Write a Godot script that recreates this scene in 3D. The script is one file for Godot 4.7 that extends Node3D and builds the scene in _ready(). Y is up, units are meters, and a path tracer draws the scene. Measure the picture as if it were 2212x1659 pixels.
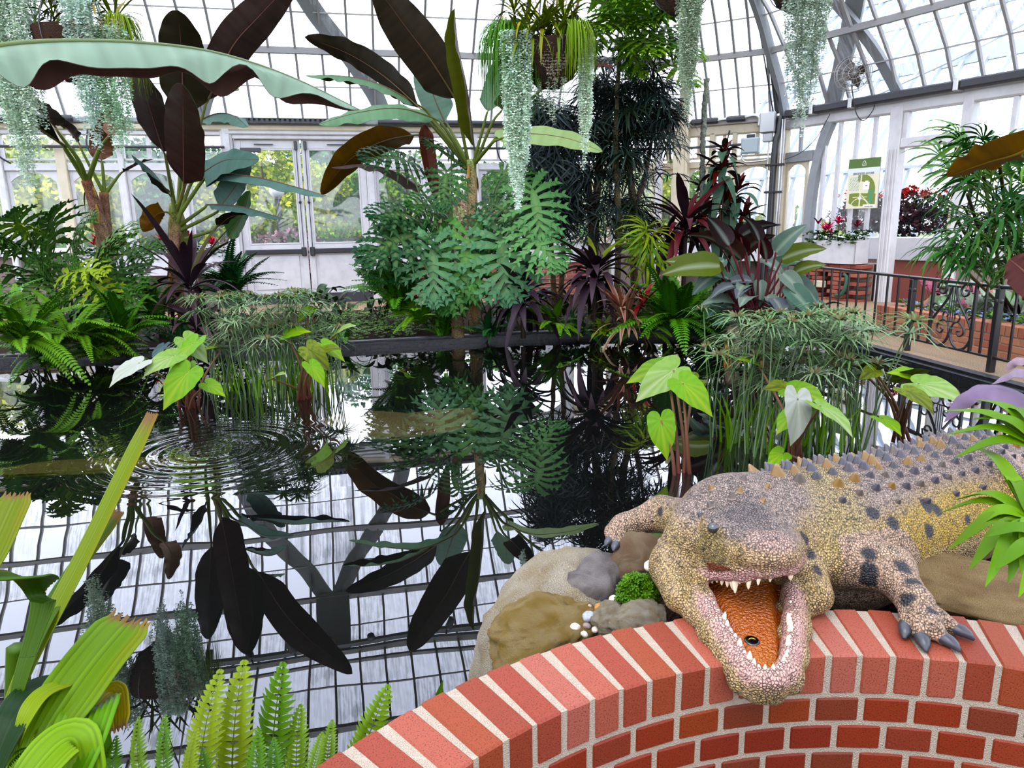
extends Node3D
# A glasshouse pond: shell and lights first, then the pond, the crocodile and its wall, then the plants.

var M := {}
var taken := {}
var rng := RandomNumberGenerator.new()


func _ready() -> void:
	rng.seed = 7
	var cam := Camera3D.new()
	cam.name = "camera"
	cam.fov = 56.617
	cam.near = 0.05
	cam.far = 200.0
	cam.transform = Transform3D(Basis(Vector3(0.999838,-0.017560,0.003924),Vector3(0.017993,0.975773,-0.218046),Vector3(-0.000000,0.218081,0.975931)), Vector3(0, 1.3, 0))
	add_child(cam)
	cam.current = true
	var env := Environment.new()
	env.background_mode = Environment.BG_SKY
	var sm := ProceduralSkyMaterial.new()
	sm.sky_top_color = Color(0.80, 0.84, 0.95)
	sm.sky_horizon_color = Color(0.93, 0.95, 1.0)
	sm.sky_curve = 0.3
	sm.ground_bottom_color = Color(0.25, 0.27, 0.25)
	sm.ground_horizon_color = Color(0.5, 0.52, 0.5)
	sm.sky_energy_multiplier = 1.0
	sm.sun_angle_max = 1.0
	env.sky = Sky.new()
	env.sky.sky_material = sm
	env.tonemap_mode = Environment.TONE_MAPPER_LINEAR
	env.background_energy_multiplier = 5.2
	env.tonemap_exposure = 1.0
	env.sdfgi_enabled = true
	env.ssao_enabled = true
	env.ssil_enabled = true
	var we := WorldEnvironment.new()
	we.name = "world"
	we.environment = env
	add_child(we)
	var sun := DirectionalLight3D.new()          # the bright part of the overcast, high behind the viewer's left shoulder
	sun.name = "daylight"
	sun.light_energy = 0.9
	sun.light_color = Color(1.0, 0.97, 0.92)
	sun.light_angular_distance = 40.0
	sun.shadow_enabled = true
	sun.sky_mode = DirectionalLight3D.SKY_MODE_LIGHT_ONLY
	sun.transform = Transform3D(Basis.looking_at(Vector3(0.30, -1.0, -0.42)), Vector3(0, 12, 0))
	add_child(sun)
	materials()
	room()
	pond()
	brick_seat()
	outside()
	stones()
	crocodile()
	hardware()
	back_bed()
	understory()
	left_bed()
	water_plants()
	right_side()
	baskets()
	foreground()


func V(x: float, y: float, z: float) -> Vector3:
	return Vector3(x, y, z)


func hx(s: String, k := 1.0) -> Color:          # an sRGB colour as the linear value that vertex colours hold
	var c := Color(s).srgb_to_linear()
	var l := (c.r * 0.25 + c.g * 0.65 + c.b * 0.1)          # the glasshouse is photographed in strong colours
	return Color(maxf(l + (c.r - l) * 1.32, 0.0) * k, maxf(l + (c.g - l) * 1.32, 0.0) * k, maxf(l + (c.b - l) * 1.32, 0.0) * k)


func vary(c: Color, a: float) -> Color:
	var k := 1.0 + rng.randf_range(-a, a)
	return Color(c.r * k * (1.0 + rng.randf_range(-a, a) * 0.4), c.g * k, c.b * k * (1.0 + rng.randf_range(-a, a) * 0.4))


# ---------- names and tags ----------
func named(o: Node, called: String, parent: Node) -> void:
	var key := "%d/%s" % [parent.get_instance_id(), called]
	var n: int = taken.get(key, 0)
	taken[key] = n + 1
	o.name = called if n == 0 else "%s_%03d" % [called, n]
	parent.add_child(o, true)


func tag(o: Node, label: String, category: String, group := "", kind := "") -> void:
	if label: o.set_meta("label", label)
	if category: o.set_meta("category", category)
	if group: o.set_meta("group", group)
	if kind: o.set_meta("kind", kind)


func thing(called: String, label: String, category: String, at := Vector3.ZERO, group := "") -> Node3D:
	var o := Node3D.new()
	named(o, called, self)
	o.position = at
	tag(o, label, category, group)
	return o


func shell(called: String, at := Transform3D.IDENTITY) -> Node3D:
	var o := Node3D.new()
	named(o, called, self)
	o.transform = at
	o.set_meta("kind", "structure")
	return o


func part(parent: Node, called: String, mesh: Mesh, m: Material, at := Transform3D.IDENTITY, label := "") -> MeshInstance3D:
	var o := MeshInstance3D.new()
	o.mesh = mesh
	o.material_override = m
	o.transform = at
	if label: o.set_meta("label", label)
	named(o, called, parent)
	return o


func stuff(parent: Node, called: String, mesh: Mesh, m: Material, places: Array, tints := []) -> MultiMeshInstance3D:
	var mm := MultiMesh.new()
	mm.transform_format = MultiMesh.TRANSFORM_3D
	mm.use_colors = not tints.is_empty()
	mm.mesh = mesh
	mm.instance_count = places.size()
	for k in places.size():
		mm.set_instance_transform(k, places[k])
		if tints: mm.set_instance_color(k, tints[k])
	var o := MultiMeshInstance3D.new()
	o.multimesh = mm
	o.material_override = m
	o.set_meta("kind", "stuff")
	named(o, called, parent)
	return o


# ---------- mesh building ----------
class MB:
	var v := PackedVector3Array()
	var c := PackedColorArray()
	var t := PackedVector2Array()
	var ix := PackedInt32Array()

	func p(pos: Vector3, col := Color.WHITE, uv := Vector2.ZERO) -> int:
		v.append(pos)
		c.append(col)
		t.append(uv)
		return v.size() - 1

	func tri(a: int, b: int, d: int) -> void:      # counter-clockwise seen from outside
		ix.append(a)
		ix.append(d)
		ix.append(b)

	func quad(a: int, b: int, d: int, e: int) -> void:
		tri(a, b, d)
		tri(a, d, e)

	func face(q: Array, col := Color.WHITE) -> void:   # a flat polygon with vertices of its own
		var f := v.size()
		for x in q: p(x, col)
		for k in range(1, q.size() - 1): tri(f, f + k, f + k + 1)

	func add(o: MB, x: Transform3D) -> void:
		var f := v.size()
		for k in o.v.size():
			v.append(x * o.v[k])
		c.append_array(o.c)
		t.append_array(o.t)
		for k in o.ix: ix.append(k + f)

	func mesh(given := PackedVector3Array()) -> ArrayMesh:
		var n := given
		if n.is_empty():
			n.resize(v.size())
			for k in range(0, ix.size(), 3):
				var a := ix[k]
				var b := ix[k + 1]
				var d := ix[k + 2]
				var w := (v[d] - v[a]).cross(v[b] - v[a])
				n[a] += w
				n[b] += w
				n[d] += w
			for k in n.size():
				n[k] = n[k].normalized() if n[k].length_squared() > 1e-24 else Vector3.UP
		var arr := []
		arr.resize(Mesh.ARRAY_MAX)
		arr[Mesh.ARRAY_VERTEX] = v
		arr[Mesh.ARRAY_NORMAL] = n
		arr[Mesh.ARRAY_COLOR] = c
		arr[Mesh.ARRAY_TEX_UV] = t
		arr[Mesh.ARRAY_INDEX] = ix
		var m := ArrayMesh.new()
		m.add_surface_from_arrays(Mesh.PRIMITIVE_TRIANGLES, arr)
		return m


func box(mb: MB, lo: Vector3, hi: Vector3, bev := 0.0, col := Color.WHITE, x := Transform3D.IDENTITY) -> void:
	var b := minf(bev, minf(hi.x - lo.x, minf(hi.y - lo.y, hi.z - lo.z)) * 0.45)
	var P := func(i: int, j: int, k: int, ax: int) -> Vector3:
		var q := Vector3(lo.x if i < 0 else hi.x, lo.y if j < 0 else hi.y, lo.z if k < 0 else hi.z)
		if ax != 0: q.x -= i * b
		if ax != 1: q.y -= j * b
		if ax != 2: q.z -= k * b
		return x * q
	for s in [-1, 1]:
		var fx := [P.call(s, -1, -1, 0), P.call(s, 1, -1, 0), P.call(s, 1, 1, 0), P.call(s, -1, 1, 0)]
		var fy := [P.call(-1, s, -1, 1), P.call(-1, s, 1, 1), P.call(1, s, 1, 1), P.call(1, s, -1, 1)]
		var fz := [P.call(-1, -1, s, 2), P.call(1, -1, s, 2), P.call(1, 1, s, 2), P.call(-1, 1, s, 2)]
		for f in [fx, fy, fz]:
			if s < 0: f.reverse()
			mb.face(f, col)
	if b <= 0.0: return
	for s in [-1, 1]:
		for u in [-1, 1]:
			var e := [[P.call(s, u, -1, 0), P.call(s, u, 1, 0), P.call(s, u, 1, 1), P.call(s, u, -1, 1)],
				[P.call(-1, s, u, 1), P.call(1, s, u, 1), P.call(1, s, u, 2), P.call(-1, s, u, 2)],
				[P.call(s, -1, u, 2), P.call(s, 1, u, 2), P.call(s, 1, u, 0), P.call(s, -1, u, 0)]]
			for f in e:
				if s * u > 0: f.reverse()
				mb.face(f, col)
			for w in [-1, 1]:
				var g := [P.call(s, u, w, 0), P.call(s, u, w, 1), P.call(s, u, w, 2)]
				if s * u * w < 0: g.reverse()
				mb.face(g, col)


func bx(parent: Node, called: String, x0: float, x1: float, y0: float, y1: float, z0: float, z1: float, m: Material, bev := 0.006) -> MeshInstance3D:
	var mb := MB.new()
	box(mb, Vector3(x0, y0, z0), Vector3(x1, y1, z1), bev)
	return part(parent, called, mb.mesh(), m)


func smooth_path(p: Array, n: int) -> PackedVector3Array:      # a Catmull-Rom curve through points, n + 1 of them, evenly by parameter
	var out := PackedVector3Array()
	var k := p.size() - 1
	for i in n + 1:
		var u := float(i) / n * k
		var j := mini(int(u), k - 1)
		var f := u - j
		var b: Vector3 = p[j]
		var d: Vector3 = p[j + 1]
		var a: Vector3 = p[j - 1] if j > 0 else b * 2.0 - d
		var e: Vector3 = p[j + 2] if j + 2 <= k else d * 2.0 - b
		out.append(b.cubic_interpolate(d, a, e, f))
	return out


func tube(mb: MB, pts: PackedVector3Array, rad: Array, sides: int, cols: Array, flat := 1.0) -> void:   # a swept round bar with closed ends; rad and cols are spread along it
	var n := pts.size()
	var up := Vector3.UP
	var f := mb.v.size()
	for i in n:
		var d := (pts[mini(i + 1, n - 1)] - pts[maxi(i - 1, 0)]).normalized()
		if i == 0: up = Vector3.RIGHT if absf(d.y) > 0.9 else Vector3.UP
		var s := d.cross(up).normalized()
		up = s.cross(d).normalized()
		var w := float(i) / (n - 1)
		var r: float = spread(rad, w)
		var c: Color = spread(cols, w)
		for k in sides:
			var a := TAU * k / sides
			mb.p(pts[i] + (s * cos(a) + up * sin(a) * flat) * r, c, Vector2(float(k) / sides, w))
	for i in n - 1:
		for k in sides:
			var k2 := (k + 1) % sides
			mb.quad(f + i * sides + k, f + i * sides + k2, f + (i + 1) * sides + k2, f + (i + 1) * sides + k)
	var a0 := mb.p(pts[0], cols[0])
	var a1 := mb.p(pts[n - 1], cols[cols.size() - 1])
	for k in sides:
		mb.tri(a0, f + (k + 1) % sides, f + k)
		mb.tri(a1, f + (n - 1) * sides + k, f + (n - 1) * sides + (k + 1) % sides)


func spread(a: Array, w: float) -> Variant:
	if a.size() == 1: return a[0]
	var u := w * (a.size() - 1)
	var j := mini(int(u), a.size() - 2)
	return lerp(a[j], a[j + 1], u - j)


func lathe(mb: MB, prof: Array, sides: int, cols: Array, x := Transform3D.IDENTITY) -> void:       # prof: Vector2(radius, height), upwards
	var f := mb.v.size()
	var n := prof.size()
	for i in n:
		for k in sides:
			var a := -TAU * k / sides
			mb.p(x * Vector3(prof[i].x * cos(a), prof[i].y, prof[i].x * sin(a)), spread(cols, float(i) / (n - 1)), Vector2(float(k) / sides, float(i) / (n - 1)))
	for i in n - 1:
		for k in sides:
			var k2 := (k + 1) % sides
			mb.quad(f + i * sides + k, f + i * sides + k2, f + (i + 1) * sides + k2, f + (i + 1) * sides + k)


func sweep_box(mb: MB, pts: PackedVector3Array, w: float, h: float, side: Vector3, col := Color.WHITE) -> void:    # a bar of w (along side) by h, with sharp edges
	var n := pts.size()
	for e in 4:
		var f := mb.v.size()
		for i in n:
			var d := (pts[mini(i + 1, n - 1)] - pts[maxi(i - 1, 0)]).normalized()
			var s := (side - d * side.dot(d)).normalized()
			var u := s.cross(d)
			for k in 2:
				var q := (e + k) % 4
				mb.p(pts[i] + s * w * (0.5 if q == 0 or q == 1 else -0.5) + u * h * (0.5 if q == 1 or q == 2 else -0.5), col)
		for i in n - 1:
			mb.quad(f + i * 2, f + i * 2 + 2, f + i * 2 + 3, f + i * 2 + 1)
	for i in [0, n - 1]:
		var d := (pts[mini(i + 1, n - 1)] - pts[maxi(i - 1, 0)]).normalized()
		var s := (side - d * side.dot(d)).normalized()
		var u := s.cross(d)
		mb.face([pts[i] - s * w / 2 - u * h / 2, pts[i] + s * w / 2 - u * h / 2, pts[i] + s * w / 2 + u * h / 2, pts[i] - s * w / 2 + u * h / 2], col)


func aim(at: Vector3, dir: Vector3, nrm := Vector3.UP, k := 1.0) -> Transform3D:      # z along dir, y near nrm, scaled
	var z := dir.normalized()
	var xx := nrm.cross(z)
	if xx.length_squared() < 1e-6: xx = Vector3.RIGHT.cross(z)
	xx = xx.normalized()
	return Transform3D(Basis(xx * k, z.cross(xx) * k, z * k), at)


func turn(at: Vector3, yaw: float, pitch := 0.0, roll := 0.0, k := 1.0) -> Transform3D:
	return Transform3D(Basis.from_euler(Vector3(pitch, yaw, roll)).scaled(Vector3.ONE * k), at)


# ---------- materials ----------
func plain(rough: float, col := Color.WHITE, spec := 0.5, metal := 0.0) -> StandardMaterial3D:       # the thing's own colours are in its vertices
	var m := StandardMaterial3D.new()
	m.vertex_color_use_as_albedo = true
	m.albedo_color = col
	m.roughness = rough
	m.metallic_specular = spec
	m.metallic = metal
	return m


func noise_tex(size: int, freq: float, kind: int, ramp: Array, seed_ := 1, oct := 4, normal := false) -> NoiseTexture2D:
	var n := FastNoiseLite.new()
	n.seed = seed_
	n.noise_type = kind
	n.frequency = freq
	n.fractal_octaves = oct
	if kind == FastNoiseLite.TYPE_CELLULAR:
		n.cellular_return_type = FastNoiseLite.RETURN_DISTANCE2_SUB
		n.fractal_type = FastNoiseLite.FRACTAL_NONE
	var t := NoiseTexture2D.new()
	t.width = size
	t.height = size
	t.seamless = true
	t.noise = n
	t.as_normal_map = normal
	if ramp:
		var g := Gradient.new()
		g.offsets = PackedFloat32Array(ramp.map(func(r): return r[0]))
		g.colors = PackedColorArray(ramp.map(func(r): return r[1]))
		t.color_ramp = g
	return t


func grained(m: StandardMaterial3D, tex: Texture2D, per_m: float, bump: Texture2D = null, depth := 0.0) -> StandardMaterial3D:
	m.albedo_texture = tex
	m.uv1_triplanar = true
	m.uv1_scale = Vector3.ONE * per_m
	if bump:
		m.heightmap_enabled = true
		m.heightmap_texture = bump
		m.heightmap_scale = depth
	return m


func grey(a: float, b := -1.0, c := -1.0) -> Color:
	return Color(a, a if b < 0 else b, a if c < 0 else c)


func materials() -> void:
	var S := FastNoiseLite.TYPE_SIMPLEX_SMOOTH
	var soft := noise_tex(256, 0.02, S, [[0.0, grey(0.90)], [0.5, grey(0.97)], [1.0, grey(1.0)]], 3)
	var fine := noise_tex(512, 0.06, S, [[0.0, grey(0.35)], [0.33, grey(0.75)], [0.5, grey(0.95)], [1.0, grey(1.0)]], 5)
	var bumps := noise_tex(256, 0.05, S, [], 8)
	M.white = grained(plain(0.45, Color(0.80, 0.79, 0.79)), soft, 0.7)
	M.cream = grained(plain(0.5, Color(0.80, 0.75, 0.64)), soft, 0.7)
	M.grey_paint = grained(plain(0.5, Color(0.55, 0.56, 0.57)), soft, 0.9)
	M.bar = plain(0.5, Color(0.56, 0.55, 0.55))
	M.rib = grained(plain(0.5, Color(0.50, 0.51, 0.52)), soft, 0.8)
	M.iron = plain(0.38, Color(0.055, 0.06, 0.07), 0.6)
	M.dark_pipe = grained(plain(0.5, Color(0.20, 0.20, 0.22)), soft, 2.0)
	M.silver = plain(0.3, Color(0.72, 0.72, 0.72), 0.5, 0.85)
	M.steel_grey = plain(0.4, Color(0.60, 0.65, 0.66), 0.5)
	M.tar = grained(plain(0.42, Color(0.07, 0.075, 0.085), 0.5), noise_tex(256, 0.03, S, [[0.0, grey(0.4)], [0.5, grey(0.7)], [0.75, grey(1.0)], [0.9, Color(3, 3.1, 3.3)]], 21), 1.3, bumps, 0.4)
	M.soil = grained(plain(0.95, Color(0.20, 0.13, 0.10), 0.2), fine, 3.0, bumps, 3.0)
	M.path = grained(plain(0.8, Color(0.60, 0.50, 0.37)), noise_tex(512, 0.09, S, [[0.0, grey(0.45)], [0.4, grey(0.8)], [0.6, grey(1.0)], [1.0, Color(1.2, 1.15, 1.1)]], 6, 3), 1.6)
	M.floor = plain(0.9, Color(0.45, 0.40, 0.36))
	M.mortar = grained(plain(0.95, Color(0.66, 0.60, 0.52), 0.2), noise_tex(512, 0.16, S, [[0.0, grey(0.35)], [0.4, grey(0.85)], [0.55, grey(1.0)], [1.0, Color(1.2, 1.2, 1.15)]], 9, 3), 6.0, noise_tex(256, 0.2, S, [], 10, 3), 0.25)
	var pits := noise_tex(512, 0.09, S, [[0.0, Color(0.25, 0.18, 0.16)], [0.19, Color(0.45, 0.38, 0.36)], [0.26, grey(0.95)], [0.6, grey(1.0)], [1.0, Color(1.06, 1.05, 1.04)]], 12, 3)
	M.brick = grained(plain(0.55, Color.WHITE, 0.35), pits, 5.5, noise_tex(256, 0.11, S, [[0.0, Color.BLACK], [0.3, Color.WHITE], [1.0, Color.WHITE]], 12, 3), 0.12)
	M.far_brick = plain(0.8)
	M.leaf = plain(0.45, Color(0.68, 0.68, 0.66), 0.27)
	M.leaf.backlight_enabled = true
	M.leaf.backlight = grey(0.75)
	M.matt = plain(0.75, Color(0.80, 0.80, 0.80), 0.3)
	M.matt.backlight_enabled = true
	M.matt.backlight = grey(0.3)
	M.silver_leaf = plain(0.6, Color.WHITE, 0.3)
	M.silver_leaf.backlight_enabled = true
	M.silver_leaf.backlight = grey(0.9)
	M.gloss = plain(0.22, Color.WHITE, 0.6)
	M.bark = grained(plain(0.9, Color.WHITE, 0.2), noise_tex(256, 0.03, S, [[0.0, grey(0.45)], [0.5, grey(0.9)], [1.0, Color(1.15, 1.12, 1.1)]], 14), 6.0, bumps, 1.2)
	M.coir = grained(plain(1.0, Color(0.30, 0.22, 0.18), 0.1), fine, 8.0, bumps, 2.0)
	M.rock = grained(plain(0.8, Color.WHITE, 0.35), noise_tex(512, 0.045, S, [[0.0, grey(0.18)], [0.34, grey(0.42)], [0.46, grey(0.80)], [0.6, grey(0.95)], [1.0, grey(1.0)]], 17, 7), 5.5, noise_tex(512, 0.03, S, [], 18, 6), 2.2)
	M.pebble = grained(plain(0.55, Color.WHITE, 0.4), fine, 7.0)
	M.tooth = plain(0.3, Color(0.93, 0.87, 0.73), 0.5)
	M.claw = grained(plain(0.33, Color(0.20, 0.20, 0.22), 0.5), soft, 9.0)
	M.mouth = grained(plain(0.22, Color.WHITE, 0.6), soft, 9.0, noise_tex(256, 0.04, S, [], 31, 5), 0.9)
	M.croc = grained(plain(0.5, Color.WHITE, 0.45), noise_tex(512, 0.075, FastNoiseLite.TYPE_CELLULAR, [[0.0, grey(0.22)], [0.12, grey(0.55)], [0.30, grey(0.92)], [1.0, grey(1.0)]], 23), 4.2, noise_tex(512, 0.075, FastNoiseLite.TYPE_CELLULAR, [[0.0, Color.BLACK], [0.3, grey(0.75)], [1.0, Color.WHITE]], 23), 0.55)
	M.gloss_plate = plain(0.4, Color.WHITE, 0.5)
	M.eye = plain(0.08, Color(0.10, 0.10, 0.11), 0.7)
	M.glass = StandardMaterial3D.new()
	M.glass.transparency = BaseMaterial3D.TRANSPARENCY_ALPHA
	M.glass.albedo_color = Color(0.92, 0.97, 0.97, 0.03)
	M.glass.roughness = 0.03
	for k in 3:
		var streaks := Image.create(128, 128, false, Image.FORMAT_RGBA8)
		var ns := FastNoiseLite.new()
		ns.seed = 40 + k
		ns.frequency = 0.02
		ns.fractal_octaves = 4
		for yy in 128:
			for xx in 128:
				var q := ns.get_noise_2d(xx * 3.2, yy * 0.28) * 0.8 + ns.get_noise_2d(xx * 1.1 + 500, yy * 0.8) * 0.5
				streaks.set_pixel(xx, yy, Color(0.86, 0.87, 0.90, clampf(0.06 + 0.10 * k + q * (0.30 + 0.22 * k), 0.0, 0.8)))
		var dm := StandardMaterial3D.new()
		dm.transparency = BaseMaterial3D.TRANSPARENCY_ALPHA
		dm.albedo_texture = ImageTexture.create_from_image(streaks)
		dm.roughness = 0.35
		M["dirty%d" % k] = dm
	var wm := StandardMaterial3D.new()
	var black := Image.create(4, 4, false, Image.FORMAT_RGBA8)
	black.fill(Color(0.016, 0.02, 0.018, 0.80))
	wm.transparency = BaseMaterial3D.TRANSPARENCY_ALPHA
	wm.albedo_texture = ImageTexture.create_from_image(black)
	wm.roughness = 0.0
	wm.metallic_specular = 0.72
	wm.clearcoat_enabled = true
	wm.clearcoat = 1.0
	wm.clearcoat_roughness = 0.0
	M.water = wm


# ---------- the glasshouse ----------
var FA := Transform3D(Basis(Vector3(0.97815, 0, -0.20791), Vector3.UP, Vector3(0.20791, 0, 0.97815)), Vector3(-2.674, 0, -12.579))    # back wall: x along it to the right, z into the house
var FB := Transform3D(Basis(Vector3(0.87715, 0, 0.48022), Vector3.UP, Vector3(-0.48022, 0, 0.87715)), Vector3(3.2, 0, -13.7))       # corner bay
var FC := Transform3D(Basis(Vector3(0.49470, 0, 0.86906), Vector3.UP, Vector3(-0.86906, 0, 0.49470)), Vector3(4.75, 0, -12.85))     # right wall
const CA := 5.98      # where the back wall meets the corner bay, along FA
const LB := 1.77      # length of the corner bay
const GUT := 3.08
var VAULT := [Vector2(0, 3.06), Vector2(0.28, 3.53), Vector2(0.66, 3.98), Vector2(1.03, 4.43), Vector2(1.46, 4.82), Vector2(1.87, 5.11), Vector2(2.31, 5.35), Vector2(2.88, 5.58), Vector2(3.51, 5.78), Vector2(4.86, 6.05), Vector2(6.6, 6.2)]


func arch_window(w: Node3D, x0: float, x1: float, y0: float, y1: float, rise: float, m: Material) -> void:
	# a sash with a segmental head: frame, spandrel, pane
	var f := 0.045
	var st := MB.new()
	box(st, Vector3(x0, y0, -0.07), Vector3(x0 + f, y1, -0.02), 0.004)
	box(st, Vector3(x1 - f, y0, -0.07), Vector3(x1, y1, -0.02), 0.004)
	box(st, Vector3(x0 + f, y0, -0.07), Vector3(x1 - f, y0 + 0.06, -0.02), 0.004)
	part(w, "window_frame", st.mesh(), m)
	var sp := MB.new()
	var n := 12
	for z in [-0.025, -0.065]:
		var b := sp.v.size()
		for i in n + 1:
			var u := float(i) / n
			var yy := y1 - 0.03 - rise * pow(absf(u * 2 - 1), 2.2)
			sp.p(Vector3(lerpf(x0 + f, x1 - f, u), yy, z))
			sp.p(Vector3(lerpf(x0 + f, x1 - f, u), y1 + 0.01, z))
		for i in n:
			if z > -0.03: sp.quad(b + i * 2, b + i * 2 + 2, b + i * 2 + 3, b + i * 2 + 1)
			else: sp.quad(b + i * 2, b + i * 2 + 1, b + i * 2 + 3, b + i * 2 + 2)
	var e := sp.v.size()
	for i in n + 1:
		var u := float(i) / n
		var yy := y1 - 0.03 - rise * pow(absf(u * 2 - 1), 2.2)
		sp.p(Vector3(lerpf(x0 + f, x1 - f, u), yy, -0.025))
		sp.p(Vector3(lerpf(x0 + f, x1 - f, u), yy, -0.065))
	for i in n: sp.quad(e + i * 2, e + i * 2 + 1, e + i * 2 + 3, e + i * 2 + 2)
	part(w, "window_head", sp.mesh(), m)
	bx(w, "pane", x0 + 0.02, x1 - 0.02, y0 + 0.03, y1, -0.048, -0.044, M.glass, 0.0)


func bay(w: Node3D, x0: float, x1: float, m: Material, post := 0.12, sill := 1.0) -> void:
	# one bay between posts: brick foot, sill, arched sash, rail, transom light
	bx(w, "sill", x0 - 0.01, x1 + 0.01, sill - 0.07, sill, -0.14, 0.03, m)
	arch_window(w, x0, x1, sill, 2.25, 0.14, m)
	bx(w, "rail", x0, x1, 2.25, 2.36, -0.10, 0.02, m)
	bx(w, "rail", x0, x1, 2.40, 2.435, -0.08, -0.01, m)
	bx(w, "pane", x0, x1, 2.36, 2.40, -0.05, -0.046, M.glass, 0.0)
	bx(w, "pane", x0, x1, 2.43, 2.79, -0.05, -0.046, M.glass, 0.0)
	var mid := (x0 + x1) / 2
	bx(w, "glazing_bar", mid - 0.03, mid + 0.03, 2.43, 2.79, -0.075, -0.015, m)


func brick_panel(w: Node3D, x0: float, x1: float, y0: float, y1: float, z: float, holes := false, deep := 0.10) -> void:
	# bricks laid one by one over a recessed mortar bed; with holes, every other header of the middle courses is left out
	bx(w, "mortar_bed", x0, x1, y0, y1, z - deep, z - 0.006 if not holes else z - deep + 0.02, M.mortar, 0.0)
	var h := 0.067
	var rows := int(round((y1 - y0) / h))
	h = (y1 - y0) / rows
	var kinds := []
	for k in 4:
		var mb := MB.new()
		box(mb, Vector3(-0.096, -0.028, -deep + 0.02), Vector3(0.096, 0.028, 0), 0.004, hx(["804a3e", "8a5448", "74423a", "905a4c"][k]))
		kinds.append(mb.mesh())
	for r in rows:
		var cols := int(round((x1 - x0) / 0.203))
		var off := 0.0 if r % 2 == 0 else 0.5
		for c in cols + 1:
			var cx := x0 + (c + 0.5 - off) * (x1 - x0) / cols
			if cx < x0 + 0.02 or cx > x1 - 0.02: continue
			if holes and r > 0 and r < rows - 2 and (c + r * 3) % 2 == 0 and cx > x0 + 0.12 and cx < x1 - 0.15: continue
			var sx := minf(1.0, minf(cx - x0, x1 - cx) / 0.096)
			part(w, "brick", kinds[rng.randi() % 4], M.far_brick, Transform3D(Basis.from_scale(Vector3(sx, 1, 1)), Vector3(cx, y0 + (r + 0.5) * h, z + rng.randf_range(-0.003, 0.002))))


func glazed_door(w: Node3D, called: String, hinge: Transform3D, wd: float, ht: float, m: Material, flip: bool, label: String) -> Node3D:
	# x runs from the hinge, z to the inside: stiles, rails, glass above, a fielded panel and a kick plate below
	var o := Node3D.new()
	named(o, called, self)
	o.transform = w.transform * hinge
	tag(o, label, "door")
	o.set_meta("kind", "structure")
	var st := MB.new()
	var mid := 0.93
	for q in [[0, 0.11, 0, ht], [wd - 0.10, wd, 0, ht], [0.11, wd - 0.10, ht - 0.14, ht], [0.11, wd - 0.10, mid - 0.04, mid + 0.1], [0.11, wd - 0.10, 0, 0.22]]:
		box(st, Vector3(q[0], q[2], -0.05), Vector3(q[1], q[3], 0), 0.006)
	box(st, Vector3(0.10, 0.22, -0.045), Vector3(wd - 0.10, mid - 0.04, -0.022), 0.0)
	box(st, Vector3(0.15, 0.27, -0.022), Vector3(wd - 0.15, mid - 0.09, -0.008), 0.012)
	part(o, "door_frame", st.mesh(), m)
	var bead := MB.new()
	for q in [[0.11, 0.135, mid + 0.1, ht - 0.14], [wd - 0.125, wd - 0.10, mid + 0.1, ht - 0.14], [0.135, wd - 0.125, ht - 0.165, ht - 0.14], [0.135, wd - 0.125, mid + 0.1, mid + 0.125]]:
		box(bead, Vector3(q[0], q[2], -0.03), Vector3(q[1], q[3], 0.005), 0.004)
	part(o, "glazing_bead", bead.mesh(), m)
	bx(o, "pane", 0.11, wd - 0.10, mid + 0.1, ht - 0.14, -0.03, -0.026, M.glass, 0.0)
	return o


func pane_mesh(w: float, a: Vector2, b: Vector2) -> ArrayMesh:
	var mb := MB.new()
	var p0 := mb.p(Vector3(0, a.y, a.x), Color.WHITE, Vector2(0, 1))
	var p1 := mb.p(Vector3(w, a.y, a.x), Color.WHITE, Vector2(1, 1))
	var p2 := mb.p(Vector3(w, b.y, b.x), Color.WHITE, Vector2(1, 0))
	var p3 := mb.p(Vector3(0, b.y, b.x), Color.WHITE, Vector2(0, 0))
	mb.quad(p0, p1, p2, p3)
	return mb.mesh()


func vault_y(z: float) -> float:
	for k in range(1, VAULT.size()):
		if z <= VAULT[k].x:
			return lerpf(VAULT[k - 1].y, VAULT[k].y, (z - VAULT[k - 1].x) / (VAULT[k].x - VAULT[k - 1].x))
	return VAULT[VAULT.size() - 1].y


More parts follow.
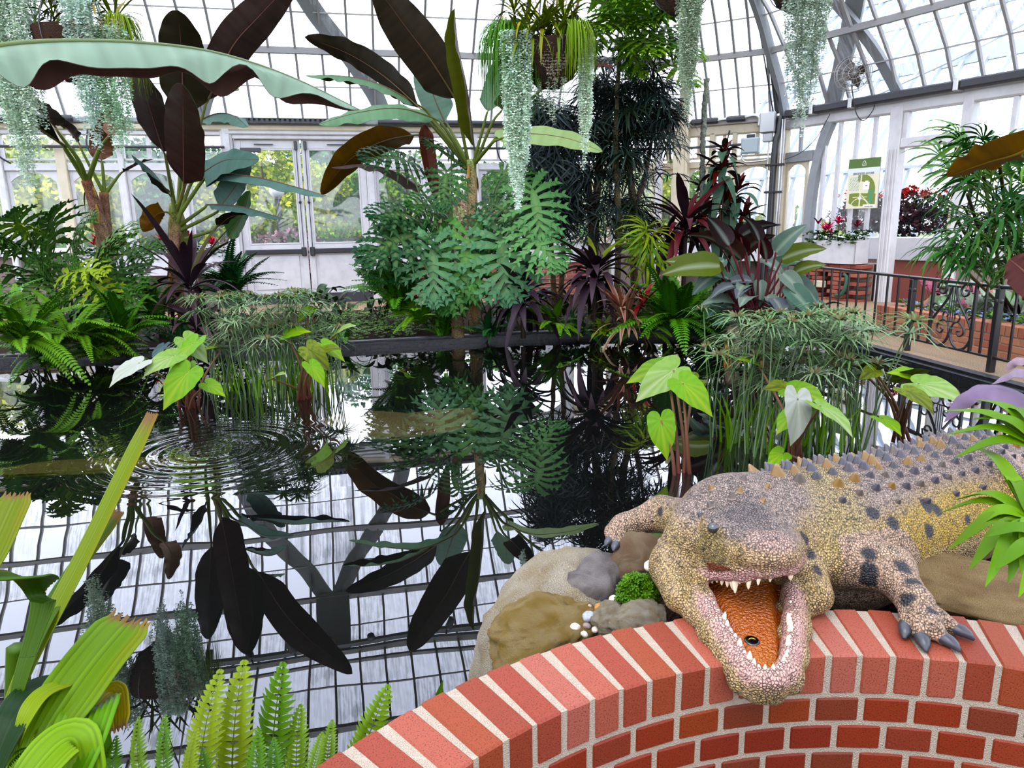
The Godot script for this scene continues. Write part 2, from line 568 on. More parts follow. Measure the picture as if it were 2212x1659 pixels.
func roof(fr: Transform3D, s0: float, s1: float, cut0: float, cut1: float, step: float, upto: int, phase: float, dirt: float) -> Node3D:
	# the glass vault over one wall, cut along its hips: cut0 and cut1 are how far the ends draw in per metre of depth
	var w := shell("ceiling", fr)
	var rows := upto
	var meshes := []
	for r in rows: meshes.append(pane_mesh(step, VAULT[r], VAULT[r + 1]))
	var x := s0 + phase
	while x < s1 + 0.01:
		var pts := PackedVector3Array()
		for r in rows + 1:
			var z: float = VAULT[r].x
			if x < s0 + cut0 * z - 0.02 or x > s1 - cut1 * z + 0.02:
				# end the bar on the hip
				var zz := (x - s0) / cut0 if x < s0 + cut0 * z - 0.02 else (s1 - x) / cut1
				if r > 0 and zz > VAULT[r - 1].x + 0.02: pts.append(Vector3(x, vault_y(zz), zz))
				break
			pts.append(Vector3(x, VAULT[r].y, z))
		if pts.size() > 1:
			var mb := MB.new()
			sweep_box(mb, pts, 0.034, 0.055, Vector3.RIGHT)
			part(w, "glazing_bar", mb.mesh(), M.bar)
		for r in rows:
			var zm: float = (VAULT[r].x + VAULT[r + 1].x) / 2
			var lo := s0 + cut0 * zm
			var hi := s1 - cut1 * zm
			if x + step * 0.6 < lo or x + step * 0.4 > hi: continue
			var k := clampi(int(rng.randf() * 2.2 + dirt), 0, 2)
			part(w, "pane", meshes[r], M["dirty%d" % k] if rng.randf() < 0.75 else M.glass, Transform3D(Basis.IDENTITY, Vector3(x, 0, 0)))
		x += step
	for r in range(1, rows + 1):
		var z: float = VAULT[r].x
		var lo := s0 + cut0 * z
		var hi := s1 - cut1 * z
		if hi - lo < 0.1: break
		var big := r % 2 == 0
		var mb := MB.new()
		var y: float = VAULT[r].y
		sweep_box(mb, PackedVector3Array([Vector3(lo, y - 0.02, z), Vector3(hi, y - 0.02, z)]), 0.09 if big else 0.018, 0.07 if big else 0.02, Vector3.UP)
		part(w, "purlin" if big else "lap_bar", mb.mesh(), M.bar)
	return w


func room() -> void:
	# floor: one slab of paving under everything (the beds and the pond stand on it)
	var fl := MB.new()
	box(fl, Vector3(-11, -0.32, -17), Vector3(9, -0.25, 3), 0.0)
	var f := part(self, "floor", fl.mesh(), M.floor)
	f.set_meta("kind", "structure")
	# --- back wall ---
	var w := shell("wall_back", FA)
	var posts := [-6.98, -6.12, -5.26, -4.40, -3.54, -2.68]
	for k in posts.size():
		var hw := 0.045 if k % 2 == 0 else 0.075
		bx(w, "post", posts[k] - hw, posts[k] + hw, -0.2, 2.84, -0.12, 0.05, M.cream if k == 3 else M.white, 0.012)
		if k < posts.size() - 1: bay(w, posts[k] + hw, posts[k + 1] - (0.045 if (k + 1) % 2 == 0 else 0.075), M.white)
	bay(w, -2.605, -2.02, M.white)
	for q in [[-2.02, -1.84], [0.27, 0.42]]:
		bx(w, "door_post", q[0], q[1], -0.2, 2.92, -0.12, 0.06, M.white, 0.015)
		bx(w, "door_moulding", q[0] + 0.03, q[1] - 0.03, -0.2, 2.90, 0.06, 0.085, M.white, 0.012)
	bx(w, "door_head", -1.84, 0.27, 2.735, 2.92, -0.12, 0.05, M.white, 0.012)
	bx(w, "door_moulding", -1.95, 0.38, 2.80, 2.86, 0.05, 0.09, M.white, 0.02)
	var rp := [0.42, 1.28, 2.14, 3.0, 3.86, 4.72, 5.58]
	for k in range(1, rp.size()):
		bx(w, "post", rp[k] - 0.06, rp[k] + 0.06, -0.2, 2.84, -0.12, 0.05, M.white, 0.012)
		bay(w, rp[k - 1] + (0.0 if k == 1 else 0.06), rp[k] - 0.06, M.cream if k > 4 else M.white)
	bay(w, 5.64, 5.92, M.cream)
	bx(w, "beam", -7.5, CA, 2.79, 2.86, -0.12, 0.03, M.white, 0.01)
	bx(w, "beam", -7.5, CA, 2.86, 2.96, -0.12, 0.08, M.cream, 0.02)
	bx(w, "gutter", -7.5, CA + 0.05, 2.96, 3.05, -0.14, 0.12, M.grey_paint, 0.02)
	bx(w, "wall_foot", -7.5, -2.0, -0.25, 0.93, -0.20, -0.05, M.floor, 0.0)
	bx(w, "wall_foot", 0.42, CA, -0.25, 0.93, -0.20, -0.08, M.floor, 0.0)
	brick_panel(w, 0.44, 1.27, 0.0, 0.67, 0.0)
	brick_panel(w, 2.1, 4.2, 0.0, 0.63, 0.45, false, 0.4)
	# double doors and their fittings
	var dl := glazed_door(w, "door_1", Transform3D(Basis.IDENTITY, Vector3(-1.835, 0.01, -0.02)), 1.04, 2.72, M.white, false, "left leaf of the white glazed double door in the back wall")
	var dr := glazed_door(w, "door_2", Transform3D(Basis(Vector3.LEFT, Vector3.UP, Vector3.BACK), Vector3(0.265, 0.01, -0.02)), 1.04, 2.72, M.white, true, "right leaf of the white glazed double door in the back wall")
	for d in [dl, dr]:
		bx(d, "kick_plate", 0.01, 1.02, 0.0, 0.19, 0.0, 0.008, M.dark_pipe, 0.002)
		bx(d, "push_bar", 0.03, 0.96, 0.87, 0.95, 0.01, 0.05, M.iron, 0.01)
		bx(d, "latch_case", 0.94, 1.02, 0.83, 0.98, 0.0, 0.07, M.iron, 0.01)
		bx(d, "door_closer", 0.10, 0.42, 2.52, 2.59, 0.005, 0.06, M.iron, 0.006)
		bx(d, "closer_arm", 0.32, 0.62, 2.64, 2.655, 0.02, 0.045, M.iron, 0.003)
		bx(d, "top_bolt", 0.95, 1.0, 2.56, 2.70, 0.0, 0.04, M.iron, 0.006)
		bx(d, "bolt_rod", 0.972, 0.984, 0.98, 2.56, 0.008, 0.02, M.iron, 0.002)
		var kn := MB.new()
		lathe(kn, [Vector2(0, 0), Vector2(0.022, 0.004), Vector2(0.024, 0.018), Vector2(0.0, 0.026)], 12, [Color.WHITE], Transform3D(Basis(Vector3.RIGHT, Vector3.BACK, Vector3.UP), Vector3(0.978, 1.72, 0.012)))
		part(d, "rod_guide", kn.mesh(), M.iron)
	bx(w, "doorstep", -2.0, 0.5, -0.2, 0.0, -0.12, 0.22, M.cream, 0.01)
	# --- corner bay ---
	var b := shell("wall_corner", FB)
	bay(b, 0.10, 0.50, M.cream)
	bx(b, "post", 0.50, 0.60, -0.2, 2.84, -0.1, 0.04, M.cream, 0.01)
	bay(b, 0.60, 0.90, M.cream)
	bx(b, "post", 0.90, 0.98, -0.2, 2.84, -0.1, 0.04, M.cream, 0.01)
	bay(b, 0.98, 1.66, M.cream)
	bx(b, "post", 1.66, LB, -0.2, 2.84, -0.1, 0.06, M.cream, 0.01)
	bx(b, "beam", 0, LB, 2.79, 2.96, -0.12, 0.04, M.cream, 0.02)
	bx(b, "gutter", 0, LB, 2.96, 3.04, -0.14, 0.10, M.white, 0.02)
	bx(b, "wall_foot", 0, LB, -0.25, 0.93, -0.16, -0.05, M.floor, 0.0)
	# --- right wall ---
	var c := shell("wall_right", FC)
	bx(c, "gutter", 0, 9.5, 2.95, 3.04, -0.16, 0.04, M.white, 0.015)
	bx(c, "beam", 0, 9.5, 2.80, 2.95, -0.10, 0.05, M.white, 0.02)
	bx(c, "post", 0.0, 0.06, -0.2, 2.8, -0.1, 0.04, M.cream, 0.01)
	bx(c, "beam", 0.06, 0.62, 2.25, 2.42, -0.08, 0.02, M.grey_paint, 0.01)
	bx(c, "glazing_bar", 0.30, 0.345, 2.42, 2.8, -0.07, 0.0, M.grey_paint)
	bx(c, "pane", 0.06, 0.62, 2.42, 2.8, -0.04, -0.036, M.glass, 0.0)
	arch_window(c, 0.06, 0.5, 1.0, 2.25, 0.10, M.cream)
	bx(c, "wall_foot", 0.0, 2.0, -0.25, 0.6, -0.3, -0.06, M.floor, 0.0)
	# the big curved rib that comes down between the corner light and the map
	var rb := MB.new()
	sweep_box(rb, smooth_path([Vector3(0.62, -0.1, 0.0), Vector3(0.62, 0.8, 0.0), Vector3(0.63, 1.5, 0.0), Vector3(0.68, 2.05, 0.0), Vector3(0.78, 2.5, 0.0), Vector3(0.90, 2.82, 0.0)], 20), 0.14, 0.12, Vector3.RIGHT)
	part(c, "curved_post", rb.mesh(), M.grey_paint)
	for sx in [0.80, 1.06, 1.36, 1.66]:
		var mb := MB.new()
		sweep_box(mb, PackedVector3Array([Vector3(sx, 0.62, -0.02), Vector3(sx + 0.02, 2.8, -0.02)]), 0.05, 0.06, Vector3.RIGHT)
		part(c, "glazing_bar", mb.mesh(), M.white)
	bx(c, "pane", 0.72, 1.94, 0.6, 2.8, -0.05, -0.046, M.glass, 0.0)
	bx(c, "door_post", 1.94, 2.13, -0.2, 2.9, -0.12, 0.06, M.white, 0.012)
	for q in [0.035, 0.095, 0.15]:
		bx(c, "door_moulding", 1.94 + q - 0.012, 1.94 + q + 0.012, -0.2, 2.3, 0.06, 0.08, M.white, 0.008)
	bx(c, "door_post", 2.98, 3.12, -0.2, 2.9, -0.12, 0.06, M.white, 0.012)
	bx(c, "door_head", 2.13, 2.98, 2.30, 2.44, -0.10, 0.05, M.white, 0.012)
	bx(c, "transom_frame", 2.13, 2.20, 2.44, 2.80, -0.08, 0.02, M.white)
	bx(c, "pane", 2.2, 2.98, 2.44, 2.8, -0.04, -0.036, M.glass, 0.0)
	for sx in [3.62, 4.12, 4.7, 5.4, 6.1]:
		bx(c, "glazing_bar", sx - 0.03, sx + 0.03, 0.6, 2.8, -0.06, 0.02, M.white)
	bx(c, "pane", 3.12, 9.5, 0.6, 2.8, -0.05, -0.046, M.glass, 0.0)
	bx(c, "wall_foot", 3.12, 9.5, -0.25, 0.62, -0.2, 0.0, M.floor, 0.0)
	var open_door := glazed_door(c, "door_3", Transform3D(Basis(Vector3.UP, deg_to_rad(-62)), Vector3(2.98, 0.02, 0.0)) * Transform3D(Basis(Vector3.LEFT, Vector3.UP, Vector3.FORWARD), Vector3.ZERO), 0.86, 2.26, M.cream, false, "pale grey glazed door in the right wall, standing ajar beside the map")
	bx(open_door, "lock_plate", 0.80, 0.84, 0.86, 1.22, -0.07, -0.05, M.iron, 0.003)
	var hd := MB.new()
	tube(hd, smooth_path([Vector3(0.79, 0.96, -0.06), Vector3(0.77, 0.97, -0.12), Vector3(0.77, 1.1, -0.12), Vector3(0.79, 1.12, -0.06)], 10), [0.009], 8, [Color.WHITE])
	part(open_door, "pull_handle", hd.mesh(), M.iron)
	# --- side and near walls, out of view: low walls with glass above ---
	var l := shell("wall_left", FA)
	bx(l, "wall_foot", -7.62, -7.5, -0.25, 1.0, -0.2, 13.4, M.white, 0.0)
	bx(l, "gutter", -7.62, -7.5, 2.9, 3.06, -0.2, 13.4, M.white, 0.0)
	bx(l, "pane", -7.56, -7.556, 1.0, 2.9, -0.2, 13.4, M.glass, 0.0)
	for k in 8: bx(l, "post", -7.62, -7.48, -0.2, 2.9, k * 1.8, k * 1.8 + 0.12, M.white, 0.0)
	var nw := shell("wall_front", FA)
	bx(nw, "wall_foot", -7.62, 9.6, -0.25, 1.0, 14.6, 14.8, M.white, 0.0)
	bx(nw, "pane", -7.62, 9.6, 1.0, 3.0, 14.7, 14.704, M.glass, 0.0)
	# --- the roof ---
	var ra := roof(FA, -7.0, CA, 0.0, 0.374, 0.3933, 9, 0.0, 0.35)
	# the top of the vault and its far side: broad sheets
	var tops := MB.new()
	var span := [VAULT[9], VAULT[10], Vector2(9.0, 6.1), Vector2(11.5, 5.3), Vector2(13.4, 4.2), Vector2(14.7, 3.0)]
	for k in span.size() - 1:
		tops.face([Vector3(-7.6, span[k].y, span[k].x), Vector3(11.5, span[k].y, span[k].x), Vector3(11.5, span[k + 1].y, span[k + 1].x), Vector3(-7.6, span[k + 1].y, span[k + 1].x)])
	part(ra, "top_glass", tops.mesh(), M.glass)
	for k in 20:
		var mb := MB.new()
		var pts := PackedVector3Array()
		for q in span: pts.append(Vector3(-7.2 + k * 0.95, q.y, q.x))
		sweep_box(mb, pts, 0.06, 0.08, Vector3.RIGHT)
		part(ra, "rafter", mb.mesh(), M.bar)
	var rbm := MB.new()
	# groin ribs over the doors, and the wide truss that they run up into
	for q in [[Vector3(0.62, 3.10, -0.02), Vector3(0.46, 3.45, 0.20), Vector3(0.05, 3.98, 0.62), Vector3(-0.36, 4.42, 1.0), Vector3(-0.64, 4.82, 1.42)], [Vector3(-2.30, 3.10, -0.02), Vector3(-2.12, 3.45, 0.20), Vector3(-1.72, 3.98, 0.62), Vector3(-1.20, 4.42, 1.0), Vector3(-0.82, 4.82, 1.42)]]:
		var mb := MB.new()
		sweep_box(mb, smooth_path(q, 16), 0.27, 0.05, Vector3(1.0 if q[0].x > 0 else -1.0, 0.75, 0))
		part(ra, "groin_rib", mb.mesh(), M.rib)
	var tr := MB.new()
	sweep_box(tr, PackedVector3Array([Vector3(-0.73, 4.76, 1.40), Vector3(-0.73, 5.05, 1.84), Vector3(-0.73, 5.28, 2.28)]), 0.55, 0.10, Vector3.RIGHT)
	part(ra, "truss", tr.mesh(), M.rib)
	# frosted field between the groin ribs
	var fr := MB.new()
	for k in 5:
		var q0: Vector2 = VAULT[k]
		var q1: Vector2 = VAULT[k + 1] if k < 4 else VAULT[4]
		var h0: float = [1.45, 1.25, 0.85, 0.45, 0.12][k]
		var h1: float = [1.25, 0.85, 0.45, 0.12, 0.1][k]
		fr.face([Vector3(-0.78 - h0, q0.y + 0.03, q0.x - 0.05), Vector3(-0.78 + h0, q0.y + 0.03, q0.x - 0.05), Vector3(-0.78 + h1, q1.y + 0.03, q1.x - 0.05), Vector3(-0.78 - h1, q1.y + 0.03, q1.x - 0.05)])
	for k in fr.v.size(): fr.t[k] = Vector2(fr.v[k].x * 0.7, fr.v[k].y * -0.6)
	part(ra, "frosted_glass", fr.mesh(), M.dirty2)
	# an extra bar beside the third purlin, where the spotlights sit
	bx(ra, "purlin", -6.8, 4.9, 5.40, 5.45, 2.45, 2.50, M.bar, 0.0)
	bx(ra, "purlin", -6.8, 5.0, 5.17, 5.24, 2.24, 2.33, M.rib, 0.0)
	roof(FB, 0.0, LB, 0.374, 0.277, 0.2529, 6, 0.25, 0.1)
	var rc := roof(FC, 0.0, 9.2, 0.277, 0.0, 0.3933, 9, 0.05, 0.0)
	# hip ribs
	for q in [[FB, 0.0, 0.374, M.cream, 0.17], [FC, 0.0, 0.277, M.rib, 0.09]]:
		var pts := []
		for r in 8: pts.append(q[0] * Vector3(q[1] + q[2] * VAULT[r].x, VAULT[r].y - 0.06, VAULT[r].x))
		var mb := MB.new()
		sweep_box(mb, smooth_path(pts, 20), q[4], 0.16, q[0].basis.x)
		part(rc, "hip_rib", mb.mesh(), q[3], FC.affine_inverse())
	# the two crossing arches that open into the next house
	for q in [[[Vector3(0.86, 3.05, -0.06), Vector3(1.42, 4.0, 0.42), Vector3(2.1, 4.75, 1.2)], 0.26, M.rib], [[Vector3(2.02, 3.06, 0.0), Vector3(1.78, 3.7, 0.34), Vector3(1.52, 4.25, 0.8), Vector3(1.2, 4.9, 1.5)], 0.15, M.rib]]:
		var mb := MB.new()
		sweep_box(mb, smooth_path(q[0], 14), q[1], 0.07, Vector3(1, 0, 0.0))
		part(rc, "groin_rib", mb.mesh(), q[2])
	# corner column
	var cm := MB.new()
	sweep_box(cm, PackedVector3Array([Vector3(0.0, -0.2, 0.13), Vector3(0.0, 2.0, 0.13), Vector3(0.0, 3.02, 0.13), Vector3(0.03, 3.4, 0.16)]), 0.20, 0.16, Vector3.RIGHT)
	box(cm, Vector3(0.10, -0.2, 0.02), Vector3(0.16, 3.0, 0.20), 0.006)
	box(cm, Vector3(-0.11, 3.0, 0.04), Vector3(0.17, 3.03, 0.23), 0.004)
	var col := part(self, "column", cm.mesh(), M.cream, FB)
	tag(col, "cream painted column at the corner of the glasshouse, grey hanging plant in front of it", "column")


# ---------- pond, beds, seat wall ----------
func slab(called: String, poly: Array, y0: float, y1: float, m: Material, lumps := 0.0) -> MeshInstance3D:
	var mb := MB.new()
	var p2 := PackedVector2Array(poly)
	var ix := Geometry2D.triangulate_polygon(p2)
	var f := 0
	for q in p2: mb.p(Vector3(q.x, y1, q.y))
	for k in range(0, ix.size(), 3):
		var a := p2[ix[k]]
		var b := p2[ix[k + 1]]
		var d := p2[ix[k + 2]]
		if (b - a).cross(d - a) > 0: mb.tri(ix[k], ix[k + 2], ix[k + 1])
		else: mb.tri(ix[k], ix[k + 1], ix[k + 2])
	var area := 0.0
	for k in p2.size(): area += p2[k].cross(p2[(k + 1) % p2.size()])
	for k in p2.size():
		var a := p2[k]
		var b := p2[(k + 1) % p2.size()]
		if area < 0:
			var s := a
			a = b
			b = s
		mb.face([Vector3(b.x, y0, b.y), Vector3(a.x, y0, a.y), Vector3(a.x, y1, a.y), Vector3(b.x, y1, b.y)])
	var o := part(self, called, mb.mesh(), m)
	return o


const RING := Vector2(-1.83, -4.13)       # where a fish has just stirred the water


func wave(x: float, z: float) -> float:
	var d := Vector2(x - RING.x, (z - RING.y)).length()
	var h := 0.0
	if d < 1.15:
		var e := smoothstep(0.95, 0.2, d)
		h = 0.0019 * e * sin(d * 58.0) * (0.35 + 0.65 * smoothstep(0.0, 0.16, d))
		h += 0.002 * smoothstep(0.35, 0.0, d) * sin(x * 90.0 + z * 40.0) * sin(z * 75.0 - x * 20.0)
	h += 0.00022 * sin(x * 6.1 + 1.3 * sin(z * 3.3)) * sin(z * 5.2 + 1.1 * sin(x * 2.7))
	h += 0.00010 * sin(x * 14.0 + z * 4.0 + 2.0 * sin(z * 2.1)) * sin(z * 11.0 - x * 3.0)
	return h


func pond() -> void:
	# water: a fine grid round the ripples, wider elsewhere
	var xs := PackedFloat32Array()
	var zs := PackedFloat32Array()
	var x := -8.0
	while x < 4.6:
		xs.append(x)
		x += 0.016 if absf(x - RING.x) < 1.15 else 0.07
	var z := -8.6
	while z < -0.3:
		zs.append(z)
		z += 0.016 if absf(z - RING.y) < 1.15 else 0.07
	var mb := MB.new()
	var nn := PackedVector3Array()
	for zz in zs:
		for xx in xs:
			mb.v.append(Vector3(xx, wave(xx, zz), zz))
			nn.append(Vector3(wave(xx - 0.002, zz) - wave(xx + 0.002, zz), 0.004, wave(xx, zz - 0.002) - wave(xx, zz + 0.002)).normalized())
	var n := xs.size()
	for j in zs.size() - 1:
		for i in n - 1:
			var a := j * n + i
			mb.quad(a, a + n, a + n + 1, a + 1)
	mb.c.resize(mb.v.size())
	mb.c.fill(Color.WHITE)
	mb.t.resize(mb.v.size())
	var wt := part(self, "pond_water", mb.mesh(nn), M.water)
	tag(wt, "dark still pond water mirroring the roof, one patch stirred into rings", "water", "", "stuff")
	var bed := slab("trim_1", [Vector2(-8, -8.7), Vector2(4.7, -8.7), Vector2(4.7, -0.3), Vector2(-8, -0.3)], -0.26, -0.22, plain(0.9, Color(0.05, 0.05, 0.035)))
	bed.set_meta("kind", "structure")
	# black rims
	var lines := [[Vector3(-8, 0.03, -6.55), Vector3(-4.5, 0.03, -7.36), Vector3(-3.4, 0.03, -7.45), Vector3(-2.02, 0.03, -7.60), Vector3(0.11, 0.03, -8.16), Vector3(1.4, 0.03, -8.2), Vector3(3.32, 0.03, -7.80)],
		[Vector3(3.32, 0.03, -7.84), Vector3(3.70, 0.03, -4.9), Vector3(4.02, 0.03, -2.2)]]
	for k in 2:
		var rim := MB.new()
		for q in [[0.0, 0.0, 0.16, 0.10], [-0.035, 0.055, 0.10, 0.035]]:
			var pts := PackedVector3Array()
			for p in lines[k]: pts.append(p + Vector3(0, q[1] - 0.02, 0) + (Vector3(0, 0, -0.06 + q[0]) if k == 0 else Vector3(0.06 - q[0], 0, 0)))
			sweep_box(rim, pts, q[3], q[2], Vector3.UP)
		var o := part(self, "trim_%d" % (2 + k), rim.mesh(), M.tar)
		o.set_meta("kind", "structure")
	# planting soil behind the pond and the paved path on the right
	var soil := slab("planting_soil", [Vector2(-8.2, -6.58), Vector2(-4.5, -7.40), Vector2(-2.02, -7.65), Vector2(0.11, -8.21), Vector2(1.4, -8.26), Vector2(3.32, -7.86), Vector2(3.3, -9.2), Vector2(4.0, -10.2), Vector2(4.4, -12.7), Vector2(3.2, -13.5), Vector2(0.5, -12.9), Vector2(-0.9, -11.3), Vector2(-4.6, -10.6), Vector2(-9.2, -9.8)], -0.25, 0.05, M.soil)
	tag(soil, "dark brown planting soil behind the pond rim", "soil", "", "stuff")
	var path := slab("path", [Vector2(3.36, -7.86), Vector2(3.74, -4.9), Vector2(4.06, -2.2), Vector2(9, -2.2), Vector2(9, -5.2), Vector2(5.0, -12.6), Vector2(4.45, -12.7), Vector2(4.02, -10.2), Vector2(3.3, -9.2)], -0.25, 0.03, M.path)
	path.set_meta("kind", "structure")
	path.name = "floor_001"
	var walk := slab("walkway", [Vector2(-7.5, -10.3), Vector2(-4.6, -10.6), Vector2(-0.9, -11.3), Vector2(0.5, -12.9), Vector2(-2.6, -12.6), Vector2(-9.8, -11.0)], -0.25, 0.03, M.path)
	walk.set_meta("kind", "structure")
	walk.name = "floor_002"


func brick_seat() -> void:
	# the curved seat wall: rowlock coping over courses of headers, every brick its own piece
	var w := thing("brick_wall", "curved low wall of red bricks with pale mortar in the foreground", "wall")
	var cx := 0.673
	var cz := -0.217
	var R := 1.131
	var top := 0.397
	var deep := 0.19
	var body := MB.new()
	var n := 90
	var a0 := deg_to_rad(-106)
	var a1 := deg_to_rad(72)
	var prof := [Vector2(R + 0.004, -0.24), Vector2(R + 0.004, top - 0.004), Vector2(R + deep - 0.004, top - 0.004), Vector2(R + deep - 0.004, -0.24)]
	for e in 3:
		var f := body.v.size()
		for i in n + 1:
			var a := lerpf(a0, a1, float(i) / n)
			for k in 2:
				var q: Vector2 = prof[e + k]
				body.p(Vector3(cx + sin(a) * q.x, q.y, cz - cos(a) * q.x))
		for i in n: body.quad(f + i * 2, f + i * 2 + 2, f + i * 2 + 3, f + i * 2 + 1)
	part(w, "mortar_bed", body.mesh(), M.mortar)
	var tones := ["a2594a", "98503f", "a86252", "9a523f", "ac6a5c", "924a3a"]
	# coping: bricks on edge, a wedge of mortar between them
	var cop := []
	for k in 6:
		var mb := MB.new()
		var c := hx(tones[k], 0.55)
		box(mb, Vector3(-0.0280, -0.094, 0.0), Vector3(0.0280, 0.0, deep), 0.0045, c)
		for q in mb.v.size():                      # hand-made: edges not quite straight
			mb.v[q] += Vector3(sin(mb.v[q].z * 31 + k) * 0.0009, sin(mb.v[q].x * 90 + k * 2) * 0.0008, sin(mb.v[q].x * 120 + k) * 0.001)
		cop.append(mb.mesh())
	var step := 0.0670 / R
	var a := deg_to_rad(-104)
	while a < deg_to_rad(70):
		var b := Basis(Vector3.UP, -a) * Basis(Vector3.FORWARD, rng.randf_range(-0.012, 0.012)) * Basis(Vector3.UP, rng.randf_range(-0.01, 0.01))
		# local z points outwards from the arc's centre
		var z := Vector3(sin(a), 0, -cos(a))
		var xx := Vector3.UP.cross(z)
		part(w, "coping_brick", cop[rng.randi() % 6], M.brick, Transform3D(Basis(xx, Vector3.UP, z) * Basis(Vector3.FORWARD, rng.randf_range(-0.012, 0.012)), Vector3(cx + z.x * (R + rng.randf_range(-0.0015, 0.0015)), top + rng.randf_range(-0.001, 0.0015), cz + z.z * R)))
		a += step
	var hd := []
	for k in 6:
		var mb := MB.new()
		box(mb, Vector3(-0.0462, -0.0288, 0.0), Vector3(0.0462, 0.0288, 0.09), 0.004, hx(["8c4232", "94472f", "873c2c", "984a36", "8f402e", "804030"][k], 0.52))
		hd.append(mb.mesh())
	for r in 6:
		var st := 0.1035 / R
		var t := deg_to_rad(-104) + (0.5 * st if r % 2 else 0.0)
		while t < deg_to_rad(70):
			var z := Vector3(sin(t), 0, -cos(t))
			part(w, "brick", hd[rng.randi() % 6], M.brick, Transform3D(Basis(Vector3.UP.cross(z), Vector3.UP, z), Vector3(cx + z.x * (R + rng.randf_range(-0.0015, 0.001)), 0.2635 - r * 0.0681, cz + z.z * R)))
			t += st


# ---------- outside, and the next house seen through the right wall ----------
func leaf_cloud(parent: Node, called: String, n: int, centre: Vector3, size: Vector3, k: float, tones: Array, shape: Mesh, r: RandomNumberGenerator) -> void:
	var pl := []
	var tn := []
	for i in n:
		var d := Vector3(r.randfn(), r.randfn(), r.randfn()).normalized()
		var rad := pow(r.randf(), 0.35) * (0.78 + 0.22 * sin(d.x * 5.0 + centre.x) * cos(d.y * 6.0))
		pl.append(Transform3D(Basis.from_euler(Vector3(r.randf() * 6, r.randf() * 6, r.randf() * 6)).scaled(Vector3.ONE * k * r.randf_range(0.6, 1.4)), centre + d * rad * size))
		var c: Color = tones[r.randi() % tones.size()]
		var u := r.randf_range(0.7, 1.25)
		tn.append(Color(c.r * u, c.g * u, c.b * u))
	stuff(parent, called, shape, M.matt, pl, tn)


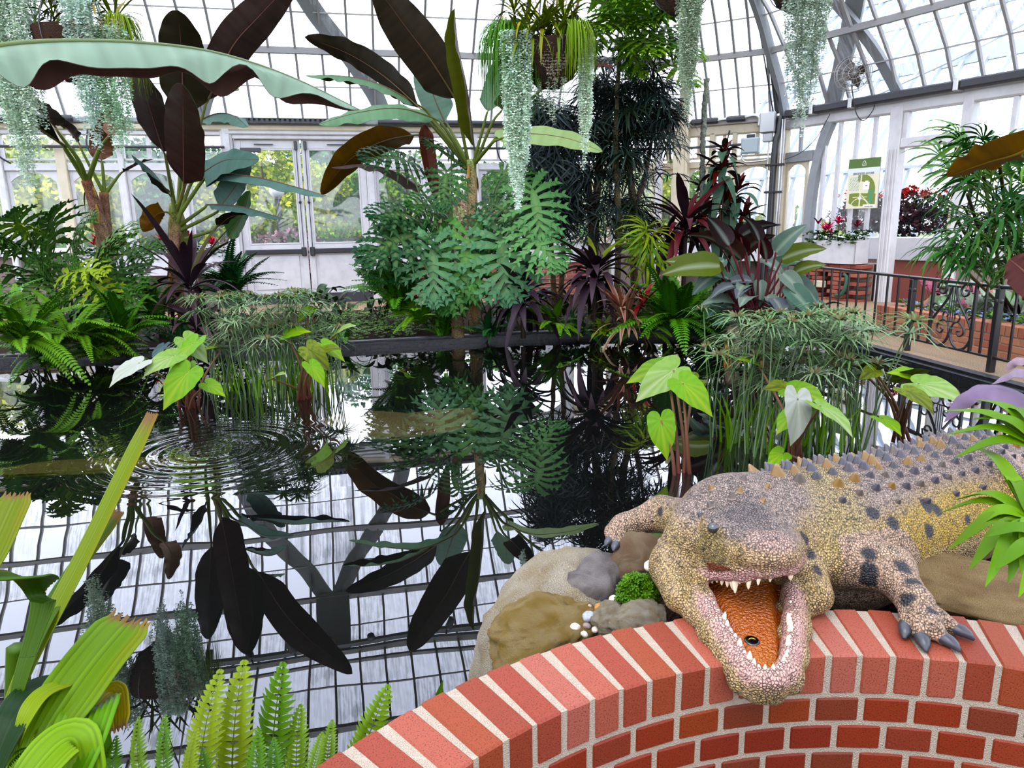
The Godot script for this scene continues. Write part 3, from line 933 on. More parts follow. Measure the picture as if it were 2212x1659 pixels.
func outside() -> void:
	var r := RandomNumberGenerator.new()
	r.seed = 21
	var g := MB.new()
	box(g, V(-60, -0.6, -70), V(60, -0.33, 30), 0.0, hx("6d8a4a"))
	var lawn := part(self, "lawn", g.mesh(), M.matt)
	lawn.set_meta("kind", "structure")
	var tuft := MB.new()
	for k in 7:
		var d := Vector3(sin(k * 2.1), cos(k * 1.7), sin(k * 3.3 + 1)).normalized()
		var e := d.cross(Vector3(0.3, 1, 0.2)).normalized()
		tuft.face([d * 0.2 - e * 0.1, d * 0.6 + e * 0.30, d * 1.0, d * 0.6 - e * 0.30])
	var tm := tuft.mesh()
	var yel := [hx("a9b82e"), hx("8fa832"), hx("c0c23c")]
	var grn := [hx("5f8a3c"), hx("4f7a3a"), hx("7a9a48")]
	var blu := [hx("4a7a50"), hx("3a6a48"), hx("5a8a5a")]
	var names := ["yellow-green tree outside the arched windows at far left", "mid-green tree outside the second arched window from the left", "pale green tree outside behind the banana trunks", "dark green tree outside left of the doors", "yellow-green tree outside the left door leaf", "bluish green tree outside the right door leaf", "green tree outside just right of the doors", "russet-leaved tree outside behind the tan banana trunk", "green tree outside behind the dark aralia", "pale tree outside behind the aralia trunks", "green tree outside left of the cream column", "clipped yellow-green tree outside the corner bay"]
	var at := [[-60, 400, 22, yel, 3.6], [70, 400, 20, yel, 3.4], [190, 400, 24, grn, 4.2], [330, 400, 22, blu, 4.0], [460, 400, 26, blu, 4.0], [575, 400, 21, yel, 3.6], [715, 400, 24, blu, 4.4], [870, 400, 22, grn, 3.4], [960, 400, 19, [hx("a5705a"), hx("8a6a4a"), hx("7a8a4a")], 2.0], [1120, 400, 23, grn, 3.6], [1300, 400, 24, yel, 3.2], [1430, 400, 26, grn, 3.4], [1640, 420, 20, yel, 1.7]]
	for i in at.size():
		var q: Array = at[i]
		var p := spot(q[0], q[1], q[2])
		p.y = -0.33
		var t := thing("tree", names[i] if i < names.size() else "small round clipped tree outside between corner column and pipe", "tree", p, "")
		var h: float = q[4]
		var tr := MB.new()
		tube(tr, smooth_path([V(0, 0, 0), V(0.1, h * 0.4, 0), V(-0.1, h * 0.8, 0.1)], 8), [0.16, 0.12, 0.07], 7, [hx("5a4a3c"), hx("6a5a4a")])
		for k in 5:
			var a := k * 1.3
			tube(tr, smooth_path([V(0, h * 0.35, 0), V(cos(a) * 0.7, h * 0.6, sin(a) * 0.7), V(cos(a) * 1.5, h * 0.9, sin(a) * 1.5)], 6), [0.07, 0.05, 0.02], 5, [hx("5a4a3c")])
		part(t, "trunk", tr.mesh(), M.bark)
		leaf_cloud(t, "foliage", 2600, V(0, h * 0.60, 0), V(2.7, h * 0.55, 2.4), 0.15, q[3], tm, r)
	for q in [[580, 17.0, 2.4, 1.0, [hx("7a7a68"), hx("8a6a72"), hx("6a7a5a"), hx("b08a94")], "hedge of faded pink blossom outside the left door leaf"], [720, 19.0, 2.6, 1.1, grn, "low green hedge outside behind the iron fence"], [100, 17.0, 4.5, 0.9, grn, "low green hedge outside the far left windows"], [1180, 18.0, 5.5, 0.9, grn, "low green hedge outside behind the back bed"]]:
		var p := spot(q[0], 500, q[1])
		p.y = -0.33
		var t := thing("hedge", q[5], "hedge", p)
		leaf_cloud(t, "foliage", 1600, V(0, 0.75, 0), V(q[2], q[3], 0.8), 0.13, q[4], tm, r)
	# lamp post and railing
	var lp := spot(607, 520, 18.0)
	lp.y = -0.33
	var l := thing("lamp_post", "dark lamp post with a white globe outside the left door leaf", "lamp post", lp)
	var pm := MB.new()
	lathe(pm, [Vector2(0.12, 0), Vector2(0.12, 0.2), Vector2(0.07, 0.3), Vector2(0.05, 2.25), Vector2(0.08, 2.3), Vector2(0.08, 2.36), Vector2(0, 2.36)], 12, [Color.WHITE])
	part(l, "post", pm.mesh(), M.iron)
	var gm := SphereMesh.new()
	gm.radius = 0.17
	gm.height = 0.34
	part(l, "globe", gm, M.white, Transform3D(Basis.IDENTITY, V(0, 2.5, 0)))
	var f0 := spot(676, 500, 15.5)
	var f := thing("iron_fence", "thin black railing outside the right door leaf", "fence", V(f0.x, -0.33, f0.z))
	for k in 16:
		bx(f, "baluster", k * 0.13, k * 0.13 + 0.02, 0.0, 1.42, 0, 0.02, M.iron, 0.0)
	bx(f, "rail", -0.05, 2.05, 1.38, 1.42, -0.01, 0.03, M.iron, 0.0)
	# white pillar outside the corner bay
	var op := spot(1683, 470, 19.0)
	var ob := MB.new()
	box(ob, V(-0.28, -0.33, -0.3), V(0.28, 2.05, 0.3), 0.05)
	box(ob, V(-0.34, -0.33, -0.36), V(0.34, 0.5, 0.36), 0.03)
	var obo := part(self, "white_pillar", ob.mesh(), M.white, Transform3D(Basis.IDENTITY, V(op.x, 0, op.z)))
	tag(obo, "white stone pillar outside between the black pipe and the corner window", "pillar")
	# next house: curved bars rising away from the right wall, beds at its foot
	var nh := shell("ceiling", FC)
	var curve := [V(0, 0.9, -2.3), V(0, 2.0, -2.55), V(0, 3.0, -3.1), V(0, 4.3, -4.2), V(0, 6.0, -6.0), V(0, 7.6, -8.6)]
	var pale := plain(0.5, Color(0.66, 0.70, 0.76))
	for k in 34:
		var mb := MB.new()
		sweep_box(mb, smooth_path(curve.map(func(q): return q + V(k * 0.42 - 4.0, 0, 0)), 16), 0.06, 0.09, Vector3.RIGHT)
		part(nh, "glazing_bar", mb.mesh(), pale)
	for q in [[2.2, -2.62, 0.05, 0.08], [4.2, -4.1, 0.24, 0.10], [5.3, -5.2, 0.05, 0.05], [6.3, -6.4, 0.07, 0.08]]:
		bx(nh, "purlin", -4.2, 10.2, q[0] - q[2] / 2, q[0] + q[2] / 2, q[1], q[1] + q[3], pale, 0.0)
	for k in 3:
		var mb := MB.new()
		sweep_box(mb, smooth_path([V(k * 3.2 - 1.0, 3.6, -3.4), V(k * 3.2 + 1.4, 4.6, -4.3), V(k * 3.2 + 3.0, 6.2, -6.2)], 10), 0.03, 0.03, Vector3.RIGHT)
		part(nh, "tie_rod", mb.mesh(), pale)
	var sheet := MB.new()
	for k in curve.size() - 1: sheet.face([curve[k] + V(-4, 0, -0.05), curve[k] + V(10, 0, -0.05), curve[k + 1] + V(10, 0, -0.05), curve[k + 1] + V(-4, 0, -0.05)])
	part(nh, "pane", sheet.mesh(), M.glass)
	var bd := thing("flower_bed", "white raised bed of dark shrubs and red flowers in the next house", "planter")
	bd.transform = FC
	bx(bd, "brick_base", -2.0, 9.0, -0.3, 0.6, -1.9, -1.3, plain(0.8, Color("8a4436")), 0.0)
	bx(bd, "box", -2.0, 9.0, 0.6, 0.98, -1.95, -1.25, M.white, 0.01)
	leaf_cloud(bd, "dark_foliage", 900, V(1.2, 1.35, -1.6), V(1.7, 0.42, 0.3), 0.07, [hx("2c2a2c"), hx("3a3034"), hx("4a2c30")], tm, r)
	leaf_cloud(bd, "red_flowers", 90, V(1.2, 1.7, -1.6), V(1.7, 0.12, 0.25), 0.06, [hx("b83a2a"), hx("a03028")], tm, r)
	leaf_cloud(bd, "foliage", 700, V(4.6, 1.12, -1.5), V(1.9, 0.16, 0.3), 0.06, [hx("8fa83a"), hx("6a8a34")], tm, r)
	leaf_cloud(bd, "red_flowers", 220, V(4.6, 1.30, -1.5), V(1.9, 0.12, 0.25), 0.05, [hx("c82a34"), hx("d03a44")], tm, r)


# ---------- pipes, fan, map, railing ----------
func hardware() -> void:
	var gp := thing("heating_pipe", "dark grey heating pipe along the gutter of the back wall", "pipe")
	gp.transform = FA
	for q in [[-7.4, -4.1, 0.055], [0.5, 5.7, 0.045]]:
		var mb := MB.new()
		tube(mb, PackedVector3Array([V(q[0], 3.0, 0.2), V(q[1], 3.0, 0.2)]), [q[2]], 12, [Color.WHITE])
		part(gp, "pipe", mb.mesh(), M.dark_pipe)
	for s in [-6.5, -5.3, 1.5, 3.2, 4.8]: bx(gp, "bracket", s - 0.02, s + 0.02, 2.9, 3.06, 0.05, 0.26, M.grey_paint, 0.004)
	var cp := thing("heating_pipe", "black jacketed heating pipe running under the glass on the right wall", "pipe")
	cp.transform = FC
	var x := 0.12
	for q in [0.62, 1.32, 2.9, 4.6, 6.5, 9.2]:
		bx(cp, "jacket", x, q, 2.97, 3.09, 0.06, 0.20, M.dark_pipe, 0.02)
		bx(cp, "clamp", q + 0.005, q + 0.075, 2.95, 3.11, 0.04, 0.22, M.silver, 0.01)
		x = q + 0.08
	var bp := thing("heating_pipe", "black and silver pipe joints in the corner bay beside the cream column", "pipe")
	bp.transform = FB
	bx(bp, "jacket", 0.18, 0.68, 2.98, 3.08, 0.10, 0.2, M.dark_pipe, 0.03)
	bx(bp, "jacket", 0.80, 1.15, 2.98, 3.08, 0.10, 0.2, M.dark_pipe, 0.03)
	var el := MB.new()
	tube(el, smooth_path([V(1.13, 3.04, 0.16), V(1.30, 3.05, 0.17), V(1.38, 3.0, 0.18), V(1.38, 2.86, 0.18)], 14), [0.04, 0.045, 0.04], 12, [Color.WHITE])
	tube(el, PackedVector3Array([V(0.66, 3.03, 0.15), V(0.82, 3.03, 0.15)]), [0.035], 10, [Color.WHITE])
	part(bp, "elbow", el.mesh(), M.silver)
	bx(bp, "valve_body", 1.40, 1.66, 2.74, 3.08, 0.12, 0.34, M.silver, 0.02)
	bx(bp, "valve_body", 1.46, 1.62, 2.60, 2.74, 0.16, 0.30, M.silver, 0.01)
	var riser := thing("pipe", "thick black vertical pipe with silver conduits at the right corner of the bay", "pipe")
	riser.transform = FB
	var rp := MB.new()
	tube(rp, smooth_path([V(1.72, 3.0, 0.22), V(1.70, 2.75, 0.24), V(1.66, 2.3, 0.25), V(1.66, 0.05, 0.25)], 14), [0.055], 12, [Color.WHITE])
	part(riser, "riser", rp.mesh(), M.iron)
	var tops := MB.new()
	tube(tops, smooth_path([V(1.66, 3.05, 0.2), V(1.58, 3.6, 0.35), V(1.48, 4.3, 0.75), V(1.40, 5.0, 1.4)], 14), [0.035], 10, [Color.WHITE])
	tube(tops, smooth_path([V(1.60, 3.05, 0.2), V(1.50, 3.6, 0.38), V(1.40, 4.3, 0.8), V(1.3, 5.0, 1.4)], 14), [0.012], 8, [Color.WHITE])
	part(riser, "upper_pipe", tops.mesh(), M.iron)
	var con := MB.new()
	for q in [[1.56, 0.016], [1.76, 0.022], [1.80, 0.012]]:
		tube(con, smooth_path([V(q[0], 2.95, 0.24), V(q[0], 1.5, 0.26), V(q[0] - 0.02, 0.1, 0.26)], 10), [q[1]], 8, [Color.WHITE])
	tube(con, smooth_path([V(1.10, 2.45, 0.3), V(1.18, 2.3, 0.33), V(1.3, 2.28, 0.33), V(1.55, 2.3, 0.3)], 12), [0.018], 8, [Color.WHITE])
	part(riser, "conduit", con.mesh(), M.silver)
	for yy in [1.2, 1.75, 2.2]: bx(riser, "clamp", 1.53, 1.83, yy, yy + 0.035, 0.18, 0.32, M.iron, 0.004)
	var jb := thing("junction_box", "pale blue-grey electrical box hanging left of the black vertical pipe", "electrical box")
	jb.transform = FB
	bx(jb, "case", 1.12, 1.42, 2.42, 2.68, 0.22, 0.36, M.steel_grey, 0.012)
	bx(jb, "cover", 1.14, 1.40, 2.44, 2.66, 0.36, 0.372, M.steel_grey, 0.004)
	bx(jb, "lug", 1.20, 1.34, 2.68, 2.74, 0.24, 0.34, M.iron, 0.01)
	# window rods with their curved brackets
	for q in [[FA, -7.3, -1.95, "grey window-opening rod with curved arms left of the doors"], [FA, 0.45, 5.85, "grey window-opening rod behind the tan banana trunk"], [FB, 0.1, 1.35, "grey window-opening rod in the corner bay"]]:
		var w := thing("window_rod", q[3], "rod")
		w.transform = q[0]
		var mb := MB.new()
		tube(mb, PackedVector3Array([V(q[1], 2.595, 0.16), V(q[2], 2.595, 0.16)]), [0.022], 8, [Color.WHITE])
		part(w, "rod", mb.mesh(), M.dark_pipe)
		var s: float = q[1] + 0.75
		while s < q[2]:
			var a := MB.new()
			tube(a, smooth_path([V(s, 2.85, 0.05), V(s, 2.70, 0.17), V(s, 2.6, 0.18), V(s + 0.05, 2.45, 0.14), V(s + 0.14, 2.36, 0.02)], 12), [0.014], 6, [Color.WHITE])
			part(w, "arm", a.mesh(), M.dark_pipe)
			s += 1.3
	# lattice frieze above the doors
	var fz := thing("cable_tray", "perforated grey cable tray above the doors", "cable tray")
	fz.transform = FA
	bx(fz, "tray", -2.4, 0.3, 2.965, 2.975, 0.06, 0.2, M.dark_pipe, 0.0)
	for k in 34: bx(fz, "rib", -2.38 + k * 0.079, -2.34 + k * 0.079, 2.975, 3.03, 0.19, 0.2, M.dark_pipe, 0.0)
	bx(fz, "edge", -2.4, 0.3, 3.03, 3.045, 0.06, 0.2, M.dark_pipe, 0.0)
	# caged fan
	var fan := thing("fan", "round caged wall fan hanging above the black pipe on the right wall", "fan", FC * V(1.45, 3.42, 0.30))
	var ax := Basis.looking_at(V(0.35, 0.12, -1))
	fan.basis = ax.scaled(Vector3.ONE * 1.3)
	var cg := MB.new()
	for k in 16:
		var a := TAU * k / 16
		var pts := PackedVector3Array()
		for j in 9:
			var e := PI * j / 8
			pts.append(V(cos(a) * sin(e) * 0.2, sin(a) * sin(e) * 0.2, cos(e) * 0.115))
		tube(cg, pts, [0.0032], 5, [Color.WHITE])
	for q in [[0.2, 0.0], [0.175, 0.055], [0.175, -0.055], [0.12, 0.092], [0.12, -0.092], [0.06, 0.11]]:
		var pts := PackedVector3Array()
		for j in 29: pts.append(V(cos(TAU * j / 28) * q[0], sin(TAU * j / 28) * q[0], q[1]))
		tube(cg, pts, [0.0042], 5, [Color.WHITE])
	part(fan, "cage", cg.mesh(), plain(0.35, Color(0.62, 0.60, 0.58), 0.5, 0.6))
	var mo := MB.new()
	lathe(mo, [Vector2(0, -0.07), Vector2(0.055, -0.065), Vector2(0.07, -0.02), Vector2(0.07, 0.05), Vector2(0.05, 0.075), Vector2(0, 0.08)], 16, [Color.WHITE], Transform3D(Basis(Vector3.RIGHT, PI / 2), V(0, 0, -0.04)))
	part(fan, "motor", mo.mesh(), plain(0.5, Color(0.30, 0.26, 0.23)))
	var vent := MB.new()
	for k in 6: box(vent, V(-0.055, -0.05 + k * 0.018, 0.03), V(0.055, -0.042 + k * 0.018, 0.045), 0.0)
	part(fan, "motor_grille", vent.mesh(), M.dark_pipe)
	for k in 4:
		var bl := MB.new()
		var a := TAU * k / 4 + 0.4
		blade(bl, [V(cos(a) * 0.04, sin(a) * 0.04, 0.045), V(cos(a) * 0.1, sin(a) * 0.1, 0.05), V(cos(a) * 0.17, sin(a) * 0.17, 0.045)], 0.05, "paddle", V(0.3 * sin(a), -0.3 * cos(a), 1), 0.0, 0.0, 6, 2, hx("8a8680"), hx("8a8680"), 0.0)
		part(fan, "fan_blade", bl.mesh(), M.silver)
	var br := MB.new()
	tube(br, PackedVector3Array([V(0.2, 0, 0), V(0.34, 0.05, 0.02)]), [0.008], 6, [Color.WHITE])
	box(br, V(0.32, 0.0, 0.0), V(0.36, 0.1, 0.05), 0.004)
	part(fan, "bracket", br.mesh(), M.dark_pipe)
	var cb := MB.new()
	tube(cb, smooth_path([FC * V(1.45, 3.28, 0.32), FC * V(1.47, 3.05, 0.27), FC * V(1.52, 2.84, 0.24), FC * V(1.62, 2.74, 0.2), FC * V(1.72, 2.86, 0.16), FC * V(1.72, 2.95, 0.12)], 20), [0.008], 6, [Color.WHITE])
	tag(part(self, "cable", cb.mesh(), M.iron), "black cable looping down from the caged fan", "cable")
	var cb2 := MB.new()
	tube(cb2, smooth_path([FC * V(0.95, 2.93, 0.1), FC * V(0.75, 2.6, 0.12), FC * V(0.45, 2.38, 0.12), FC * V(0.15, 2.3, 0.14)], 16), [0.006], 6, [Color.WHITE])
	tag(part(self, "cable", cb2.mesh(), M.iron), "thin black cable slanting to the corner under the black pipe", "cable")
	# the map
	var sg := thing("map_sign", "green and cream garden map sign hanging in the right wall window", "sign")
	sg.transform = FC
	var im := Image.create(210, 300, false, Image.FORMAT_RGB8)
	im.fill(Color("d9d4b4"))
	im.fill_rect(Rect2i(0, 0, 210, 56), Color("4d6b26"))
	im.fill_rect(Rect2i(0, 56, 210, 38), Color("d5dade"))
	for yy in range(98, 300):
		for xx in range(210):
			var p := Vector2(xx, yy)
			var green := false
			# the long curved lawn on the right, the fans of beds below
			var ring := (p - Vector2(92, 190)).length()
			if ring < 98 and ring > 54 and xx > 70 and yy < 230 - (xx - 150) * 0.0: green = true
			if yy > 196 and xx > 18 and xx < 196 and yy > 205 + absf(xx - 62) * 0.06 and yy < 286 - maxf(0.0, 60.0 - xx) * 0.5: green = true
			if absf(xx - 92) < 5 or (absf(xx - yy * 1.05 + 128) < 3 and yy > 180) or (absf(p.distance_to(Vector2(92, 300)) - 62) < 2.5) or (yy > 228 and yy < 233 and absf(xx - 92) < 50): green = false
			if green: im.set_pixel(xx, yy, Color("6f7f24") if (xx + yy) % 7 else Color("7d8a3a"))
			var q := p - Vector2(48, 150)
			if absf(q.x) < 34 and absf(q.y) < 42 and sin(q.x * 0.55) * cos(q.y * 0.42) > 0.15: im.set_pixel(xx, yy, [Color("8fb0a4"), Color("5f8a78"), Color("aabcb8")][(xx / 9 + yy / 7) % 3])
			if xx > 150 and xx < 176 and yy > 186 and yy < 268: im.set_pixel(xx, yy, Color("4d8a5a"))
			if (p - Vector2(92, 236)).length() < 12 or (p - Vector2(92, 196)).length() < 8: im.set_pixel(xx, yy, Color("d9d9c4"))
	im.fill_rect(Rect2i(108, 142, 42, 44), Color("eef0f6"))
	im.fill_rect(Rect2i(120, 134, 22, 10), Color("eef0f6"))
	im.fill_rect(Rect2i(118, 276, 78, 16), Color("f0f0ec"))
	im.fill_rect(Rect2i(123, 162, 14, 5), Color("46506a"))
	var pm := StandardMaterial3D.new()
	pm.albedo_texture = ImageTexture.create_from_image(im)
	pm.roughness = 0.5
	var fc := MB.new()
	var i0 := fc.p(V(1.34, 1.45, 0.072), Color.WHITE, Vector2(0, 1))
	var i1 := fc.p(V(1.87, 1.45, 0.072), Color.WHITE, Vector2(1, 1))
	var i2 := fc.p(V(1.87, 2.20, 0.072), Color.WHITE, Vector2(1, 0))
	var i3 := fc.p(V(1.34, 2.20, 0.072), Color.WHITE, Vector2(0, 0))
	fc.quad(i0, i1, i2, i3)
	bx(sg, "board", 1.34, 1.87, 1.45, 2.20, 0.05, 0.07, M.white, 0.0)
	part(sg, "map_print", fc.mesh(), pm)
	var sf := SystemFont.new()
	sf.font_names = PackedStringArray(["Droid Sans"])
	for q in [["BRODERIE ROOM", 1.605, 1.975, 0.036, hx("3a3f48")], ["YOU ARE HERE", 1.735, 1.478, 0.018, hx("4a4a4a")]]:
		var tm := TextMesh.new()
		tm.font = sf
		tm.text = q[0]
		tm.font_size = 32
		tm.pixel_size = q[3] / 32.0 * 1.25
		tm.depth = 0.002
		part(sg, "lettering", tm, plain(0.6, (q[4] as Color).linear_to_srgb()), Transform3D(Basis.IDENTITY, V(q[1], q[2], 0.074)))
	var lg := MB.new()
	tube(lg, smooth_path([V(1.575, 2.09, 0.074), V(1.58, 2.13, 0.074), V(1.605, 2.165, 0.074), V(1.63, 2.13, 0.074), V(1.635, 2.09, 0.074)], 16), [0.0035], 5, [Color.WHITE])
	for k in 3: tube(lg, PackedVector3Array([V(1.588 + k * 0.006, 2.092 + k * 0.016, 0.074), V(1.622 - k * 0.006, 2.092 + k * 0.016, 0.074)]), [0.003], 5, [Color.WHITE])
	part(sg, "emblem", lg.mesh(), plain(0.6, Color(0.93, 0.93, 0.88)))
	# brick pier with open lattice, and its flower box
	var c := shell("wall_right_001", FC)
	c.name = "wall_pier"
	brick_panel(c, 0.72, 1.90, 0.0, 0.60, 0.34, true, 0.30)
	bx(c, "back", 0.72, 1.90, 0.0, 0.6, -0.04, 0.02, M.dark_pipe, 0.0)
	flower_box(FC, 0.86, 1.80, 0.61, 0.97, 0.05, 0.40, "white flower box with red flowers below the map on the brick pier", 90)
	var fp := MB.new()
	tube(fp, smooth_path([FC * V(1.52, 0.12, 0.40), FC * V(1.64, 0.14, 0.42), FC * V(1.70, 0.26, 0.42), FC * V(1.70, 0.40, 0.40), FC * V(1.64, 0.46, 0.40)], 14), [0.03, 0.028, 0.024], 8, [hx("6f9a86")])
	tag(part(self, "copper_spout", fp.mesh(), M.leaf), "green weathered curved spout at the foot of the brick lattice", "spout")
	var sb := MB.new()
	box(sb, V(1.10, 0.22, 0.345), V(1.30, 0.33, 0.40), 0.01)
	tag(part(self, "vent_light", sb.mesh(), M.cream, FC), "small cream box set in the brick lattice behind the railing", "light fitting")
	railing()
	# spotlights along the roof purlin, seen in the water
	for k in 7:
		var sl := thing("spotlight", ["leftmost", "second from left", "third from left", "fourth from left", "third from right", "second from right", "rightmost"][k] + " of the black spotlights on the roof purlin", "spotlight", FA * V(-2.6 + k * 0.62, 5.12, 2.35), "spotlights along the roof purlin")
		sl.rotation = V(0.5 + 0.2 * sin(k * 2.0), k * 0.8, 0)
		var lb := MB.new()
		lathe(lb, [Vector2(0.0, -0.16), Vector2(0.055, -0.16), Vector2(0.062, 0.0), Vector2(0.05, 0.04), Vector2(0.0, 0.05)], 14, [Color.WHITE])
		part(sl, "lamp_body", lb.mesh(), M.iron)
		var st := MB.new()
		tube(st, PackedVector3Array([V(0, 0.04, 0), V(0, 0.14, 0)]), [0.014], 8, [Color.WHITE])
		part(sl, "stem", st.mesh(), M.iron)


func railing() -> void:
	var p0: Vector3 = V(3.695,0.03,-8.469)
	var p1: Vector3 = V(3.869,0.03,-6.872)
	var u := (p1 - p0).normalized()
	var f := thing("railing", "black iron railing with a lyre ornament along the path right of the pond", "railing", p0)
	f.basis = Basis(u, Vector3.UP, u.cross(Vector3.UP))
	var gap := p0.distance_to(p1)
	var second := p0.distance_to(V(4.076,0.03,-5.817))
	var H := 0.715
	var ends := gap + 4.6
	var tr := MB.new()
	box(tr, V(-1.2, H - 0.02, -0.022), V(ends, H + 0.008, 0.022), 0.006)
	part(f, "top_rail", tr.mesh(), plain(0.3, Color(0.075, 0.075, 0.085), 0.8))
	bx(f, "bottom_rail", -1.2, ends, 0.115, 0.135, -0.012, 0.012, M.iron, 0.003)
	var st := gap / 9.3
	for px_ in [-gap + 0.0, gap, second, second + (second - gap) + gap * 0.35, ends]:
		var pm := MB.new()
		box(pm, V(px_ - 0.026, 0.0, -0.026), V(px_ + 0.026, H - 0.02, 0.026), 0.005)
		part(f, "post", pm.mesh(), M.iron)
		if px_ == gap or px_ == second:
			var kn := MB.new()
			lathe(kn, [Vector2(0.02, -0.03), Vector2(0.032, -0.015), Vector2(0.032, 0.01), Vector2(0.02, 0.025)], 10, [Color.WHITE], Transform3D(Basis.IDENTITY, V(px_, H - 0.12, 0)))
			tube(kn, PackedVector3Array([V(px_ - 0.07, H - 0.13, 0), V(px_ + 0.03, H - 0.13, 0)]), [0.008], 6, [Color.WHITE])
			part(f, "hinge", kn.mesh(), M.iron)
	var xs := []
	for k in range(-10, 9): xs.append(0.05 * st + k * st)
	var w := second - gap
	for t in [0.14, 0.87]: xs.append(gap + w * t)
	var k2 := second + st
	while k2 < ends:
		xs.append(k2)
		k2 += st
	for s in xs:
		if absf(s - gap) < 0.03 or absf(s + gap) < 0.03: continue
		bx(f, "baluster", s - 0.008, s + 0.008, 0.125, H - 0.02, -0.008, 0.008, M.iron, 0.0)
	# the lyre, between two stiles
	var a := gap + w * 0.27
	var b := gap + w * 0.76
	for s in [a, b]: bx(f, "stile", s - 0.014, s + 0.014, 0.125, H - 0.02, -0.012, 0.012, M.iron, 0.003)
	var P := func(x: float, y: float, flip: bool) -> Vector3: return V(lerpf(a, b, 1.0 - x if flip else x), 0.135 + y * (H - 0.155), 0.0)
	var ly := Node3D.new()
	named(ly, "lyre", f)
	for fl in [false, true]:
		var mb := MB.new()
		var arm := [[0.10, 0.90], [0.14, 0.99], [0.27, 0.99], [0.33, 0.90], [0.26, 0.82], [0.17, 0.85], [0.17, 0.91], [0.24, 0.91]]
		var side := [[0.45, 0.95], [0.40, 0.80], [0.30, 0.66], [0.12, 0.47], [0.02, 0.32], [0.02, 0.16], [0.12, 0.03], [0.28, -0.01], [0.42, 0.07], [0.48, 0.20], [0.47, 0.30]]
		var low := [[0.48, 0.28], [0.42, 0.38], [0.30, 0.40], [0.20, 0.33], [0.19, 0.23], [0.28, 0.19], [0.33, 0.25], [0.27, 0.27]]
		var curl := [[0.10, 0.47], [0.02, 0.55], [0.06, 0.64], [0.16, 0.63], [0.19, 0.55]]
		var foot := [[0.5, 0.40], [0.36, 0.40], [0.30, 0.47], [0.34, 0.54], [0.42, 0.51], [0.40, 0.46]]
		for c in [[arm, 0.010], [side, 0.012], [low, 0.009], [curl, 0.008], [foot, 0.008]]:
			tube(mb, smooth_path(c[0].map(func(q): return P.call(q[0], q[1], fl)), 40), [c[1]], 7, [Color.WHITE])
		part(ly, "scroll", mb.mesh(), M.iron)
	for k in 4:
		var s := MB.new()
		tube(s, PackedVector3Array([P.call(0.42 + k * 0.053, 0.40, false), P.call(0.42 + k * 0.053, 0.96, false)]), [0.005], 6, [Color.WHITE])
		part(ly, "string", s.mesh(), M.iron)
	var cr := MB.new()
	tube(cr, PackedVector3Array([P.call(0.36, 0.955, false), P.call(0.64, 0.955, false)]), [0.009], 7, [Color.WHITE])
	part(ly, "crossbar", cr.mesh(), M.iron)


# ---------- the crocodile: one continuous skin from tapered limbs joined by a smooth minimum ----------
var PA := PackedVector3Array()
var PB := PackedVector3Array()
var PR := PackedVector2Array()
var PS := PackedFloat32Array()      # squash of the height
var PK := PackedFloat32Array()      # width of the blend; below zero it is cut out


func limb(a: Vector3, b: Vector3, ra: float, rb: float, sy := 1.0, k := 0.03) -> void:
	PA.append(Vector3(a.x, a.y / sy, a.z))
	PB.append(Vector3(b.x, b.y / sy, b.z) - Vector3(a.x, a.y / sy, a.z))
	PR.append(Vector2(ra, rb))
	PS.append(sy)
	PK.append(k)


func chain(pts: Array, r: Array, sy := 1.0, k := 0.02) -> void:
	for i in pts.size() - 1: limb(pts[i], pts[i + 1], spread(r, float(i) / (pts.size() - 1)), spread(r, float(i + 1) / (pts.size() - 1)), sy, k)


func limb_d(i: int, p: Vector3) -> float:
	var sy := PS[i]
	var q := Vector3(p.x, p.y / sy, p.z) - PA[i]
	var b := PB[i]
	var t := clampf(q.dot(b) / maxf(b.length_squared(), 1e-9), 0.0, 1.0)
	return ((q - b * t).length() - lerpf(PR[i].x, PR[i].y, t)) * minf(sy, 1.0)


func skin(p: Vector3, ids: PackedInt32Array) -> float:
	var d := 1.0
	for i in ids:
		var e := limb_d(i, p)
		var k := PK[i]
		if k >= 0.0:
			var h := maxf(k - absf(d - e), 0.0) / maxf(k, 1e-6)
			d = minf(d, e) - h * h * k * 0.25
		else:
			var h := maxf(-k - absf(d + e), 0.0) / -k
			d = maxf(d, -e) + h * h * -k * 0.25
	return d


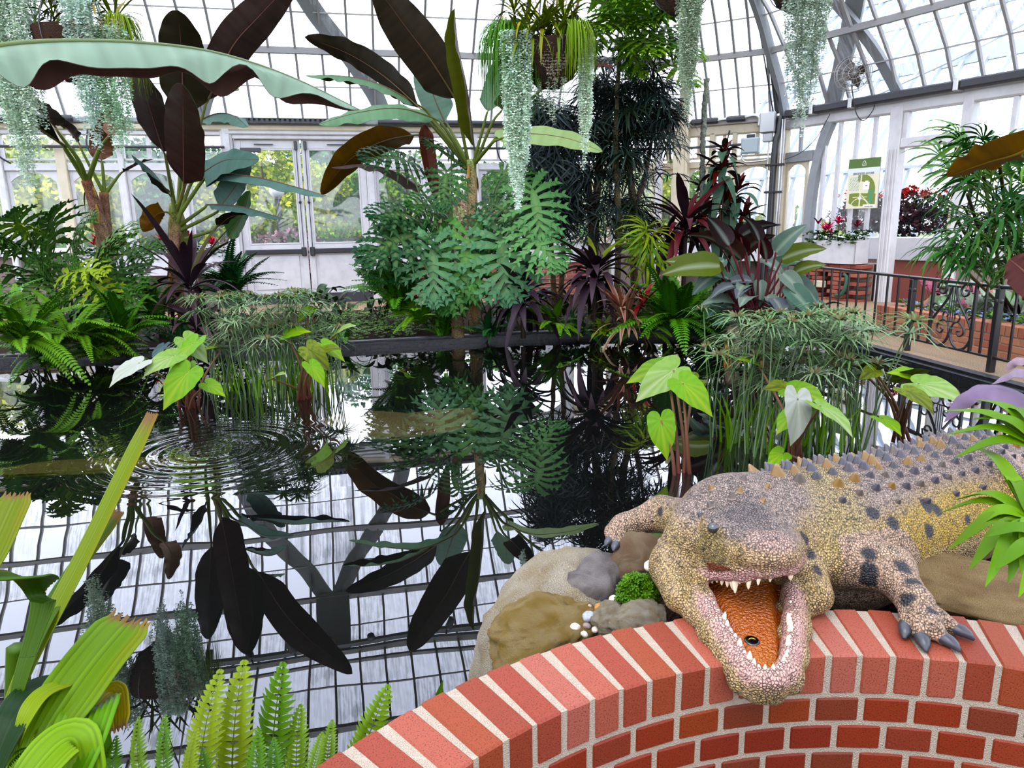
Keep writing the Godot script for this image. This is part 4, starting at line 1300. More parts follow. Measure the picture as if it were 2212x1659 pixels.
func skin_mesh(lo: Vector3, hi: Vector3, cell: float, paint: Callable) -> ArrayMesh:
	# surface nets, visiting only the blocks of cells that the skin can cross
	const B := 8
	var all := PackedInt32Array(range(PA.size()))
	var nb := Vector3i(((hi - lo) / (cell * B)).ceil())
	var reach := cell * B * 0.87
	var mb := MB.new()
	var nn := PackedVector3Array()
	var at := {}
	var edges := []
	var val := PackedFloat32Array()
	var m := B + 1
	val.resize(m * m * m)
	for bz in nb.z: for by in nb.y: for bx_ in nb.x:
		var o := lo + Vector3(bx_, by, bz) * cell * B
		var mid := o + Vector3.ONE * cell * B * 0.5
		var ids := PackedInt32Array()
		var least := 1.0
		for i in all:
			var e := limb_d(i, mid)
			if e < reach * 1.3 + absf(PK[i]):
				ids.append(i)
				if PK[i] >= 0.0: least = minf(least, e - PK[i] * 0.3)
		if least > reach * 1.3: continue
		if absf(skin(mid, ids)) > reach * 1.6 + 0.02: continue
		var q := 0
		for z in m: for y in m: for x in m:
			val[q] = skin(o + Vector3(x, y, z) * cell, ids)
			q += 1
		for z in B: for y in B: for x in B:
			q = (z * m + y) * m + x
			var mask := 0
			for c in 8:
				if val[q + (c & 1) + ((c >> 1) & 1) * m + (c >> 2) * m * m] < 0.0: mask |= 1 << c
			if mask == 0 or mask == 255: continue
			var sum := Vector3.ZERO
			var cnt := 0
			for c in 8:
				for ax in 3:
					var e := c | (1 << ax)
					if e == c: continue
					if ((mask >> c) & 1) == ((mask >> e) & 1): continue
					var v0 := val[q + (c & 1) + ((c >> 1) & 1) * m + (c >> 2) * m * m]
					var v1 := val[q + (e & 1) + ((e >> 1) & 1) * m + (e >> 2) * m * m]
					var f := v0 / (v0 - v1)
					var w := Vector3(c & 1, (c >> 1) & 1, c >> 2)
					w[ax] = f
					sum += w
					cnt += 1
			var p := o + (Vector3(x, y, z) + sum / cnt) * cell
			const E := 0.0016
			var d0 := skin(p, ids)
			var nr := Vector3(skin(p + Vector3(E, 0, 0), ids) - d0, skin(p + Vector3(0, E, 0), ids) - d0, skin(p + Vector3(0, 0, E), ids) - d0)
			nr = nr.normalized()
			p -= nr * d0
			var g := Vector3i(bx_ * B + x, by * B + y, bz * B + z)
			at[g] = mb.p(p, paint.call(p, nr))
			nn.append(nr)
			var s0 := mask & 1
			if s0 != ((mask >> 1) & 1): edges.append([g, 0, s0])
			if s0 != ((mask >> 2) & 1): edges.append([g, 1, s0])
			if s0 != ((mask >> 4) & 1): edges.append([g, 2, s0])
	for e in edges:
		var g: Vector3i = e[0]
		var u := Vector3i.ZERO
		var w := Vector3i.ZERO
		u[(e[1] + 1) % 3] = 1
		w[(e[1] + 2) % 3] = 1
		if not (at.has(g - u) and at.has(g - w) and at.has(g - u - w)): continue
		if e[2]: mb.quad(at[g - u - w], at[g - w], at[g], at[g - u])
		else: mb.quad(at[g - u - w], at[g - u], at[g], at[g - w])
	return mb.mesh(nn)


func onto(from: Vector3, dir: Vector3, all: PackedInt32Array) -> Vector3:       # where a ray meets the skin
	var p := from
	for k in 60:
		var d := skin(p, all)
		if d < 0.0006: break
		p += dir * d * 0.8
	return p


func slope(p: Vector3, all: PackedInt32Array) -> Vector3:
	const E := 0.003
	return Vector3(skin(p + Vector3(E, 0, 0), all) - skin(p - Vector3(E, 0, 0), all), skin(p + Vector3(0, E, 0), all) - skin(p - Vector3(0, E, 0), all), skin(p + Vector3(0, 0, E), all) - skin(p - Vector3(0, 0, E), all)).normalized()


var mottle := FastNoiseLite.new()
var speck := FastNoiseLite.new()
var SPOTS := [[V(0.919, 0.563, -1.709), 0.0182],
	[V(0.971, 0.536, -1.702), 0.0171],
	[V(1.118, 0.539, -1.807), 0.0197],
	[V(1.148, 0.524, -1.809), 0.0171],
	[V(1.096, 0.491, -1.750), 0.0194],
	[V(1.254, 0.482, -1.839), 0.0119],
	[V(1.243, 0.572, -1.934), 0.0105],
	[V(0.702, 0.540, -1.610), 0.0132],
	[V(0.693, 0.555, -1.602), 0.0095],
	[V(0.715, 0.501, -1.605), 0.0145],
	[V(0.710, 0.509, -1.609), 0.0108],
	[V(0.715, 0.486, -1.541), 0.0094],
	[V(0.720, 0.488, -1.560), 0.0083],
	[V(0.860, 0.503, -1.603), 0.0161],
	[V(0.856, 0.469, -1.582), 0.0186],
	[V(0.856, 0.445, -1.580), 0.0199],
	[V(0.919, 0.494, -1.554), 0.0148],
	[V(0.919, 0.490, -1.542), 0.0123],
	[V(0.912, 0.482, -1.501), 0.0097],
	[V(0.928, 0.480, -1.499), 0.0097],
	[V(0.878, 0.459, -1.460), 0.0143],
	[V(0.889, 0.468, -1.455), 0.0107],
	[V(0.917, 0.454, -1.419), 0.0094],
	[V(0.413, 0.498, -1.895), 0.0118],
	[V(0.435, 0.584, -1.710), 0.0119],
	[V(0.445, 0.595, -1.694), 0.0106],
	[V(8.884, -7.949, -26.496), 0.0920]]


func hide_colour(p: Vector3, n: Vector3) -> Color:
	var tan_ := hx("c6ac86")
	var m := mottle.get_noise_3dv(p * 100.0)
	var s := speck.get_noise_3dv(p * 100.0)
	var c := tan_.lerp(hx("ab9264"), clampf(m * 1.2 + 0.3, 0, 1))
	# grey-pink back and crown
	var back := smoothstep(0.35, 0.85, n.y) * smoothstep(0.47, 0.56, p.y)
	c = c.lerp(hx("a8968c").lerp(hx("70645f"), clampf(s * 1.4 + 0.4, 0, 1)), back * 0.9)
	if p.z > -1.72 and p.x < 0.72:
		# crown darkens between the eyes, snout turns pink
		var crown := smoothstep(0.12, 0.02, Vector2(p.x - 0.55, p.z + 1.57).length()) * smoothstep(0.2, 0.7, n.y)
		c = c.lerp(hx("5f5654"), crown * 0.75)
		var snout := smoothstep(0.075, 0.035, (p - Vector3(0.562, 0.585, -1.45)).length())
		c = c.lerp(hx("c9a394"), snout * 0.6)
		# olive cheek below the eye
		c = c.lerp(hx("8a7f50"), smoothstep(0.07, 0.03, (p - Vector3(0.46, 0.555, -1.53)).length()) * 0.6)
	# yellow flank
	var flank := smoothstep(0.86, 1.05, p.x) * smoothstep(0.40, 0.46, p.y) * smoothstep(0.585, 0.53, p.y) * smoothstep(-2.05, -1.9, p.z)
	c = c.lerp(hx("b89a1e"), flank * (0.85 + 0.3 * m))
	# side of the neck goes yellowish
	c = c.lerp(hx("b5a162"), smoothstep(0.72, 0.80, p.x) * smoothstep(0.95, 0.85, p.x) * smoothstep(0.46, 0.52, p.y) * 0.5)
	# legs are paler and pinker
	if (p.x > 0.80 and p.z > -1.70 and p.y < 0.53) or (p.x < 0.40 and p.z < -1.84):
		c = hx("c4a994").lerp(hx("b09478"), clampf(s + 0.4, 0, 1))
	if p.x > 1.5 and p.z > -2.12: c = hx("cbb19c")
	# dark flecks
	if s > 0.22: c = c.lerp(hx("352c28"), clampf((s - 0.22) * 4.0, 0, 0.8))
	# lips and the inside of the mouth
	if p.z > -1.74 and p.x > 0.40 and p.x < 0.74:
		var lip := 1.0
		for q in LIPS: lip = minf(lip, (p - q).length())
		c = c.lerp(hx("d9b0a6"), smoothstep(0.034, 0.019, lip) * smoothstep(-0.5, 0.3, n.y if p.y < 0.47 else 0.3 - n.y) * 0.95)
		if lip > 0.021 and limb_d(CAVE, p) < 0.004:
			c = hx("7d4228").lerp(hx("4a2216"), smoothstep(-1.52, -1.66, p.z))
	for q in SPOTS:
		var d: float = (p - q[0]).length()
		c = c.lerp(hx("2c2b2f"), smoothstep(q[1] + 0.006, q[1] - 0.002, d + m * 0.006))
	return c


var LIPS := PackedVector3Array()
var CAVE := 0
var crocodile_ids := PackedInt32Array()


func crocodile() -> void:
	mottle.seed = 5
	mottle.frequency = 0.25
	speck.seed = 9
	speck.frequency = 1.1
	speck.fractal_octaves = 2
	# trunk, neck, tail
	limb(V(0.90, 0.415, -1.88), V(1.50, 0.41, -2.22), 0.225, 0.225, 0.84, 0.05)
	limb(V(0.59, 0.50, -1.75), V(0.90, 0.43, -1.88), 0.165, 0.205, 0.92, 0.06)
	limb(V(1.50, 0.41, -2.22), V(2.4, 0.40, -2.5), 0.21, 0.12, 0.84, 0.05)
	# crown and upper jaw
	limb(V(0.55, 0.545, -1.70), V(0.535, 0.550, -1.58), 0.115, 0.088, 0.85, 0.05)
	limb(V(0.535, 0.552, -1.58), V(0.558, 0.583, -1.46), 0.085, 0.050, 0.60, 0.03)
	limb(V(0.545, 0.590, -1.455), V(0.580, 0.588, -1.455), 0.043, 0.040, 0.85, 0.03)
	limb(V(0.457, 0.532, -1.645), V(0.530, 0.575, -1.475), 0.046, 0.034, 1.0, 0.03)
	limb(V(0.672, 0.532, -1.665), V(0.590, 0.575, -1.475), 0.046, 0.034, 1.0, 0.03)
	# brows
	limb(V(0.464, 0.602, -1.545), V(0.470, 0.606, -1.585), 0.024, 0.022, 1.0, 0.025)
	limb(V(0.597, 0.600, -1.555), V(0.594, 0.606, -1.595), 0.024, 0.022, 1.0, 0.025)
	# upper lip
	var up := [V(0.437, 0.475, -1.64), V(0.461,0.475,-1.575), V(0.494,0.503,-1.51), V(0.51,0.523,-1.465), V(0.55,0.55,-1.435), V(0.606,0.553,-1.45), V(0.651,0.523,-1.53), V(0.708, 0.475, -1.66)]
	chain(up, [0.020, 0.017, 0.016, 0.019, 0.019, 0.017, 0.018, 0.020], 1.0, 0.02)
	# jowls
	limb(V(0.394, 0.447, -1.64), V(0.388, 0.437, -1.535), 0.052, 0.040, 1.0, 0.02)
	limb(V(0.722, 0.447, -1.64), V(0.700, 0.440, -1.52), 0.052, 0.043, 1.0, 0.02)
	limb(V(0.445, 0.55, -1.68), V(0.402, 0.47, -1.655), 0.052, 0.050, 1.0, 0.05)
	limb(V(0.68, 0.55, -1.69), V(0.718, 0.47, -1.66), 0.052, 0.050, 1.0, 0.05)
	# lower jaw: lips, flesh below them, floor between
	var lw := [V(0.437, 0.462, -1.64), V(0.436,0.45,-1.498), V(0.444,0.435,-1.419), V(0.457,0.422,-1.353), V(0.468,0.41,-1.294), V(0.484,0.404,-1.263), V(0.517,0.403,-1.26), V(0.552,0.408,-1.295), V(0.585,0.418,-1.357), V(0.619,0.432,-1.437), V(0.655,0.447,-1.532), V(0.708, 0.462, -1.665)]
	chain(lw, [0.020, 0.019, 0.018, 0.017, 0.017, 0.018, 0.018, 0.017, 0.017, 0.018, 0.019, 0.020], 1.0, 0.018)
	var fl := []
	for k in lw.size():
		var q: Vector3 = lw[k]
		var s := -1.0 if k < 5 else (1.0 if k > 6 else 0.0)
		fl.append(q + Vector3(0.010 * s, -0.027 if k > 1 and k < 10 else -0.034, -0.010 if s == 0.0 else 0.0))
	chain(fl, [0.036, 0.032, 0.027, 0.023, 0.020, 0.017, 0.017, 0.020, 0.023, 0.027, 0.032, 0.036], 1.0, 0.025)
	for k in range(1, 6): limb(fl[k] + Vector3(0, -0.016, 0), fl[11 - k] + Vector3(0, -0.016, 0), 0.019, 0.019, 0.9, 0.015)
	CAVE = PA.size()
	limb(V(0.572, 0.520, -1.69), V(0.545, 0.500, -1.40), 0.124, 0.075, 0.42, -0.012)
	var cheek := up.map(func(q): return q + V(0, 0.024, -0.014))
	chain(cheek.slice(0, 4), [0.026, 0.018], 1.0, 0.02)
	chain(cheek.slice(5, 8), [0.018, 0.026], 1.0, 0.02)
	# lips are put back over the cut
	chain(up, [0.015, 0.014], 1.0, 0.008)
	chain(lw, [0.016, 0.0155, 0.016], 1.0, 0.008)
	# near foreleg
	limb(V(0.775, 0.46, -1.69), V(0.925, 0.452, -1.615), 0.072, 0.058, 1.0, 0.03)
	limb(V(0.925, 0.452, -1.615), V(0.912, 0.440, -1.475), 0.052, 0.036, 1.0, 0.025)
	limb(V(0.912, 0.440, -1.475), V(0.905, 0.424, -1.415), 0.036, 0.030, 0.9, 0.02)
	var toes := [[V(0.889,0.43,-1.457), V(0.865,0.415,-1.425)], [V(0.886,0.43,-1.413), V(0.878,0.412,-1.387)], [V(0.905,0.43,-1.403), V(0.921,0.412,-1.381)], [V(0.941,0.43,-1.43), V(0.965,0.415,-1.411)]]
	for t in toes: limb(t[0], t[1], 0.020, 0.015, 1.0, 0.015)
	# far foreleg, its hand on the rock
	limb(V(0.50, 0.49, -1.83), V(0.435, 0.462, -1.965), 0.066, 0.050, 1.0, 0.03)
	limb(V(0.435, 0.462, -1.965), V(0.318, 0.438, -1.935), 0.047, 0.034, 1.0, 0.025)
	limb(V(0.318, 0.438, -1.935), V(0.288, 0.428, -1.915), 0.034, 0.030, 0.9, 0.02)
	var toes2 := [[V(0.30, 0.43, -1.935), V(0.29,0.43,-1.919)], [V(0.295, 0.425, -1.91), V(0.278,0.42,-1.891)], [V(0.30, 0.42, -1.895), V(0.29,0.415,-1.874)]]
	for t in toes2: limb(t[0], t[1], 0.019, 0.015, 1.0, 0.015)
	# folded hind leg
	limb(V(1.454,0.538,-2.1), V(1.497,0.506,-2.02), 0.085, 0.062, 1.0, 0.03)
	limb(V(1.497,0.506,-2.02), V(1.536,0.417,-1.95), 0.058, 0.045, 1.0, 0.02)
	LIPS = smooth_path(up, 30)
	LIPS.append_array(smooth_path(lw, 44))
	crocodile_ids = PackedInt32Array(range(PA.size()))
	var w := thing("crocodile_statue", "large painted crocodile statue with wide open jaws lying over the red brick wall", "statue")
	var hide := skin_mesh(V(0.20, 0.26, -2.62), V(1.95, 0.74, -1.22), 0.0062, hide_colour)
	part(w, "body", hide, M.croc)
	# mouth floor and tongue
	var left := smooth_path(lw.slice(0, 6), 24)
	var rr := lw.slice(6, 12)
	rr.reverse()
	var right := smooth_path(rr, 24)
	var fm := MB.new()
	var nv := 25
	var nu := 29
	for i in nv:
		var v := float(i) / (nv - 1)
		var a := left[i]
		var b := right[i]
		for j in nu:
			var u := float(j) / (nu - 1) * 2.0 - 1.0
			var p := a.lerp(b, (u + 1.0) / 2.0)
			var au := absf(u)
			var y := -0.040 + 0.037 * smoothstep(0.74, 1.0, au) + 0.020 * smoothstep(0.66, 0.50, au) * (0.5 + 0.5 * smoothstep(0.0, 0.3, v))
			y += 0.0035 * smoothstep(0.6, 0.4, au) * (sin(v * 26.0 + sin(u * 5.0) * 1.4) * 0.35 + sin(u * 17.0 + v * 9.0) * 0.2)
			p.y += y * (1.0 - 0.45 * v)
			var c := hx("94532f").lerp(hx("7a3a22"), smoothstep(0.5, 0.75, au) * 0.7)
			c = c.lerp(hx("a86a38"), smoothstep(0.45, 0.8, v) * smoothstep(0.7, 0.4, au) * 0.6)
			c = c.lerp(hx("bd8a7e"), smoothstep(0.86, 1.0, au))
			fm.p(p, c)
	for i in nv - 1:
		for j in nu - 1:
			var k := i * nu + j
			fm.quad(k, k + nu, k + nu + 1, k + 1)
	part(w, "tongue", fm.mesh(), M.mouth)
	# the black outlet in the tongue
	var hole := MB.new()
	lathe(hole, [Vector2(0.0, 0.004), Vector2(0.012, 0.004), Vector2(0.0155, 0.003), Vector2(0.017, 0.0), Vector2(0.017, -0.01)], 24, [hx("060606")])
	var ctr: Vector3 = V(0.51,0.405,-1.385)
	var ho := part(w, "spout_hole", hole.mesh(), M.gloss, Transform3D(Basis.from_euler(Vector3(0.12, 0, 0)), ctr + Vector3(0, 0.004, 0)), "black round outlet with a painted yellow glint in the orange tongue")
	var arc := MB.new()  # crescent reflection on the outlet, put in as a thin yellow arc
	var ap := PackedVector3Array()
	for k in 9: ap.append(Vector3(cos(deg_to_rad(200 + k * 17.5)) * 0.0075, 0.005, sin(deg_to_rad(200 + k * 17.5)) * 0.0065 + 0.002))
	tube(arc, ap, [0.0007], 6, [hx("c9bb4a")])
	part(ho, "painted_glint", arc.mesh(), M.gloss)
	# teeth
	var tooth := MB.new()
	lathe(tooth, [Vector2(0.46, -0.3), Vector2(0.48, 0.0), Vector2(0.42, 0.35), Vector2(0.27, 0.72), Vector2(0.10, 0.95), Vector2(0.0, 1.0)], 9, [Color.WHITE])
	for q in tooth.v.size(): tooth.v[q].z += tooth.v[q].y * tooth.v[q].y * 0.12
	var tm := tooth.mesh()
	var lowers := [[0.10, 7], [0.13, 6], [0.165, 8], [0.20, 18], [0.225, 14], [0.25, 9], [0.285, 13], [0.31, 17], [0.345, 10], [0.38, 21], [0.415, 15], [0.45, 12], [0.485, 15], [0.53, 15], [0.565, 9], [0.61, 13], [0.635, 16], [0.66, 11], [0.69, 20], [0.715, 12], [0.745, 22], [0.77, 24], [0.80, 9], [0.85, 7]]
	var lp := smooth_path(lw, 200)
	for q in lowers:
		var p := lp[int(q[0] * 200)]
		var inw: Vector3 = V(0.55, 0.42, -1.46) - p
		inw.y = 0
		inw = inw.normalized()
		var hgt: float = q[1] * 0.0012
		var upv := (Vector3.UP + inw * rng.randf_range(-0.05, 0.45)).normalized()
		var zz := upv.cross(Vector3(inw.z, 0, -inw.x)).normalized()
		part(w, "tooth", tm, M.tooth, Transform3D(Basis(upv.cross(zz) * (0.006 + hgt * 0.32), upv * hgt, zz * (0.006 + hgt * 0.3)), p + Vector3(0, 0.013, 0) + inw * 0.007))
	var uppers := [[0.09, 6], [0.13, 9], [0.17, 11], [0.20, 9], [0.235, 13], [0.27, 16], [0.305, 20], [0.345, 24], [0.40, 8], [0.47, 19], [0.53, 15], [0.60, 14], [0.665, 10], [0.70, 7], [0.735, 17], [0.76, 20], [0.80, 22]]
	var ul := smooth_path(up, 200)
	for q in uppers:
		var p := ul[int(q[0] * 200)]
		var inw: Vector3 = V(0.565, 0.53, -1.54) - p
		inw.y = 0
		inw = inw.normalized()
		var hgt: float = q[1] * 0.0016
		var upv := (Vector3.DOWN + inw * rng.randf_range(-0.1, 0.1)).normalized()
		var zz := upv.cross(Vector3(inw.z, 0, -inw.x)).normalized()
		part(w, "tooth", tm, M.tooth, Transform3D(Basis(upv.cross(zz) * (0.005 + hgt * 0.30), upv * hgt, zz * (0.006 + hgt * 0.3)), p + Vector3(0, -0.009, 0) + inw * 0.002))
	# claws
	var claw := MB.new()
	var cp := smooth_path([Vector3(0, -0.004, -0.012), Vector3(0, 0.0, 0.006), Vector3(0, -0.001, 0.022), Vector3(0, -0.007, 0.036)], 12)
	tube(claw, cp, [0.0125, 0.0145, 0.0135, 0.010, 0.003], 10, [Color.WHITE], 0.85)
	var cm := claw.mesh()
	for t in toes: part(w, "claw", cm, M.claw, aim(t[1] + Vector3(0, 0.002, 0), (t[1] - t[0]) * Vector3(1, 0.3, 1) + Vector3(0, 0, 0.006), Vector3.UP, 1.12))
	for t in toes2: part(w, "claw", cm, M.claw, aim(t[1], (t[1] - t[0]) * Vector3(1, 0.4, 1), Vector3.UP, 1.0))
	# eyes
	var em := SphereMesh.new()
	em.radius = 0.0125
	em.height = 0.025
	for p in [V(0.456, 0.611, -1.526), V(0.606, 0.598, -1.545)]:
		part(w, "eye", em, M.eye, Transform3D(Basis.IDENTITY, p))
	# horny plates down the back, in rows, and the little horns of the neck
	var plates := []
	for k in 3:
		var sc := MB.new()
		var col: Color = [hx("38363a"), hx("4b423c"), hx("6b5334")][k]
		lathe(sc, [Vector2(0.020, -0.004), Vector2(0.0165, 0.002), Vector2(0.011, 0.010), Vector2(0.0065, 0.0175), Vector2(0.003, 0.022), Vector2(0.0, 0.0235)], 10, [hx("8d7d70"), col, col, col, col.lightened(0.05), col.lightened(0.1)])
		for q in sc.v.size():
			sc.v[q].x *= 0.72
			sc.v[q].z += sc.v[q].y * -0.35
		plates.append(sc.mesh())
	for row in 9:
		var lat := -0.165 + row * 0.043
		for k in 17:
			var u := float(k) / 16.0 + (0.03 if row % 2 else 0.0)
			if absf(lat - 0.0) > 0.14 and (u < 0.25 or k % 2): continue
			if u < 0.08 and absf(lat) > 0.09: continue
			var ax := V(0.70, 0.9, -1.80).lerp(V(1.62, 0.9, -2.28), u)
			var p := onto(ax + V(0.46, 0, 0.88) * lat, Vector3.DOWN, crocodile_ids)
			var n := slope(p, crocodile_ids)
			var size := (1.0 - absf(lat) * 2.2) * lerpf(1.0, 0.8, u) * rng.randf_range(1.1, 1.5)
			part(w, "back_plate", plates[rng.randi() % 3 if rng.randf() < 0.5 else 0], M.gloss_plate, aim(p - n * 0.001, V(0.88, 0, -0.47), n, size))
	for q in [V(0.56, 0.9, -1.665), V(0.535, 0.9, -1.645), V(0.61, 0.9, -1.64), V(0.48, 0.9, -1.64), V(0.452, 0.9, -1.62), V(0.50, 0.9, -1.70), V(0.64, 0.9, -1.70), V(0.585, 0.9, -1.715)]:
		var p := onto(q, Vector3.DOWN, crocodile_ids)
		part(w, "neck_horn", plates[rng.randi() % 3], M.gloss_plate, aim(p, V(0.3, 0, -1), slope(p, crocodile_ids), rng.randf_range(0.55, 0.85)))


# ---------- stones ----------
func stone_mesh(seed_: int, cols: Array, rough: float, div := 14, facet := 0.5) -> ArrayMesh:
	var n := FastNoiseLite.new()
	n.seed = seed_
	n.frequency = 0.9
	n.fractal_octaves = 4
	var r := RandomNumberGenerator.new()
	r.seed = seed_
	var cuts := []
	for k in 9: cuts.append([Vector3(r.randf_range(-1, 1), r.randf_range(-1, 1), r.randf_range(-1, 1)).normalized(), r.randf_range(0.62, 0.95)])
	var mb := MB.new()
	var at := {}
	for f in 6:
		for i in div + 1:
			for j in div + 1:
				var u := tan((float(i) / div * 2 - 1) * PI / 4)
				var v := tan((float(j) / div * 2 - 1) * PI / 4)
				var d: Vector3 = [Vector3(1, u, v), Vector3(-1, v, u), Vector3(v, 1, u), Vector3(u, -1, v), Vector3(u, v, 1), Vector3(v, u, -1)][f]
				d = d.normalized()
				var key := Vector3i((d * 4000.0).round())
				if not at.has(key):
					var rad := 1.0
					for c in cuts:
						var q: float = d.dot(c[0])
						if q > 0.05: rad = minf(rad, lerpf(1.0, c[1] / q, facet))
					rad *= 1.0 + n.get_noise_3dv(d * 1.6) * rough + n.get_noise_3dv(d * 6.0) * rough * 0.25
					var c0: Color = cols[0]
					var m := n.get_noise_3dv(d * 2.4 + Vector3.ONE * 7)
					c0 = c0.lerp(cols[1], clampf(m * 1.6 + 0.5, 0, 1))
					at[key] = mb.p(d * rad, c0)
		for i in div:
			for j in div:
				var k := []
				for o in [[0, 0], [1, 0], [1, 1], [0, 1]]:
					var u := tan((float(i + o[0]) / div * 2 - 1) * PI / 4)
					var v := tan((float(j + o[1]) / div * 2 - 1) * PI / 4)
					var d: Vector3 = [Vector3(1, u, v), Vector3(-1, v, u), Vector3(v, 1, u), Vector3(u, -1, v), Vector3(u, v, 1), Vector3(v, u, -1)][f]
					k.append(at[Vector3i((d.normalized() * 4000.0).round())])
				mb.quad(k[0], k[1], k[2], k[3])
	return mb.mesh()


func stone(called: String, at: Vector3, size: Vector3, rot: Vector3, seed_: int, cols: Array, label: String, cat: String, group := "", rough := 0.22, m: Material = M.rock, facet := 0.5) -> void:
	var b := Basis.from_euler(rot) * Basis.from_scale(size)
	var o := part(self, called, stone_mesh(seed_, cols, rough, 16 if size.length() > 0.08 else 8, facet), m, Transform3D(b, at))
	tag(o, label, cat, group)


func stones() -> void:
	var buff := [hx("d4c2a2"), hx("eee2ca")]
	var greyp := [hx("b5aaa4"), hx("d8cec6")]
	stone("boulder", V(0.10, 0.10, -1.86), V(0.21, 0.30, 0.22), V(0.0, 0.5, -0.55), 3, buff, "largest buff boulder, sloping from the water up to the grey rock", "rock", "", 0.16, M.rock, 0.25)
	stone("rock", V(0.225,0.269,-1.846), V(0.115, 0.125, 0.10), V(0.2, 0.3, -0.1), 11, greyp, "blocky grey granite rock below the crocodile's far claws", "rock", "", 0.22, M.rock, 0.9)
	stone("rock", V(0.358,0.356,-1.866), V(0.105, 0.085, 0.08), V(0.1, -0.3, -0.25), 14, [hx("b49478"), hx("cdb596")], "tan rock that the crocodile's far hand rests on", "rock", "", 0.2, M.rock, 0.8)
	stone("rock", V(0.071,0.265,-1.658), V(0.15, 0.08, 0.12), V(0.2, 0.4, 0.22), 17, [hx("b89a5c"), hx("d6bd8c")], "flat yellowish rock under the pile of pebbles beside the brick coping", "rock", "", 0.25, M.rock, 0.8)
	stone("rock", V(0.309,0.334,-1.59), V(0.075, 0.05, 0.06), V(0.2, 0.2, 0.1), 19, buff, "small sandy rock against the brick beside the green moss", "rock", "", 0.25, M.rock, 0.7)
	stone("rock", V(0.242,0.311,-1.642), V(0.05, 0.045, 0.05), V(0.5, 0.2, -0.6), 23, buff, "wedge of brown rock leaning between pebbles and moss", "rock", "", 0.25, M.rock, 0.7)
	stone("flat_rock", V(1.185,0.38,-1.636), V(0.30, 0.055, 0.17), V(0.06, -0.25, -0.04), 29, [hx("a98c66"), hx("c6ab80")], "wide flat layered rock behind the crocodile's near foot", "rock", "", 0.15, M.rock, 0.7)
	var fill := slab("gravel_bed", [Vector2(0.25, -1.50), Vector2(0.45, -1.54), Vector2(0.75, -1.53), Vector2(1.1, -1.47), Vector2(1.55, -1.2), Vector2(2.4, -0.9), Vector2(2.8, -2.9), Vector2(1.4, -2.5), Vector2(0.55, -2.05), Vector2(0.25, -1.95)], -0.24, 0.27, M.soil)
	tag(fill, "dark gravel ground under the crocodile behind the brick wall", "gravel", "", "stuff")
	var pc := [[hx("9a8b80"), hx("b3a596")], [hx("8d9094"), hx("a4a7ab")], [hx("a5794a"), hx("8b5f35")], [hx("d8d0c6"), hx("c4b9aa")], [hx("7d6f69"), hx("998a80")]]
	var pb := [[1218, 1338, 16, 0, "round buff pebble at the left of the pebble pile"], [1272, 1332, 19, 1, "blue-grey angular pebble in the middle of the pebble pile"], [1296, 1313, 16, 2, "round brown pebble at the top right of the pebble pile"], [1243, 1330, 12, 0, "long tan pebble wedged behind the buff one"], [1243, 1355, 13, 3, "pale cream pebble at the front of the pebble pile"], [1268, 1352, 11, 4, "dark oval pebble in front of the blue-grey one"], [1285, 1360, 10, 3, "small white pebble touching the brick coping"], [1262, 1370, 10, 3, "white pebble lowest in the pile at the mortar joint"], [1326, 1296, 15, 3, "whitish pebble leaning on the brown wedge rock"], [1222, 1318, 11, 4, "grey pebble at the back left of the pile"], [1232, 1318, 8, 4, "tiny brown pebble behind the round buff one"], [1272, 1311, 9, 0, "flat tan pebble touching the foot of the grey granite rock"], [1296, 1340, 9, 4, "small mauve pebble right of the blue-grey one"], [1430, 1168, 13, 4, "dark round pebble in the hollow below the crocodile's elbow"], [1424, 1207, 11, 1, "grey-white flat pebble against the crocodile's neck"], [1405, 1222, 17, 3, "cream pebble above the green moss"], [1438, 1188, 9, 0, "pinkish pebble between two dark pebbles by the neck"]]
	for q in pb:
		var k := rng.randi()
		var s: float = q[2] * 0.00105
		var p := PEB[pb.find(q)] as Vector3
		stone("pebble", p, V(s, s * 0.72, s * 0.85), V(rng.randf_range(-0.4, 0.4), rng.randf() * 6, rng.randf_range(-0.4, 0.4)), 50 + pb.find(q), pc[q[3]], q[4], "pebble", "loose pebbles beside the crocodile", 0.07, M.pebble, 0.35)


var PEB := [V(0.122,0.308,-1.655), V(0.186,0.318,-1.65), V(0.216,0.333,-1.666), V(0.154,0.307,-1.673), V(0.149,0.305,-1.623), V(0.179,0.304,-1.63), V(0.198,0.3,-1.618), V(0.168,0.305,-1.591), V(0.254,0.346,-1.681), V(0.129,0.317,-1.685), V(0.142,0.311,-1.694), V(0.19,0.322,-1.689), V(0.214,0.309,-1.646), V(0.387,0.482,-1.737), V(0.368,0.46,-1.68), V(0.345,0.444,-1.675), V(0.39,0.471,-1.706)]


# ---------- plants: leaves and how they are put together ----------
func width_at(kind: String, t: float) -> float:
	match kind:
		"banana": return pow(clampf(t / 0.16, 0, 1), 0.7) * pow(1.0 - pow(clampf((t - 0.35) / 0.65, 0, 1), 2.6), 0.6) * (0.9 + 0.1 * sin(t * 3.1))
		"strap": return lerpf(0.35, 1.0, smoothstep(0.0, 0.4, t)) * pow(1.0 - pow(t, 2.2), 0.8)
		"lance": return pow(sin(PI * pow(clampf(t, 0, 1), 0.8)), 0.8)
		"grass": return pow(1.0 - t, 0.55)
		"paddle": return pow(sin(PI * pow(clampf(t * 0.97 + 0.03, 0, 1), 0.62)), 0.75)
		"oar": return lerpf(0.10, 1.0, smoothstep(0.15, 0.55, t)) * pow(1.0 - pow(t, 6.0), 0.6)
	return 1.0


